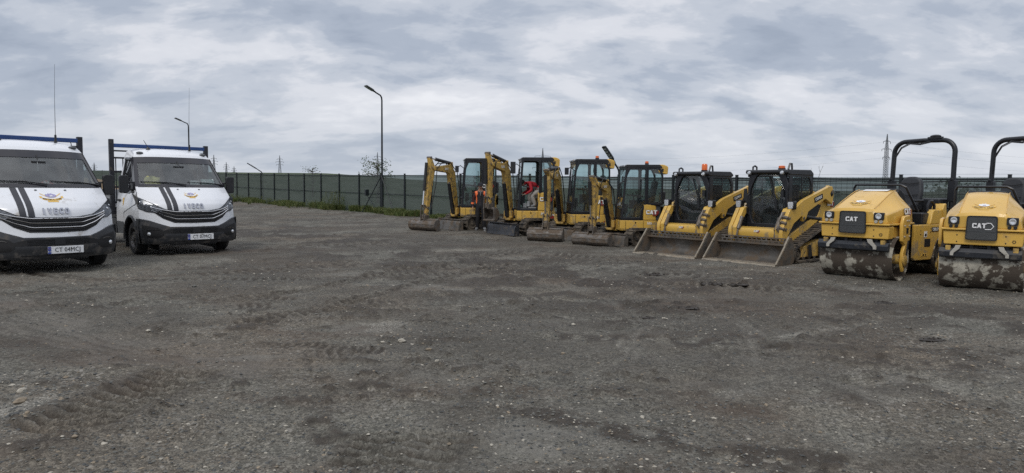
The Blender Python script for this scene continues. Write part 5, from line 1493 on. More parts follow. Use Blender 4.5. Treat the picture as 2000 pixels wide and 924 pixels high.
    for sd, x0, x1 in ((1, .665, .725), (-1, -.24, -.18)):
        if sd == -1 or door: cabp.ring(dr_o, dr_i, 'x', x0, x1)
        else:
            cabp.bar((.695, -.62, .74), (.695, -.51, 2.16), .07, .07, (0, 1, 0)); cabp.bar((.695, .08, 1.1), (.695, .08, 2.18), .07, .07, (0, 1, 0)); cabp.bar((.695, -.5, 2.18), (.695, .1, 2.18), .06, .06); cabp.bar((.695, -.64, .745), (.695, -.02, .745), .06, .05); cabp.bar((.695, -.04, .74), (.695, .09, 1.16), .06, .05)
        cabp.ring(rw_o, rw_i, 'x', x0, x1)
    for z in (.76, 2.17): cabp.box((.243, -.52 if z > 2 else -.64, z), (.95, .07, .08))
    for z in (1.2, 2.12): cabp.box((.243, .575, z), (.95, .06, .08))
    cabp.box((.243, -.655, .92), (.90, .03, .26))
    for x in (-.20, .69): cabp.bar((x, -.655, .74), (x, -.52, 2.18), .055, .04, (0, 1, 0))
    cb = part(cabp, 'cab_frame', 'black_metal', bev=.010)
    b = MU(); b.prism(rpoly([(-.58, 2.19), (-.54, 2.262), (.50, 2.272), (.58, 2.18)], .04, 3), 'x', -.25, .725); part(b, 'roof', 'black', cb, .02)
    b = MU(); b.box((.62, -.585, 2.235), (.10, .03, .045)); b.box((-.12, -.585, 2.235), (.10, .03, .045)); part(b, 'roof_lamp', 'lens', cb, .006)
    b = MU(); b.box((.705, -.50, 2.26), (.02, .03, .028)); b.box((.705, -.42, 2.262), (.02, .03, .028)); part(b, 'roof_reflector', 'white', cb)
    g = MU()
    if door: g.add([(.69, y, z) for y, z in dr_i], [tuple(range(len(dr_i)))])
    g.add([(.69, y, z) for y, z in rw_i], [tuple(range(len(rw_i)))]); g.add([(-.21, y, z) for y, z in dr_i], [tuple(range(len(dr_i)))]); g.add([(-.21, y, z) for y, z in rw_i], [tuple(range(len(rw_i)))])
    g.add([(-.18, -.62, 1.06), (.66, -.62, 1.06), (.66, -.53, 2.13), (-.18, -.53, 2.13)], [(0, 1, 2, 3)]); g.add([(-.18, .58, 1.24), (.66, .58, 1.24), (.66, .58, 2.08), (-.18, .58, 2.08)], [(0, 1, 2, 3)])
    part(g, 'cab_glass', 'glass_cab', cb, recalc=False)
    b = MU(); b.box((.243, -.03, .76), (.88, 1.15, .05)); b.box((.243, .45, 1.0), (.88, .2, .45)); b.box((-.02, .05, 1.15), (.16, .6, .25)); b.box((.52, .08, 1.18), (.14, .4, .22)); b.box((.24, -.45, 1.02), (.30, .12, .30)); b.box((-.12, -.5, 1.35), (.15, .08, .24), (R(15), 0, 0))
    b.tube([(-.02, -.1, 1.25), (-.02, -.16, 1.48)], .02, 6); b.tube([(.52, -.1, 1.25), (.52, -.16, 1.48)], .02, 6); b.sphere((.52, -.17, 1.5), .035, 5); b.bar((.60, -.48, 1.43), (.60, .02, 1.38), .03, .04)
    part(b, 'cab_interior', 'interior', cb, .008)
    seat(cb, YS @ T(.25, .18, 1.15))
    b = MU(); b.box((.35, -.40, .86), (.26, .14, .14)); b.box((.45, -.28, .91), (.10, .10, .16)); part(b, 'pedal_box', 'pale_grey', cb, .02)
    b = MU(); b.tube([(.70, -.08, 1.55), (.755, -.07, 1.55), (.755, -.07, 1.85), (.70, -.08, 1.85)], .012, 6); b.box((.725, .07, 1.95), (.03, .07, .12)); part(b, 'door_handle', 'black', cb)
    b = MU(); b.tube([(.70, -.62, 1.0), (.73, -.75, 1.05), (.73, -.70, 1.75), (.70, -.57, 1.82)], .016, 6); part(b, 'grab_rail', 'black', cb)
    b = MU(); b.box((.45, .645, 1.36), (.50, .09, .34)); part(b, 'rear_panel', 'black', cb, .03)
    b = MU(); b.tube([(.2, -.62, 1.2), (.35, -.59, 1.6)], .008, 4); b.tube([(.32, -.60, 1.3), (.38, -.57, 1.95)], .012, 4); part(b, 'wiper', 'black', cb)
    if acbox:
        b = MU(); b.prism(rpoly([(.46, 2.05), (.74, 2.00), (.755, 2.22), (.62, 2.275), (.42, 2.275)], .05, 4), 'x', .12, .70); ao = part(b, 'air_unit', 'yellow', cb, .02)
        b = MU()
        for i in range(5): b.box((.704, .52 + i * .045, 2.14), (.006, .012, .12))
        part(b, 'air_vent', 'yellow_worn', ao)
    if bec: beacon(cb, (.30, .12, 2.285), None)
    if mirror:
        b = MU(); zz = 1.98 if mirror == 1 else 2.02; sz = (.03, .13, .20) if mirror == 1 else (.05, .17, .34)
        b.tube([(.68, -.56, zz - .05), (.74, -.72, zz + .05), (.74, -.80, zz)], .014, 6); b.box((.74, -.84, zz - .06), sz); part(b, 'wing_mirror', 'black', cb, .02)
        b = MU(); b.box((.74, -.84 + sz[1] / 2, zz - .06), (sz[0] * .7, .012, sz[2] * .8)); part(b, 'mirror_glass', 'chrome', cb)
    # boom plane in root frame
    inv = (T(cx, cy, 0) @ rotz(yaw) @ Matrix.Scale(s, 4)).inverted()
    dirw = Vector((math.sin(boom_yaw), -math.cos(boom_yaw), 0))
    f0 = inv @ Vector((foot[0], foot[1], 0)); f1 = inv @ (Vector((foot[0], foot[1], 0)) + dirw)
    d = (f1 - f0).normalized(); a = Vector((0, 0, 1)).cross(d)
    BM = Matrix((d, a, Vector((0, 0, 1)))).transposed().to_4x4(); BM.translation = f0
    P = {k: Vector((v[0] / s, v[1] / s)) for k, v in pts.items()}
    F, K, Tt, S0, B, Pn = (P[k] for k in ('F', 'K', 'T', 'S0', 'B', 'P'))
    ym = 'yellow_worn' if dirty else 'yellow'
    b = MB(BM); b.box((-.02, 0, .58), (.20, .30, .22)); b.box((.02, 0, .44), (.26, .24, .07)); b.box((-.16, 0, .55), (.25, .40, .34))
    part(b, 'swing_bracket', ym, bev=.02)
    b = MB(BM); b.box((-.12, 0, .62), (.22, .34, .30)); b.lathe([(.001, -.22), (.06, -.22), (.06, .22), (.001, .22)], (F.x, 0, F.y), 'y', 12); part(b, 'bracket_core', 'black_metal', bev=.01)
    def lerp(a_, b_, t): return a_ + (b_ - a_) * t
    M1 = lerp(F, K, .55); bend = lerp(K, F, .12); n1 = Vector((-(K - F).y, (K - F).x)).normalized()
    kk = K + (K - F).normalized() * -.05
    cl = [F, lerp(F, K, .3) - n1 * .015, lerp(F, K, .6) - n1 * .02, lerp(F, K, .86), K + (Tt - K) * .10 + Vector((0, -.07)), lerp(K, Tt, .5) + Vector((0, -.05)), Tt]
    b = MB(BM); thick(b, cl, [.13, .20, .235, .26, .27, .19, .11], Matrix.Identity(4), .085)
    bo = part(b, 'boom', ym, bev=.012)
    b = MB(BM)
    b.lathe([(.001, -.10), (.055, -.10), (.055, .10), (.001, .10)], (Tt.x, 0, Tt.y), 'y', 12)
    ke = K + Vector((-.02, .10)); b.prism([(ke.x - .10, ke.y - .22), (ke.x + .12, ke.y - .16), (ke.x + .05, ke.y + .04), (ke.x - .05, ke.y + .04)], 'y', -.06, .06)
    b.lathe([(.001, -.08), (.035, -.08), (.035, .08), (.001, .08)], (ke.x, 0, ke.y), 'y', 10); part(b, 'boom_pin', ym, bo, .008)
    for sd in (1, -1):
        q_ = lerp(K, Tt, .32); mm = BM @ plane_m((q_.x, sd * .087, q_.y - .06), (sd * -1 * (1 if sd < 0 else 1), 0, 0) if sd > 0 else (1, 0, 0), (0, 0, 1))
        logo(bo, mm, .085, tri=False)
    # hydraulic cylinders
    def cyl(p0, p1, r, name, frac=.62, off=0.0, body='hose'):
        p0, p1 = Vector(p0), Vector(p1); pm = lerp(p0, p1, frac)
        b = MB(BM); b.tube([(p0.x, off, p0.y), (pm.x, off, pm.y)], r, 12); b.tube([(pm.x, off, pm.y), (lerp(pm, p1, .03).x, off, lerp(pm, p1, .03).y)], r * 1.12, 12); o = part(b, name, body)
        b = MB(BM); b.tube([(pm.x, off, pm.y), (p1.x, off, p1.y)], r * .5, 10); part(b, 'piston_rod', 'rod', o); return o
    u_ = (K - F).normalized(); side_ = Vector((u_.y, -u_.x))            # towards +r
    cyl(Vector((.06, .50)), lerp(F, K, .70) + side_ * .14, .060, 'boom_cylinder', .80)
    b = MB(BM); t0 = Vector((.08, .52)); t1 = lerp(F, K, .66) + side_ * .13
    b.prism([(t0.x - .06, t0.y), (t0.x + .06, t0.y), (t1.x + .05, t1.y), (t1.x - .07, t1.y)], 'y', -.055, .055); part(b, 'cylinder_guard', 'black', bo)
    cyl(ke, S0, .052, 'stick_cylinder', .70)
    # stick
    ax = (B - Tt).normalized(); nx = Vector((-ax.y, ax.x));
    if nx.x < 0: nx = -nx                                              # away from the machine
    top = S0; mid = Tt + nx * .05
    b = MB(BM); thick(b, [top, lerp(top, mid, .5), mid, lerp(mid, B, .35) + nx * .02, lerp(mid, B, .7) + nx * .01, B, lerp(B, Pn, .9)], [.09, .15, .24, .21, .17, .13, .10], Matrix.Identity(4), .065)
    so = part(b, 'stick', ym, bev=.010)
    for p_ in (top, mid, B):
        b = MB(BM); b.lathe([(.001, -.085), (.04, -.085), (.04, .085), (.001, .085)], (p_.x, 0, p_.y), 'y', 10); part(b, 'stick_pin', 'steel_mud', so)
    c0 = lerp(top, B, .12) + nx * .12; c1 = lerp(top, B, .96) + nx * .17
    cyl(c0, c1, .047, 'bucket_cylinder', .66)
    b = MB(BM)
    for sd in (-.055, .055):
        b.bar((c1.x, sd, c1.y), (lerp(B, Pn, .1).x, sd, lerp(B, Pn, .1).y), .018, .05); b.bar((c1.x, sd, c1.y), (Pn.x + nx.x * .14, sd, Pn.y - .02), .018, .045)
    part(b, 'bucket_link', 'steel_mud', so, .004)
    b = MB(BM); b.box((Pn.x, 0, Pn.y), (.22, .15, .14)); b.box((Pn.x - .02, 0, Pn.y + .07), (.12, .12, .10)); part(b, 'quick_coupler', 'steel_mud', so, .02)
    # hoses along the boom and stick
    b = MB(BM)
    for j, sd in enumerate((-.10, .10, -.04)):
        pts_ = [F + Vector((-.05, .1)), lerp(F, K, .4) - side_ * (.17 + .02 * j), lerp(F, K, .85) - side_ * .20, K + Vector((.1, .10 + .02 * j)), lerp(K, Tt, .6) + Vector((0, .12 + .03 * j)), Tt + nx * -.10 + Vector((0, .02)), lerp(Tt, B, .4) - nx * (.13 + .02 * j), lerp(Tt, B, .8) - nx * .12, B - nx * .10]
        b.tube([(p.x, sd, p.y) for p in pts_], .014, 5)
    part(b, 'hydraulic_hose', 'hose', bo)
    # bucket
    w = bucket_w / s / 2
    if not bucket_curl:
        rr_ = bk_r; bc = Vector((Pn.x + .01, rr_ + .012)); a0, a1 = 118, -125
    else:
        bc = Vector((Pn.x - .10, Pn.y - .24)); rr_ = .18; a0, a1 = 60, 290
    def bp(t, r_): return (bc.x + r_ * math.cos(R(t)), bc.y + r_ * math.sin(R(t)))
    arc = [a0 + (a1 - a0) * i / 14 for i in range(15)]
    if bucket_curl: arc = [a0 + (a1 - a0) * i / 14 for i in range(15)]
    outer = [bp(t, rr_) for t in arc]; inner = [bp(t, rr_ - .022) for t in arc[::-1]]
    b = MB(BM)
    poly = outer + inner
    n_ = len(poly); vs = [(p[0], -w, p[1]) for p in poly] + [(p[0], w, p[1]) for p in poly]
    m_ = len(outer)
    fs = [(i, i + 1, n_ - 2 - i, n_ - 1 - i) for i in range(m_ - 1)] + [(n_ + i, 2 * n_ - 1 - i, 2 * n_ - 2 - i, n_ + i + 1) for i in range(m_ - 1)] + [(i, (i + 1) % n_, n_ + (i + 1) % n_, n_ + i) for i in range(n_)]
    b.add(vs, fs)
    for sd in (-1, 1): b.prism(outer, 'y', sd * w - .012, sd * w + .012)
    e = Vector(outer[-1]); b.box((e.x, 0, e.y), (.10, 2 * w + .02, .025), (0, R(20), 0))
    b.tube([(outer[1][0], -w, outer[1][1]), (outer[1][0], w, outer[1][1])], .028, 8)
    bk = part(b, 'bucket', 'steel_bucket', sharp=30)
    b = MB(BM)
    for t in (arc[3], arc[6], arc[8]):
        p_ = bp(t, rr_ + .006); b.box((p_[0], 0, p_[1]), (.035, 2 * w, .014), (0, R(90 - t) * 1, 0))
    part(b, 'wear_strip', 'steel_mud', bk)
    b = MB(BM)
    for sd in (-.075, .075): b.prism([(Pn.x - .10, Pn.y + .07), (Pn.x + .10, Pn.y + .05), (Pn.x + .14, outer[3][1] - .01), (Pn.x - .12, outer[0][1] - .03)], 'y', sd - .012, sd + .012)
    part(b, 'bucket_ear', 'steel_mud', bk, .004)
    return root
excavator(-1.17, 26.3, 1.17, R(-84), R(-57), R(-35.5), (-2.17, 26.3), dict(F=(-.05, .55), K=(.31, 2.36), T=(1.28, 2.26), S0=(1.45, 2.64), B=(1.60, .83), P=(1.68, .50)),
          'leftmost mini excavator, nearest the braced street lamp, wide bucket resting on the soil', 1.25, mirror=1, num='305', lz=1.40, badge_black=True, blade_mat='steel_worn')
excavator(.89, 24.0, 1.15, R(-86), R(-57), R(-35), (-.11, 24), dict(F=(-.08, .58), K=(.25, 2.36), T=(1.10, 2.37), S0=(1.26, 2.72), B=(1.13, 1.22), P=(1.20, .98)),
          'mini excavator with an open cab door and a person in red stooping inside', .42, door=False, mirror=2, bucket_curl=True, blade_mat='blade_dark', cov=1.25, lz=1.06, num='305', blade_y=-1.30)
excavator(2.50, 22.2, 1.10, R(-86), R(-57), R(-18), (1.55, 22.2), dict(F=(-.12, .56), K=(.56, 2.10), T=(1.50, 1.96), S0=(1.80, 2.12), B=(1.66, .75), P=(1.74, .50)),
          'mini excavator third from the left with a flat amber beacon and mud-brown bucket', 1.05, bec=True, cov=1.25, lz=1.07, num='304', mirror=1)
excavator(3.67, 20.0, 1.0, R(-88), R(-57), R(-37), (2.85, 20.0), dict(F=(-.05, .56), K=(.33, 1.71), T=(.88, 1.71), S0=(1.11, 1.92), B=(.96, .74), P=(1.02, .48)),
          'smallest mini excavator, rightmost of the four, beside the track loaders', 1.15, bec=True, num='303', ky=.92)
# ------------------------------------------------------------ compact track loaders
def loader(cx, cy, yaw, s, label, tall, lampy=False):
    root = empty('track_loader', (cx, cy, 0), yaw, s); tag(root, label, 'track loader', 'compact track loaders in the row')
    def part(mb, n, m, p=root, bev=0.0, **k): return mb.build(n, M[m], p, bev, **k)
    for sd in (-1, 1):
        te = empty('track', (0, 0, 0)); te.parent = root
        track(te, None, [(-.78, .215, .20), (1.02, .215, .20), (.66, .70, .22)], sd * .70, .32, (-.5, -.25, 0, .25, .5, .75), sd, 'yellow_worn', .11)
        q = MB(); q.prism([(-.62, .12), (.9, .12), (.78, .45), (.25, .50), (-.55, .36)], 'x', sd * .70 - .05, sd * .70 + .10); part(q, 'undercarriage_plate', 'yellow_worn', te, .01)
        q = MB()
        for y in (-.35, .10): q.prism([(y, .13), (y + .16, .13), (y + .08, .40), (y - .02, .40)], 'x', sd * .83, sd * .845)
        part(q, 'plate_opening', 'dark', te)
    # chassis
    q = MB(); q.box((0, .15, .55), (.96, 1.9, .62)); q.box((0, -.86, .45), (.86, .2, .35)); part(q, 'chassis', 'black_metal', bev=.015)
    # engine hood and rear towers
    q = MB(); q.prism(rpoly([(.45, .85), (1.35, .85), (1.38, 1.30), (1.25, 1.50), (.45, 1.62)], .06, 3), 'x', -.46, .46); ho = part(q, 'engine_hood', 'yellow', bev=.02)
    for sd in (-1, 1):
        q = MB(); q.prism([(.35, .80), (1.22, .80), (1.24, 1.30), (1.12, 1.72), (.98, 1.76), (.84, 1.60)], 'x', sd * .50, sd * .58); to = part(q, 'rear_tower', 'yellow', bev=.012)
        q = MB(); q.lathe([(.001, sd * .58), (.05, sd * .58), (.06, sd * .70), (.001, sd * .72)], (0, .90, 1.56), 'x', 14); part(q, 'tower_pin', 'black_metal', to)
        if sd > 0: logo(to, plane_m((.585, 1.05, 1.33), (0, 1, 0), (0, 0, 1)), .15)
        # loader arm: rear run, knee, front drop
        q = MB()
        q.prism([(.98, 1.66), (1.02, 1.60), (.96, 1.30), (.62, 1.44), (-.15, 1.15), (-.25, .98), (-.36, .92), (-.42, 1.06), (-.78, .88), (-1.02, .60), (-1.08, .42), (-1.22, .42), (-1.26, .66), (-1.24, .78),
                 (-.96, 1.20), (-.72, 1.25), (-.40, 1.41), (-.30, 1.44), (.80, 1.74), (.92, 1.74)][::-1], 'x', sd * .60, sd * .69)
        ao = part(q, 'lift_arm', 'yellow', bev=.012)
        if sd > 0:
            q = MB(); q.m = plane_m((.694, .28, 1.455), (0, 1, .27), (0, -.27, 1)); q.box((0, 0, 0), (.40, .12, .003)); po = part(q, 'arm_decal', 'ink', ao)
            q = MB(); q.m = plane_m((.697, .28, 1.455), (0, 1, .27), (0, -.27, 1)); q.add(*text_geo('C239D3', .085, .001, .002)); part(q, 'arm_lettering', 'white', po)
        q = MB()
        for y, z, r in ((-1.16, .50, .05), (-1.13, .76, .035), (-.36, 1.0, .035), (.92, 1.60, .05), (-1.0, 1.0, .03)):
            q.lathe([(.001, sd * .695), (r, sd * .695), (r, sd * .712), (.001, sd * .712)], (0, y, z), 'x', 12)
        part(q, 'arm_pin', 'steel_mud', ao)
        # lift cylinder and black side panel with the yellow track guard
        q = MB(); q.tube([(sd * .55, .95, .92), (sd * .57, -.1, 1.02)], .055, 10); co = part(q, 'lift_cylinder', 'hose'); q = MB(); q.tube([(sd * .57, -.1, 1.02), (sd * .60, -.36, 1.03)], .028, 8); part(q, 'piston_rod', 'rod', co)
        q = MB(); q.prism([(-1.05, .50), (-.95, .98), (-.70, 1.12), (.35, 1.30), (.75, 1.30), (.75, .92), (.30, .95), (-.55, .45)], 'x', sd * .52, sd * .565); part(q, 'side_panel', 'black', bev=.01)
        q = MB(); q.prism([(-1.02, .34), (-1.02, .52), (.28, 1.02), (.50, 1.02), (.50, .93), (-.62, .44)], 'x', sd * .54, sd * .60); part(q, 'track_guard', 'yellow', bev=.01)
        # tilt cylinder
        q = MB(); q.tube([(sd * .48, -1.02, 1.0), (sd * .48, -1.17, .72)], .05, 10); q.tube([(sd * .48, -1.17, .72), (sd * .48, -1.22, .55)], .025, 8); part(q, 'tilt_cylinder', 'steel_mud')
        # hoses and couplers on the left arm
        if sd > 0:
            q = MB()
            for i in range(4): q.tube([(.60 - i * .012, -.98 - .03 * i, 1.14), (.55, -1.12 - .03 * i, 1.05 - i * .06), (.56, -1.2 - .03 * i, .92 - i * .05), (.60, -1.24, .82 - i * .04)], .018, 6)
            for i in range(3): q.box((.645, -1.08 - .07 * i, 1.02 - .12 * i), (.13, .07, .06), (.4, .2, 0))
            part(q, 'coupler_block', 'steel_mud', ao)
        # work lamps
        q = MB(); lx_ = sd * .66; c = (lx_, -.80, 1.30)
        q.prism(rpoly([(lx_ - .075, 1.20), (lx_ + .075, 1.20), (lx_ + .085, 1.39), (lx_ - .085, 1.39)], .03, 3), 'y', -.90, -.77); q.bar((lx_, -.82, 1.22), (lx_ * .96, -.80, 1.12), .04, .04); lo = part(q, 'work_lamp', 'black', bev=.015)
        q = MB(); q.prism(rpoly([(lx_ - .055, 1.22), (lx_ + .055, 1.22), (lx_ + .065, 1.37), (lx_ - .065, 1.37)], .03, 3), 'y', -.912, -.902); part(q, 'lamp_lens', 'lens', lo)
    # yellow cross member between the arms, wide mouth facing forwards
    q = MB(); q.prism([(-1.13, .52), (-1.17, .66), (-1.14, .74), (-1.0, .78), (-.92, .76), (-.92, .52)], 'x', -.60, .60); cr_o = part(q, 'cross_member', 'yellow', bev=.015)
    for sd in (-1, 1):
        q = MB(); q.prism([(-.76, 1.245), (-.92, 1.215), (-1.235, .76), (-1.215, .56), (-1.12, .56), (-1.12, .70), (-.80, 1.12)], 'x', sd * .595, sd * .49); part(q, 'arm_gusset', 'yellow', bev=.012)
    logo(cr_o, plane_m((0.0, -1.165, .69), (1, 0, 0), (0, .14, 1)), .06, tri=True)
    # cab
    fo = rpoly([(-.50, .72), (.50, .72), (.50, 2.06), (-.50, 2.06)], .03, 5)
    fi = rpoly([(-.30, .78), (.30, .78), (.43, 1.02), (.45, 1.60), (.27, 2.00), (-.27, 2.00), (-.45, 1.60), (-.43, 1.02)], .12, 3)
    # match the vertex counts: rectangle sampled by angle
    ctr = (0, 1.38)
    def ray_rect(p):
        dx, dz = p[0] - ctr[0], p[1] - ctr[1]; k = min(.50 / abs(dx) if abs(dx) > 1e-6 else 9e9, (.68 if dz > 0 else .66) / abs(dz) if abs(dz) > 1e-6 else 9e9)
        return (ctr[0] + dx * k, ctr[1] + dz * k)
    fo = [ray_rect(p) for p in fi]
    q = MB(); q.ring(fo, fi, 'y', -.78, -.70)
    q.box((-.49, -.74, 2.0), (.05, .08, .13)); q.box((.49, -.74, 2.0), (.05, .08, .13)); q.box((-.49, -.74, .78), (.05, .08, .12)); q.box((.49, -.74, .78), (.05, .08, .12))
    so_ = rpoly([(-.72, 1.12), (.16, 1.12), (.36, 1.30), (.36, 1.80), (.22, 2.06), (-.72, 2.06)], .06, 3)
    si_ = rpoly([(-.58, 1.24), (.12, 1.24), (.27, 1.36), (.27, 1.76), (.15, 1.94), (-.58, 1.94)], .06, 3)
    for sd in (-1, 1): q.ring(so_, si_, 'x', sd * .47, sd * .515)
    q.box((-.49, -.2, .92), (.05, 1.1, .42)); q.box((.49, -.2, .92), (.05, 1.1, .42)); q.box((0, .36, 1.15), (.96, .05, .5)); q.box((0, .30, 2.0), (.96, .06, .08))
    cb = part(q, 'cab_frame', 'black_metal', bev=.012)
    q = MB(); q.prism(rpoly([(-.86, 2.02), (-.84, 2.10), (.20, 2.115), (.33, 2.03), (.30, 1.98), (-.74, 1.985)], .04, 3), 'x', -.535, .535); part(q, 'roof', 'black', cb, .02)
    g = MB(); g.add([(x, -.735, z) for x, z in fi], [tuple(range(len(fi)))]); g.add([(-.42, .33, 1.38), (.42, .33, 1.38), (.42, .30, 1.96), (-.42, .30, 1.96)], [(0, 1, 2, 3)])
    for sd in (-1, 1): g.add([(sd * .49, y, z) for y, z in si_], [tuple(range(len(si_)))])
    part(g, 'cab_glass', 'glass_cab', cb, recalc=False)
    for sd in (-1, 1):                     # diamond guard over the side windows
        q = MB(); ym = -.15
        for k in range(-14, 15):
            for m_ in (1, -1):
                pts_ = []
                for i in range(41):
                    z = 1.24 + .70 * i / 40; y = ym + k * .065 + m_ * (z - 1.6) * .55
                    if inpoly((y, z), si_): pts_.append((sd * .503, y, z))
                if len(pts_) > 2: q.bar(pts_[0], pts_[-1], .009, .009)
        q.box((sd * .503, -.16, 1.6), (.015, .03, .70)); part(q, 'window_guard', 'black', cb)
    q = MB(); q.bar((.04, -.765, 1.92), (.22, -.765, 1.42), .03, .02, (0, 1, 0)); q.bar((.22, -.77, 1.42), (.24, -.77, 1.18), .05, .03, (0, 1, 0)); part(q, 'wiper', 'black', cb)
    q = MB(); q.box((.40, -.80, 1.55), (.07, .05, .16)); q.tube([(-.44, -.79, 1.05), (-.47, -.84, 1.1), (-.47, -.84, 1.5), (-.44, -.79, 1.55)], .014, 6); q.tube([(.45, -.79, .95), (.45, -.83, 1.0), (.45, -.83, 1.42)], .012, 5); part(q, 'door_hardware', 'black', cb)
    q = MB(); q.box((0, -.2, .82), (.9, 1.0, .06)); q.box((0, .25, 1.0), (.9, .12, .4)); q.box((-.34, -.15, 1.14), (.16, .5, .28)); q.box((.34, -.15, 1.14), (.16, .5, .28)); q.tube([(-.30, -.42, 1.2), (-.30, -.5, 1.42)], .025, 6); q.tube([(.30, -.42, 1.2), (.30, -.5, 1.42)], .025, 6); q.box((0, -.55, .95), (.4, .1, .2)); part(q, 'cab_interior', 'interior', cb, .01)
    seat(cb, T(0, -.02, 1.10))
    q = MB(); q.tube([(-.22, -.35, 1.28), (0, -.40, 1.26), (.22, -.35, 1.28)], .03, 6); part(q, 'lap_bar', 'grey', cb)
    for x in (-.43, .40):
        q = MB(); q.m = plane_m((x, -.868, 2.03), (1, 0, 0), (0, 0, 1)); q.lathe([(.001, .02), (.035, .018), (.042, 0), (.045, -.06)], (0, 0, 0), 'z', 14); part(q, 'roof_lamp', 'lens', cb)
    for x in (-.42, .44):
        q = MB(); q.tube([(x, -.72, 2.08), (x, -.72, 2.17), (x, -.64, 2.20), (x, -.56, 2.17), (x, -.56, 2.09)] if x < 0 else [(x, -.60, 2.0), (x, -.66, 2.12), (x, -.60, 2.24), (x, -.52, 2.24), (x, -.50, 2.10)], .022, 6); part(q, 'lifting_eye', 'black_metal', cb)
    beacon(cb, (.13, -.40, 2.11), tall)
    if lampy:
        q = MB(); q.prism([(-.64, 1.32), (-.50, 1.32), (-.55, 1.66), (-.62, 1.66)], 'y', -.76, -.72); part(q, 'side_mirror', 'black', cb, .01)
    # bucket
    W = .915
    q = MB()
    prof = [(-1.86, .0), (-1.30, .0), (-1.20, .05), (-1.16, .16), (-1.20, .40), (-1.30, .44)]
    inn = [(-1.33, .415), (-1.23, .38), (-1.19, .17), (-1.23, .08), (-1.32, .03), (-1.86, .022)]
    poly = prof + inn; n_ = len(poly); m_ = len(prof)
    vs = [(-W, y, z) for y, z in poly] + [(W, y, z) for y, z in poly]
    q.add(vs, [(i, i + 1, n_ - 2 - i, n_ - 1 - i) for i in range(m_ - 1)] + [(n_ + i, 2 * n_ - 1 - i, 2 * n_ - 2 - i, n_ + i + 1) for i in range(m_ - 1)] + [(i, (i + 1) % n_, n_ + (i + 1) % n_, n_ + i) for i in range(n_)])
    for sd in (-1, 1): q.prism([(-1.86, 0.01), (-1.28, -.002), (-1.16, .05), (-1.13, .18), (-1.17, .42), (-1.27, .60), (-1.36, .60), (-1.50, .38)], 'x', sd * W - .014, sd * W + .014)
    bo = part(q, 'bucket', 'steel_worn', bev=.004)
    q = MB(); q.prism([(-1.93, .002), (-1.62, .002), (-1.62, .034), (-1.90, .030)], 'x', -W - .012, W + .012); part(q, 'cutting_edge', 'lip', bo)
    for sd in (-1, 1):
        q = MB(); q.bar((sd * (W + .002), -1.87, .03), (sd * (W + .002), -1.52, .42), .04, .035, (1, 0, 0)); q.bar((sd * (W - .004), -1.52, .42), (sd * (W - .004), -1.36, .61), .05, .04, (1, 0, 0))
        part(q, 'side_cutter', 'lip', bo)
    # slotted spill guard along the top
    q = MB(); z0, z1 = .435, .565
    for z in (z0, (z0 + z1) / 2, z1): q.box((0, -1.315, z), (1.62, .03, .026))
    for row in (0, 1):
        for i in range(14): q.box((-.78 + i * .12 + row * .05, -1.315, z0 + (row + .5) * (z1 - z0) / 2), (.030, .028, (z1 - z0) / 2))
    q.box((0, -1.33, .425), (1.80, .07, .03)); part(q, 'spill_guard', 'steel_worn', bo)
    q = MB(); q.box((0, -1.10, .32), (1.10, .08, .34)); part(q, 'coupler_plate', 'steel_mud', bo, .01)
    return root
loader(5.00, 17.70, R(-49), .97, 'track loader with the tall amber beacon, left of the two', True)
loader(6.38, 16.24, R(-51), .98, 'track loader with the low amber beacon, next to the rollers', False, True)
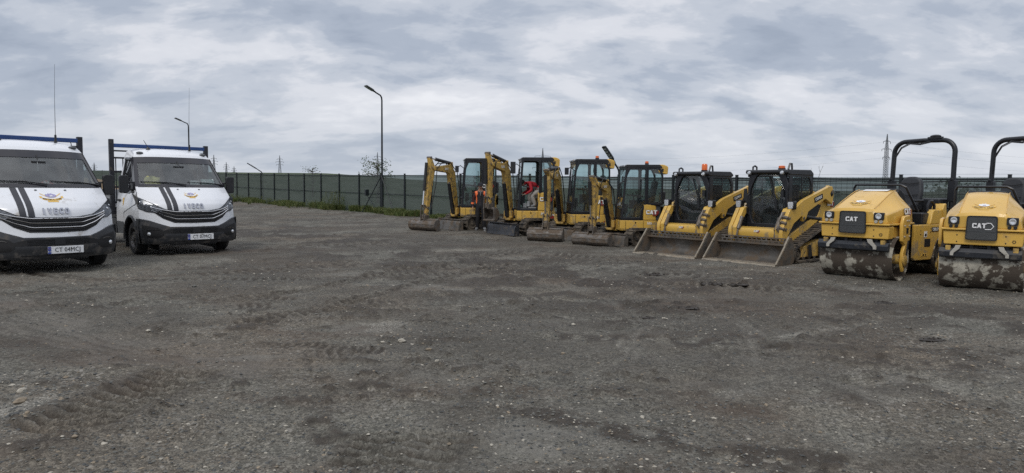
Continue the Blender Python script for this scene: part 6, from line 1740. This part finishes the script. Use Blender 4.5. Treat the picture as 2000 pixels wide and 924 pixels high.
# ------------------------------------------------------------ tandem rollers
def roller(jx, jy, yaw_rear, yaw_front, label, old_logo, drum_seed=0, sticker=True, side_label=False):
    root = empty('tandem_roller', (jx, jy, 0), yaw_rear); tag(root, label, 'road roller', 'tandem rollers at the right')
    def part(mb, n, m, p=root, bev=0.0, **k): return mb.build(n, M[m], p, bev, **k)
    FM = rotz(yaw_front - yaw_rear) @ T(0, -.97, 0)       # frame of the front drum
    BK = T(0, .97, 0)                                     # frame of the rear drum
    def fm(): return MB(FM)
    def bm_(): return MB(BK)
    W, r = .635, .40
    # --- front drum
    def drum(mm, nm):
        q = MB(mm); q.lathe([(r - .03, -W + .02), (r - .008, -W), (r, -W + .006), (r, W - .006), (r - .008, W), (r - .03, W - .02), (r - .04, W - .20)], (0, 0, r), 'x', 72)
        q.lathe([(r - .04, W - .20), (.001, W - .20)], (0, 0, r), 'x', 72); q.lathe([(r - .03, -W + .02), (r - .04, -W + .20), (.001, -W + .20)], (0, 0, r), 'x', 72)
        do = part(q, nm, 'drum', root, sharp=30)
        q = MB(mm)
        q.lathe([(.30, W - .195), (.30, W - .19), (.14, W - .185), (.12, W - .12), (.001, W - .12)], (0, 0, r), 'x', 24)
        for i in range(6):
            a = i * PI / 3; q.tube([(W - .20, math.cos(a) * .22, r + math.sin(a) * .22), (W - .17, math.cos(a) * .22, r + math.sin(a) * .22)], .022, 6)
        part(q, 'drum_hub', 'drum_side', do); return do
    drum(FM, 'front_drum')
    # --- yoke over the drum, arms down to the axle
    q = fm(); q.box((.02, -.02, .87), (1.12, .86, .20)); fo = part(q, 'front_frame', 'yellow_clean', bev=.02)
    for sd in (-1, 1):
        x0 = sd * .665
        q = fm(); q.prism([(-.13, 1.02), (-.06, 1.16), (.20, 1.18), (.24, 1.02), (.24, .74), (.12, .66), (.10, .52), (.08, .30), (.0, .16), (-.08, .30), (-.06, .50), (.02, .64), (-.11, .72)], 'x', x0 - .03, x0 + .03)
        ao = part(q, 'drum_arm', 'yellow_clean', bev=.015)
        q = fm(); q.lathe([(.001, x0 + sd * .03), (.035, x0 + sd * .03), (.095, x0 + sd * .032), (.10, x0 + sd * .05), (.06, x0 + sd * .065), (.001, x0 + sd * .065)], (0, 0, .37), 'x', 20)
        q.lathe([(.001, x0 - sd * .03), (.09, x0 - sd * .03), (.09, x0 - sd * .22), (.001, x0 - sd * .22)], (0, 0, .39), 'x', 16); part(q, 'drum_motor', 'yellow_worn', ao)
        q = fm(); q.box((x0 + sd * .031, .09, .90), (.006, .10, .10)); part(q, 'arm_opening', 'dark', ao)
        q = fm()
        for y, z in ((-.04, .99), (.17, .99), (-.04, .80), (.19, .80), (.06, 1.08), (.14, 1.08)): q.lathe([(.001, x0 + sd * .031), (.016, x0 + sd * .031), (.014, x0 + sd * .045), (.001, x0 + sd * .045)], (0, y, z), 'x', 8)
        part(q, 'arm_bolt', 'bracket', ao)
        q = fm(); q.tube([(x0 + sd * .035, .14, .72), (x0 + sd * .04, .10, .60), (x0 + sd * .03, .07, .45)], .018, 6); part(q, 'arm_hose', 'hose', ao)
    # --- lower nose panel
    q = fm(); q.prism([(-.56, .76), (.60, .76), (.62, .99), (-.58, .99)], 'y', -.52, -.30); no = part(q, 'nose_panel', 'yellow_clean', bev=.02)
    q = fm()
    for x, z in ((-.36, .92), (-.36, .81), (.36, .92), (.36, .81)): q.lathe([(.001, -.523), (.012, -.523), (.001, -.53)], (x, 0, z), 'y', 8)
    part(q, 'nose_bolt', 'hose', no)
    q = fm(); q.m = FM @ plane_m((.48, -.523, .84), (1, 0, 0), (0, 0, 1))
    for i in range(6): a = i * PI / 3; q.tube([(math.cos(a) * .022, math.sin(a) * .022, 0), (math.cos(a) * .022, math.sin(a) * .022, .003)], .009, 6)
    part(q, 'bolt_circle', 'ink', no)
    for x in (-.50, .50):
        q = fm(); q.prism([(x - .03, .74), (x + .05, .74), (x + .05, .66), (x + .02, .62), (x - .03, .66)], 'y', -.50, -.44); part(q, 'corner_bracket', 'yellow_worn', no, .006)
    # --- hood: stations from the face to the rear, cross section of 9 points
    st = [(-.535, 1.035, 1.235, .53, .33), (-.50, 1.02, 1.285, .565, .35), (-.25, 1.02, 1.385, .585, .34), (.05, 1.02, 1.50, .595, .33), (.30, 1.02, 1.585, .60, .325), (.50, 1.02, 1.62, .60, .32), (.60, 1.02, 1.60, .59, .31)]
    q = fm(); vs, fs = [], []
    for k, (y, zb, zt, hw, tw) in enumerate(st):
        zs_ = zb + (zt - zb) * (.95 if k == 0 else .66 - .04 * k); sec = [(hw, zb), (hw + .012, zb + .03), (hw - .01, zs_), (tw + .05, zt - .045 - .008 * k), (tw, zt - .008), (tw * .55, zt + .006), (0, zt + .01)]
        full = sec + [(-x, z) for x, z in sec[-2::-1]]
        vs += [(x, y, z) for x, z in full]; m_ = len(full)
    for k in range(len(st) - 1):
        for i in range(m_ - 1): fs.append((k * m_ + i, k * m_ + i + 1, (k + 1) * m_ + i + 1, (k + 1) * m_ + i))
        fs.append((k * m_ + m_ - 1, k * m_, (k + 1) * m_, (k + 1) * m_ + m_ - 1))
    fs.append(tuple(range(m_))); fs.append(tuple(range((len(st) - 1) * m_, len(st) * m_)))
    q.add(vs, fs); hd = part(q, 'hood', 'yellow_clean', bev=.022, seg=3, sharp=30)
    q = fm(); q.prism([(-.60, 1.00), (.63, 1.00), (.64, 1.035), (-.61, 1.035)], 'y', -.56, -.44); q.prism([(-.44, 1.0), (.62, 1.0), (.62, 1.035), (-.44, 1.035)], 'x', .585, .63); q.prism([(-.44, 1.0), (.62, 1.0), (.62, 1.035), (-.44, 1.035)], 'x', -.61, -.585); part(q, 'hood_ledge', 'yellow_clean', hd, .012)
    q = fm(); q.box((0, -.30, .995), (1.14, .40, .014)); part(q, 'hood_gap', 'dark', hd)
    # raised ridges on the hood sides
    q = fm()
    for sd in (-1, 1): q.tube([(sd * .345, -.50, 1.296), (sd * .345, -.25, 1.392), (sd * .335, .05, 1.506), (sd * .33, .30, 1.590), (sd * .325, .50, 1.625)], .006, 6)
    part(q, 'hood_crease', 'yellow_clean', hd)
    # grille in front
    gx = .005
    q = fm(); q.prism(rpoly([(gx - .23, .855), (gx + .23, .855), (gx + .22, 1.235), (gx - .215, 1.235)], .04, 4), 'y', -.565, -.50); go = part(q, 'radiator_grille', 'mesh_grille', bev=.008)
    q = fm()
    for i in range(23): q.box((gx - .20 + i * .018, -.568, 1.045), (.0035, .004, .35))
    for i in range(19): q.box((gx, -.569, .88 + i * .0185), (.42, .004, .0035))
    part(q, 'grille_mesh', 'grey', go)
    q = fm(); q.box((gx, -.572, .995), (.43, .006, .010)); part(q, 'grille_rail', 'grey', go)
    q = fm(); q.ring(rpoly([(gx - .238, .847), (gx + .238, .847), (gx + .228, 1.243), (gx - .223, 1.243)], .045, 4), rpoly([(gx - .222, .863), (gx + .222, .863), (gx + .212, 1.227), (gx - .207, 1.227)], .04, 4), 'y', -.575, -.555); part(q, 'grille_frame', 'black', go)
    logo(go, FM @ plane_m((gx + (-.01 if not old_logo else -.035), -.577, 1.10 if not old_logo else 1.085), (1, 0, 0), (0, 0, 1)), .105, tri=False)
    if old_logo:
        q = fm(); q.m = FM @ plane_m((gx + .10, -.578, 1.075), (1, 0, 0), (0, 0, 1))
        q.tube([(-.03, .05, 0), (.035, .05, 0), (.075, 0, 0), (.035, -.05, 0), (-.05, -.05, 0)], .008, 5); part(q, 'logo_outline', 'white', go)
    # lamps
    for sd, xx in ((-1, -.415), (1, .445)):
        q = fm(); q.prism(rpoly([(xx - .085, 1.10), (xx + .085, 1.10), (xx + .085, 1.225), (xx - .085, 1.225)], .02, 3), 'y', -.562, -.50); lo = part(q, 'headlight_housing', 'black', bev=.005)
        q = fm(); q.m = FM @ plane_m((xx, -.563, 1.162), (1, 0, 0), (0, 0, 1)); q.lathe([(.050, .0), (.052, .006), (.042, .008), (.02, .002), (.001, .0)], (0, 0, 0), 'z', 20); part(q, 'headlight_lens', 'lens', lo)
        for k in (-.042, .042):
            q = fm(); q.m = FM @ plane_m((xx + k, -.558, 1.068), (1, 0, 0), (0, 0, 1)); q.lathe([(.028, -.02), (.028, .008), (.02, .010), (.001, .006)], (0, 0, 0), 'z', 14); part(q, 'indicator_lamp', 'bracket' if not old_logo else 'hose', lo)
    # scraper bar, spray bar and grey brackets
    q = fm(); q.prism([(-.47, .70), (-.52, .64), (-.50, .555), (-.42, .53), (-.40, .60), (-.42, .70)], 'x', -.63, .60); q.tube([(-.58, -.36, .72), (.58, -.36, .72)], .025, 8); so = part(q, 'scraper_bar', 'scraper', bev=.01)
    for xx in (-.34, .31):
        sg = -1 if xx < 0 else 1
        q = fm(); q.prism([(xx - sg * .05, .75), (xx + sg * .03, .75), (xx + sg * .045, .71), (xx + sg * .11, .63), (xx + sg * .11, .575), (xx + sg * .06, .575), (xx + sg * .055, .62), (xx - sg * .03, .69)], 'y', -.555, -.515); part(q, 'scraper_bracket', 'bracket', so, .005)
    q = fm()
    for i in range(4): q.box((-.4 + i * .26, -.40, .73), (.05, .10, .06)); q.tube([(-.4 + i * .26, -.42, .72), (-.3 + i * .26, -.44, .70)], .015, 5)
    part(q, 'spray_nozzle', 'black', so)
    # hood decals
    def lay(mb, vs, fs, h=.004):
        out = []
        for p in vs:
            y = -.28 - p[1] * -1.35; z = np.interp(y, [s_[0] for s_ in st], [s_[2] for s_ in st]) + .012 + h
            out.append((p[0] * 1.05, y, z))
        mb.add(out, fs)
    a1, a2, a3, a4 = fm(), fm(), fm(), fm()
    def put(mb, vs, fs): lay(mb, vs, fs, {id(a1): .003, id(a2): .005, id(a3): .007, id(a4): .007}[id(mb)])
    emblem(a1, a2, a3, a4, put, .8)
    eo = part(a1, 'emblem_ribbon', 'ribbon', hd, recalc=False); part(a2, 'emblem_tools', 'white', eo, recalc=False); part(a3, 'emblem_highlight', 'lavender', eo, recalc=False); part(a4, 'emblem_lettering', 'ink', eo, recalc=False)
    if sticker:
        q = fm(); q.grid(lambda a, v: (-.20 + .44 * a, .32 + .20 * v, np.interp(.32 + .20 * v, [s_[0] for s_ in st], [s_[2] for s_ in st]) + .016), 3, 4); part(q, 'hood_label', 'white', hd, recalc=False)
    logo(hd, FM @ plane_m((.606, .30, 1.24), (0, 1, 0), (-.12, 0, 1)), .145)
    if side_label:
        q = fm(); q.box((.606, -.22, 1.16), (.006, .20, .20)); lo = part(q, 'side_label', 'paper', hd)
        q = fm(); q.box((.611, -.22, 1.235), (.003, .18, .035)); part(q, 'label_band', 'blue', lo)
        q = fm()
        for k in range(4): q.box((.611, -.22, 1.19 - k * .028), (.003, .15 - .02 * (k % 2), .010))
        part(q, 'label_print', 'paper_green', lo)
    # --- rear unit
    q = MB(); q.box((0, .0, .55), (.30, .5, .40)); q.box((0, .25, .45), (.9, .5, .3)); part(q, 'articulation_joint', 'black_metal', bev=.02)
    drum(BK, 'rear_drum')
    for sd in (-1, 1):
        q = MB(); o_ = [(-.10, .98), (-.10, .36), (-.06, .31), (.50, .31), (.545, .36), (.60, .52), (.72, .70), (.92, .80), (1.12, .82), (1.20, .86), (1.20, .98)]
        q.prism(o_, 'x', sd * .56, sd * .62); po = part(q, 'side_plate', 'yellow', bev=.015)
        if sd > 0:
            q = MB(); q.box((.622, .345, .635), (.008, .20, .15)); part(q, 'side_opening', 'dark', po, .004)
            q = MB(); q.box((.623, .27, .80), (.004, .10, .11)); qo = part(q, 'data_label', 'white', po); q = MB(); q.box((.626, .27, .785), (.003, .06, .05)); part(q, 'label_print', 'ink', qo)
            q = MB(); q.box((.623, .25, .41), (.004, .20, .055)); qo = part(q, 'warning_label', 'ribbon', po); q = MB(); q.box((.626, .22, .41), (.003, .05, .03)); q.box((.626, .30, .41), (.003, .03, .035)); part(q, 'label_print', 'ink', qo)
            q = MB(); q.m = plane_m((.624, .60, .885), (0, 1, 0), (0, 0, 1)); q.box((0, 0, 0), (.24, .085, .003)); po2 = part(q, 'model_badge', 'ink', po); q = MB(); q.m = plane_m((.627, .60, .885), (0, 1, 0), (0, 0, 1)); q.add(*text_geo('CB2.7', .075, .001, .002)); part(q, 'model_lettering', 'white', po2)
            q = MB()
            for y, z in ((.10, .87), (.10, .80), (.45, .90), (.45, .84)): q.lathe([(.001, .622), (.013, .622), (.001, .634)], (0, y, z), 'x', 8)
            part(q, 'side_bolt', 'hose', po)
        q = MB(); q.prism([(.42, .98), (.50, 1.22), (.56, 1.26), (.85, 1.26), (.86, 1.12), (.95, 1.10), (1.20, 1.10), (1.20, .98)], 'x', sd * .50, sd * .62); part(q, 'rear_fender', 'yellow', bev=.02)
        q = MB(); q.prism([(.80, 1.26), (.86, 1.36), (.93, 1.38), (.97, 1.10), (.86, 1.08)], 'x', sd * .42, sd * .64); part(q, 'fender_lug', 'yellow', bev=.015)
        x0 = sd * .665
        q = bm_(); q.prism([(-.15, .78), (.15, .78), (.09, .30), (0, .17), (-.09, .30)], 'x', x0 - .035, x0 + .005); q.lathe([(.001, x0 + sd * .01), (.10, x0 + sd * .01), (.09, x0 + sd * .05), (.001, x0 + sd * .05)], (0, 0, .38), 'x', 18); part(q, 'drum_arm', 'yellow', bev=.012)
    q = MB(); q.box((0, .45, .96), (1.16, .86, .06)); q.box((0, .10, .80), (1.0, .10, .40)); part(q, 'platform', 'black', bev=.01)
    q = MB(); q.box((0, .97, .92), (1.05, .62, .16)); q.box((0, 1.35, .78), (1.06, .14, .40)); part(q, 'rear_frame', 'yellow', bev=.02)
    q = MB(); q.box((.30, .42, 1.09), (.50, .32, .22)); q.box((-.36, .50, 1.06), (.34, .42, .18)); part(q, 'step_box', 'black', bev=.03)
    q = MB(); q.box((.22, 1.06, 1.24), (.62, .34, .46)); q.box((-.36, 1.05, 1.15), (.40, .36, .30)); part(q, 'fuel_tank', 'black', bev=.035, seg=3)
    q = MB(); q.prism([(-.20, .96), (.10, .96), (.12, 1.30), (.02, 1.56), (-.16, 1.66), (-.22, 1.60)], 'x', -.34, .34); co = part(q, 'console', 'black', bev=.03)
    q = MB(); ring = []
    for i in range(25):
        t = 2 * PI * i / 24; p = Matrix.Rotation(R(-55), 4, 'X') @ Vector((math.cos(t) * .19, math.sin(t) * .19, 0)); ring.append((-.02 + p.x, .17 + p.y, 1.46 + p.z))
    q.tube(ring, .016, 6, cap=False); q.tube([(-.02, .17, 1.46), (-.02, .05, 1.38)], .025, 6); q.bar((-.20, .17, 1.46), (.16, .17, 1.46), .03, .02); part(q, 'steering_wheel', 'black', co)
    # seat with headrest
    q = MB(); q.prism(rpoly([(.42, 1.22), (.88, 1.22), (.90, 1.34), (.44, 1.36)], .05, 3), 'x', -.27, .21); q.box((-.03, .64, 1.12), (.34, .30, .20)); so = part(q, 'seat_cushion', 'seat', bev=.05, seg=3)
    q = MB(); q.m = T(-.03, .88, 1.56) @ Matrix.Rotation(R(-10), 4, 'X'); q.prism(rpoly([(-.20, -.28), (.20, -.28), (.235, .02), (.20, .26), (.11, .34), (-.11, .34), (-.20, .26), (-.235, .02)], .08, 4), 'y', -.06, .07); part(q, 'seat_back', 'seat', so, .045, seg=3)
    q = MB(); q.m = T(-.03, .86, 1.60) @ Matrix.Rotation(R(-10), 4, 'X')
    for z in (.16, -.08): q.tube([(-.19, -.066, z + .01), (0, -.072, z - .02), (.19, -.066, z + .01)], .008, 5)
    part(q, 'seat_seam', 'dark', so)
    for x in (-.31, .25):
        q = MB(); q.box((x, .66, 1.42), (.07, .32, .05)); part(q, 'armrest', 'black', so, .02)
    # rails
    q = MB(); q.tube([(-.55, -.20, 1.25), (-.55, -.20, 1.66), (-.50, -.22, 1.72), (.38, -.22, 1.72), (.46, -.18, 1.68), (.55, .10, 1.22)], .022, 8); part(q, 'grab_rail', 'black_metal')
    q = MB(); q.tube([(.50, .52, 1.05), (.50, .52, 1.34), (.50, .58, 1.42), (.50, .68, 1.42), (.50, .76, 1.34), (.50, .76, 1.05)], .026, 8); part(q, 'grab_rail', 'black_metal')
    # roll-over frame
    yb = 1.22
    q = MB(); pts_ = [(-.60, yb - .04, .95), (-.60, yb - .02, 1.7), (-.595, yb, 2.2)]
    for i in range(9): t = PI / 2 * i / 8; pts_.append((-.595 + .24 * (1 - math.cos(t)), yb + .01, 2.38 + .24 * math.sin(t)))
    pts_ += [(0, yb + .01, 2.63)]
    for i in range(9): t = PI / 2 * (1 - i / 8); pts_.append((.595 - .24 * (1 - math.cos(t)), yb + .01, 2.38 + .24 * math.sin(t)))
    pts_ += [(.595, yb, 2.2), (.60, yb - .02, 1.7), (.60, yb - .04, .95)]
    q.tube(pts_, .047, 10); ro = part(q, 'roll_frame', 'black_metal')
    for sd in (-1, 1):
        q = MB(); q.box((sd * .60, yb - .02, 1.62), (.13, .13, .42)); q.box((sd * .60, yb - .08, 1.85), (.05, .05, .05)); q.tube([(sd * .55, yb - .08, 1.28), (sd * .72, yb - .08, 1.28)], .02, 6)
        part(q, 'frame_hinge', 'black_metal', ro, .012)
    q = MB(); q.sphere((.22, yb, 2.70), .10, 6, (1.1, .6, .35)); q.box((.22, yb, 2.67), (.26, .10, .04)); part(q, 'roof_lamp_mount', 'black', ro)
    q = MB(); rr = random.Random(3)
    pp = [(-.55, yb - .055, 2.0), (-.54, yb - .06, 2.3), (-.42, yb - .06, 2.50), (-.25, yb - .055, 2.585), (-.05, yb - .06, 2.56), (.15, yb - .06, 2.60)]
    q.tube(pp, .012, 5); q.tube([(p[0] + .02, p[1] - .02, p[2] - .02) for p in pp], .009, 5); part(q, 'wiring', 'hose', ro)
    # right step under the machine
    q = MB(); q.prism([(.52, .33), (.80, .18), (.86, .14), (.80, .10), (.50, .28)], 'x', .20, .58); part(q, 'rear_scraper', 'black_metal', bev=.01)
    return root
roller(7.25, 13.42, R(-58.5), R(-48.6), 'yellow tandem roller seen whole, second machine from the right edge', False)
fr2 = R(-38); c2 = Vector((7.80, 11.40)); d2 = Vector((math.sin(fr2), -math.cos(fr2)))
j2 = c2 - d2 * .97 * .95
r2_ = roller(j2.x, j2.y, R(-60), fr2, 'yellow tandem roller cut off by the right frame edge', True, sticker=False, side_label=True)
r2_.scale = (.90, .93, .985)
# ------------------------------------------------------------ people
def figure(name, joints, edges, radii, loc, yaw, label, mats, cls, extra=None):
    """ one continuous body grown with the Skin modifier; cls(edge index) gives the material slot """
    names = list(joints)
    me = bpy.data.meshes.new(name)
    me.from_pydata([joints[n] for n in names], [(names.index(a), names.index(b)) for a, b in edges], [])
    o = bpy.data.objects.new(name, me); C.objects.link(o)
    md = o.modifiers.new('skin', 'SKIN'); md.use_smooth_shade = True; md.branch_smoothing = 0.3
    sv = me.skin_vertices[0].data
    for i, n in enumerate(names):
        r = radii[n]; r = (r, r) if not isinstance(r, tuple) else r
        sv[i].radius = r; sv[i].use_root = (n == 'pelvis')
    o.modifiers.new('sub', 'SUBSURF').levels = 2
    o.modifiers['sub'].render_levels = 2
    dg = bpy.context.evaluated_depsgraph_get()
    m2 = bpy.data.meshes.new_from_object(o.evaluated_get(dg))
    o.modifiers.clear(); o.data = m2; bpy.data.meshes.remove(me)
    m2.materials.clear()
    for m in mats: m2.materials.append(m)
    E = [(Vector(joints[a]), Vector(joints[b]), a, b) for a, b in edges]
    for p in m2.polygons:
        c = p.center; best, bi, bt = 1e9, 0, 0
        for i, (a, b, an, bn) in enumerate(E):
            d = b - a; t = max(0, min(1, (c - a).dot(d) / max(1e-9, d.length_squared))); q = (c - a - d * t).length
            q -= 0.5 * (radii[an][0] if isinstance(radii[an], tuple) else radii[an])
            if q < best: best, bi, bt = q, i, t
        p.material_index = cls(E[bi][2], E[bi][3], bt, c)
        p.use_smooth = True
    o.location = loc; o.rotation_euler = (0, 0, yaw)
    tag(o, label, 'person')
    return o
def hand(j, e, r, side, wrist, d, palm_n, s=1.0, curl=.5):
    """ palm and five bent fingers starting at the wrist joint; d: pointing direction, palm_n: palm normal """
    w = Vector(j[wrist]); d = Vector(d).normalized(); n = Vector(palm_n).normalized(); sdir = d.cross(n).normalized()
    pk = side + '_palm'; j[pk] = tuple(w + d * .055 * s); e.append((wrist, pk)); r[pk] = (.036 * s, .020 * s)
    for k, (off, ln) in enumerate(((-.028, .058), (-.009, .070), (.011, .066), (.029, .050))):
        a = w + d * .095 * s + sdir * off * s; b = a + (d * (1 - curl * .3) + n * curl * .6).normalized() * ln * .55 * s; c = b + (d * (1 - curl) + n * curl * 1.2).normalized() * ln * .5 * s
        for q, p in (('a', a), ('b', b), ('c', c)): j['%s_f%d%s' % (side, k, q)] = tuple(p)
        e += [(pk, '%s_f%da' % (side, k)), ('%s_f%da' % (side, k), '%s_f%db' % (side, k)), ('%s_f%db' % (side, k), '%s_f%dc' % (side, k))]
        r['%s_f%da' % (side, k)] = .0095 * s; r['%s_f%db' % (side, k)] = .0085 * s; r['%s_f%dc' % (side, k)] = .007 * s
    a = w + d * .03 * s - sdir * .035 * s; b = a + (d * .8 - sdir * .5 + n * .3).normalized() * .04 * s
    j[side + '_ta'] = tuple(a); j[side + '_tb'] = tuple(b); e += [(pk, side + '_ta'), (side + '_ta', side + '_tb')]; r[side + '_ta'] = .012 * s; r[side + '_tb'] = .009 * s
skin = pbr('skin', (0.36, 0.20, 0.14), .55, var=.08)
jacket = pbr('dark_jacket', (0.018, 0.019, 0.024), .8, var=.25, bump=.3, bscale=20)
trous = pbr('black_trousers', (0.012, 0.012, 0.015), .85, var=.25, bump=.3, bscale=18)
sleeve = pbr('dark_red_sleeve', (0.055, 0.012, 0.014), .8, var=.2)
hiviz = pbr('orange_hi_vis', (0.95, 0.20, 0.06), .6, var=.08)
redsh = pbr('red_pullover', (0.36, 0.012, 0.022), .8, var=.15, bump=.2, bscale=15)
chino = pbr('pale_grey_trousers', (0.33, 0.31, 0.28), .8, var=.12, bump=.3, bscale=14)
shoe = pbr('grey_shoes', (0.16, 0.165, 0.17), .7, var=.2)
shirt = pbr('grey_shirt', (0.16, 0.165, 0.175), .8, var=.1)
hairm = pbr('dark_hair', (0.012, 0.010, 0.009), .7, var=.3)
sole = pbr('white_sole', (0.30, 0.30, 0.29), .7, var=.1)
# --- standing man, arms hanging, head bowed
J = dict(pelvis=(0, 0, .93), belly=(0, -.01, 1.06), chest=(0, -.015, 1.27), upper=(0, -.005, 1.40), neck=(0, -.03, 1.49), jaw=(0, -.075, 1.565), head=(0, -.062, 1.64), crown=(0, -.05, 1.70), nose=(0, -.172, 1.600),
         l_sh=(.165, 0, 1.40), l_el=(.255, .03, 1.14), l_wr=(.27, -.03, .90), r_sh=(-.165, 0, 1.40), r_el=(-.255, .03, 1.14), r_wr=(-.275, -.03, .90),
         l_hip=(.095, 0, .88), l_kn=(.125, -.02, .49), l_an=(.145, .02, .10), l_toe=(.185, -.15, .045), r_hip=(-.095, 0, .88), r_kn=(-.105, -.02, .49), r_an=(-.115, .03, .10), r_toe=(-.175, -.13, .045))
E_ = [('pelvis', 'belly'), ('belly', 'chest'), ('chest', 'upper'), ('upper', 'neck'), ('neck', 'jaw'), ('jaw', 'head'), ('head', 'crown'), ('jaw', 'nose'), ('upper', 'l_sh'), ('l_sh', 'l_el'), ('l_el', 'l_wr'), ('upper', 'r_sh'), ('r_sh', 'r_el'), ('r_el', 'r_wr'),
      ('pelvis', 'l_hip'), ('l_hip', 'l_kn'), ('l_kn', 'l_an'), ('l_an', 'l_toe'), ('pelvis', 'r_hip'), ('r_hip', 'r_kn'), ('r_kn', 'r_an'), ('r_an', 'r_toe')]
Rr_ = dict(pelvis=(.165, .125), belly=(.165, .125), chest=(.175, .125), upper=(.14, .10), neck=.058, jaw=(.068, .075), head=(.078, .092), crown=(.062, .078), nose=.012, l_sh=.078, l_el=.056, l_wr=.036, r_sh=.078, r_el=.056, r_wr=.036,
           l_hip=.115, l_kn=.088, l_an=.070, l_toe=.042, r_hip=.115, r_kn=.088, r_an=.070, r_toe=.042)
hand(J, E_, Rr_, 'lh', 'l_wr', (0, -.25, -1), (-1, 0, 0)); hand(J, E_, Rr_, 'rh', 'r_wr', (0, -.25, -1), (1, 0, 0))
def cls1(a, b, t, c):
    if 'toe' in b: return 4
    if b in ('l_kn', 'r_kn', 'l_an', 'r_an', 'l_hip', 'r_hip') or (a == 'pelvis' and c.z < .93): return 2
    if b in ('l_el', 'r_el', 'l_wr', 'r_wr'): return 3 if (b.endswith('el') and t > .45) or (b.endswith('wr') and t < .9) else 1
    if b in ('jaw', 'head', 'crown', 'nose', 'neck') or '_f' in b or 'palm' in b or '_t' in b: return 0
    return 1
mp = (-1.165, 25.25, 0.0)
man = figure('person', J, E_, Rr_, mp, R(4), 'person in orange vest and dark clothes standing before the leftmost excavator', [skin, jacket, trous, sleeve, shoe], cls1)
# vest: a second layer over the torso, open at the front
vm = MB(); src = man.data
fs, idx = [], {}
for p in src.polygons:
    c = p.center
    if 0.98 < c.z < 1.44 and abs(c.x) < .235 and p.material_index == 1:
        front = c.y < -.02
        if front and not (.11 < abs(c.x) < .19): continue
        f = []
        for vi in p.vertices:
            if vi not in idx:
                v = src.vertices[vi]; idx[vi] = len(vm.v); vm.v.append(tuple(v.co + v.normal * .014))
            f.append(idx[vi])
        fs.append(tuple(f))
vm.f = fs; vm.mi = [0] * len(fs)
vm.build('vest', hiviz, man, recalc=False)
q = MB(); q.tube([(-.28, .0, 1.04), (-.285, .0, .98)], .060, 8); q.tube([(.285, .0, 1.10), (.29, -.01, .96)], .062, 8); q.build('cuff_band', hiviz, man)
q = MB(); q.prism([(-.035, 1.46), (.035, 1.46), (.006, 1.28), (-.006, 1.28)], 'y', -.150, -.140); q.build('shirt', shirt, man)
q = MB(); q.tube([(0, -.158, 1.28), (0, -.158, 1.0)], .005, 4); q.build('zip', sleeve, man)
q = MB(); q.lathe([(.098, -.02), (.101, .02), (.092, .065), (.06, .095), (.001, .102)], (0, -.058, 1.665), 'z', 20)
q.m = Matrix.Identity(4); q.grid(lambda u, v: ((u - .5) * .15, -.145 - .075 * v * (1 - (2 * u - 1) ** 2 * .5), 1.665 - .02 * v - .015 * (2 * u - 1) ** 2), 8, 4)
q.build('cap', jacket, man, recalc=False)
q = MB()
for s in (-1, 1): q.sphere((s * .030, -.142, 1.628), .011, 5)
q.build('eyes', hairm, man)
q = MB()
for s in (-1, 1): q.sphere((s * .085, -.055, 1.61), .024, 5, (.4, .8, 1.2))
q.build('ears', skin, man)
q = MB(); q.tube([(-.022, -.138, 1.562), (0, -.148, 1.560), (.022, -.138, 1.562)], .006, 5); q.build('mouth', sleeve, man)
q = MB()
for s in (-1, 1): q.prism([(-.165, .0), (.06, .0), (.065,  .022), (-.15, .022)], 'x', (.165 if s > 0 else -.145) - .042, (.165 if s > 0 else -.145) + .042)
q.build('shoe_soles', sole, man, .01)
# --- stooping man in red, in the open cab: faces image left, feet on the cab floor
s_ = 1.15
J = dict(pelvis=(0, .20, .62), belly=(0, .09, .71), chest=(0, -.07, .82), upper=(0, -.19, .86), neck=(0, -.28, .835), jaw=(0, -.355, .79), head=(0, -.385, .835), crown=(0, -.43, .86), nose=(0, -.40, .735),
         l_sh=(.17, -.17, .83), l_el=(.25, -.12, .60), l_wr=(.20, -.30, .48), r_sh=(-.17, -.17, .83), r_el=(-.24, -.16, .60), r_wr=(-.18, -.34, .50),
         l_hip=(.10, .17, .58), l_kn=(.14, -.10, .43), l_an=(.13, .02, .10), l_toe=(.14, -.14, .045), r_hip=(-.10, .17, .58), r_kn=(-.11, -.16, .42), r_an=(-.11, -.08, .10), r_toe=(-.12, -.24, .045))
E_ = E_[:22]
Rr_ = dict(list(Rr_.items())[:23])
hand(J, E_, Rr_, 'lh', 'l_wr', (-.2, -1, -.35), (0, -.3, -1)); hand(J, E_, Rr_, 'rh', 'r_wr', (.2, -1, -.35), (0, -.3, -1))
def cls2(a, b, t, c):
    if 'toe' in b: return 3
    if b in ('l_kn', 'r_kn', 'l_an', 'r_an', 'l_hip', 'r_hip') or a == 'pelvis' and t < .35: return 2
    if b in ('jaw', 'head', 'crown', 'nose') or '_f' in b or 'palm' in b or '_t' in b: return 0
    return 1
ex2 = [o for o in bpy.data.objects if o.name.startswith('mini_excavator') and 'red stooping' in o.get('label', '')][0]
bpy.context.view_layer.update()
pw = ex2.matrix_world @ Vector((.44, -.17, .79))
man2 = figure('person', J, E_, Rr_, tuple(pw), R(-82), 'person in a red pullover and pale trousers stooping inside the open cab', [skin, redsh, chino, shoe], cls2)
q = MB(); q.sphere((0, -.405, .865), .094, 8, (.92, 1.05, .9)); q.build('hair', hairm, man2)
q = MB()
for s in (-1, 1): q.sphere((s * .085, -.36, .80), .022, 5, (.4, .8, 1.1))
q.build('ears', skin, man2)
q = MB()
for x, y in ((.135, -.07), (-.115, -.16)): q.prism([(y - .15, .0), (y + .12, .0), (y + .12, .035), (y - .15, .035)], 'x', x - .042, x + .042)
q.build('shoe_soles', sole, man2, .01)
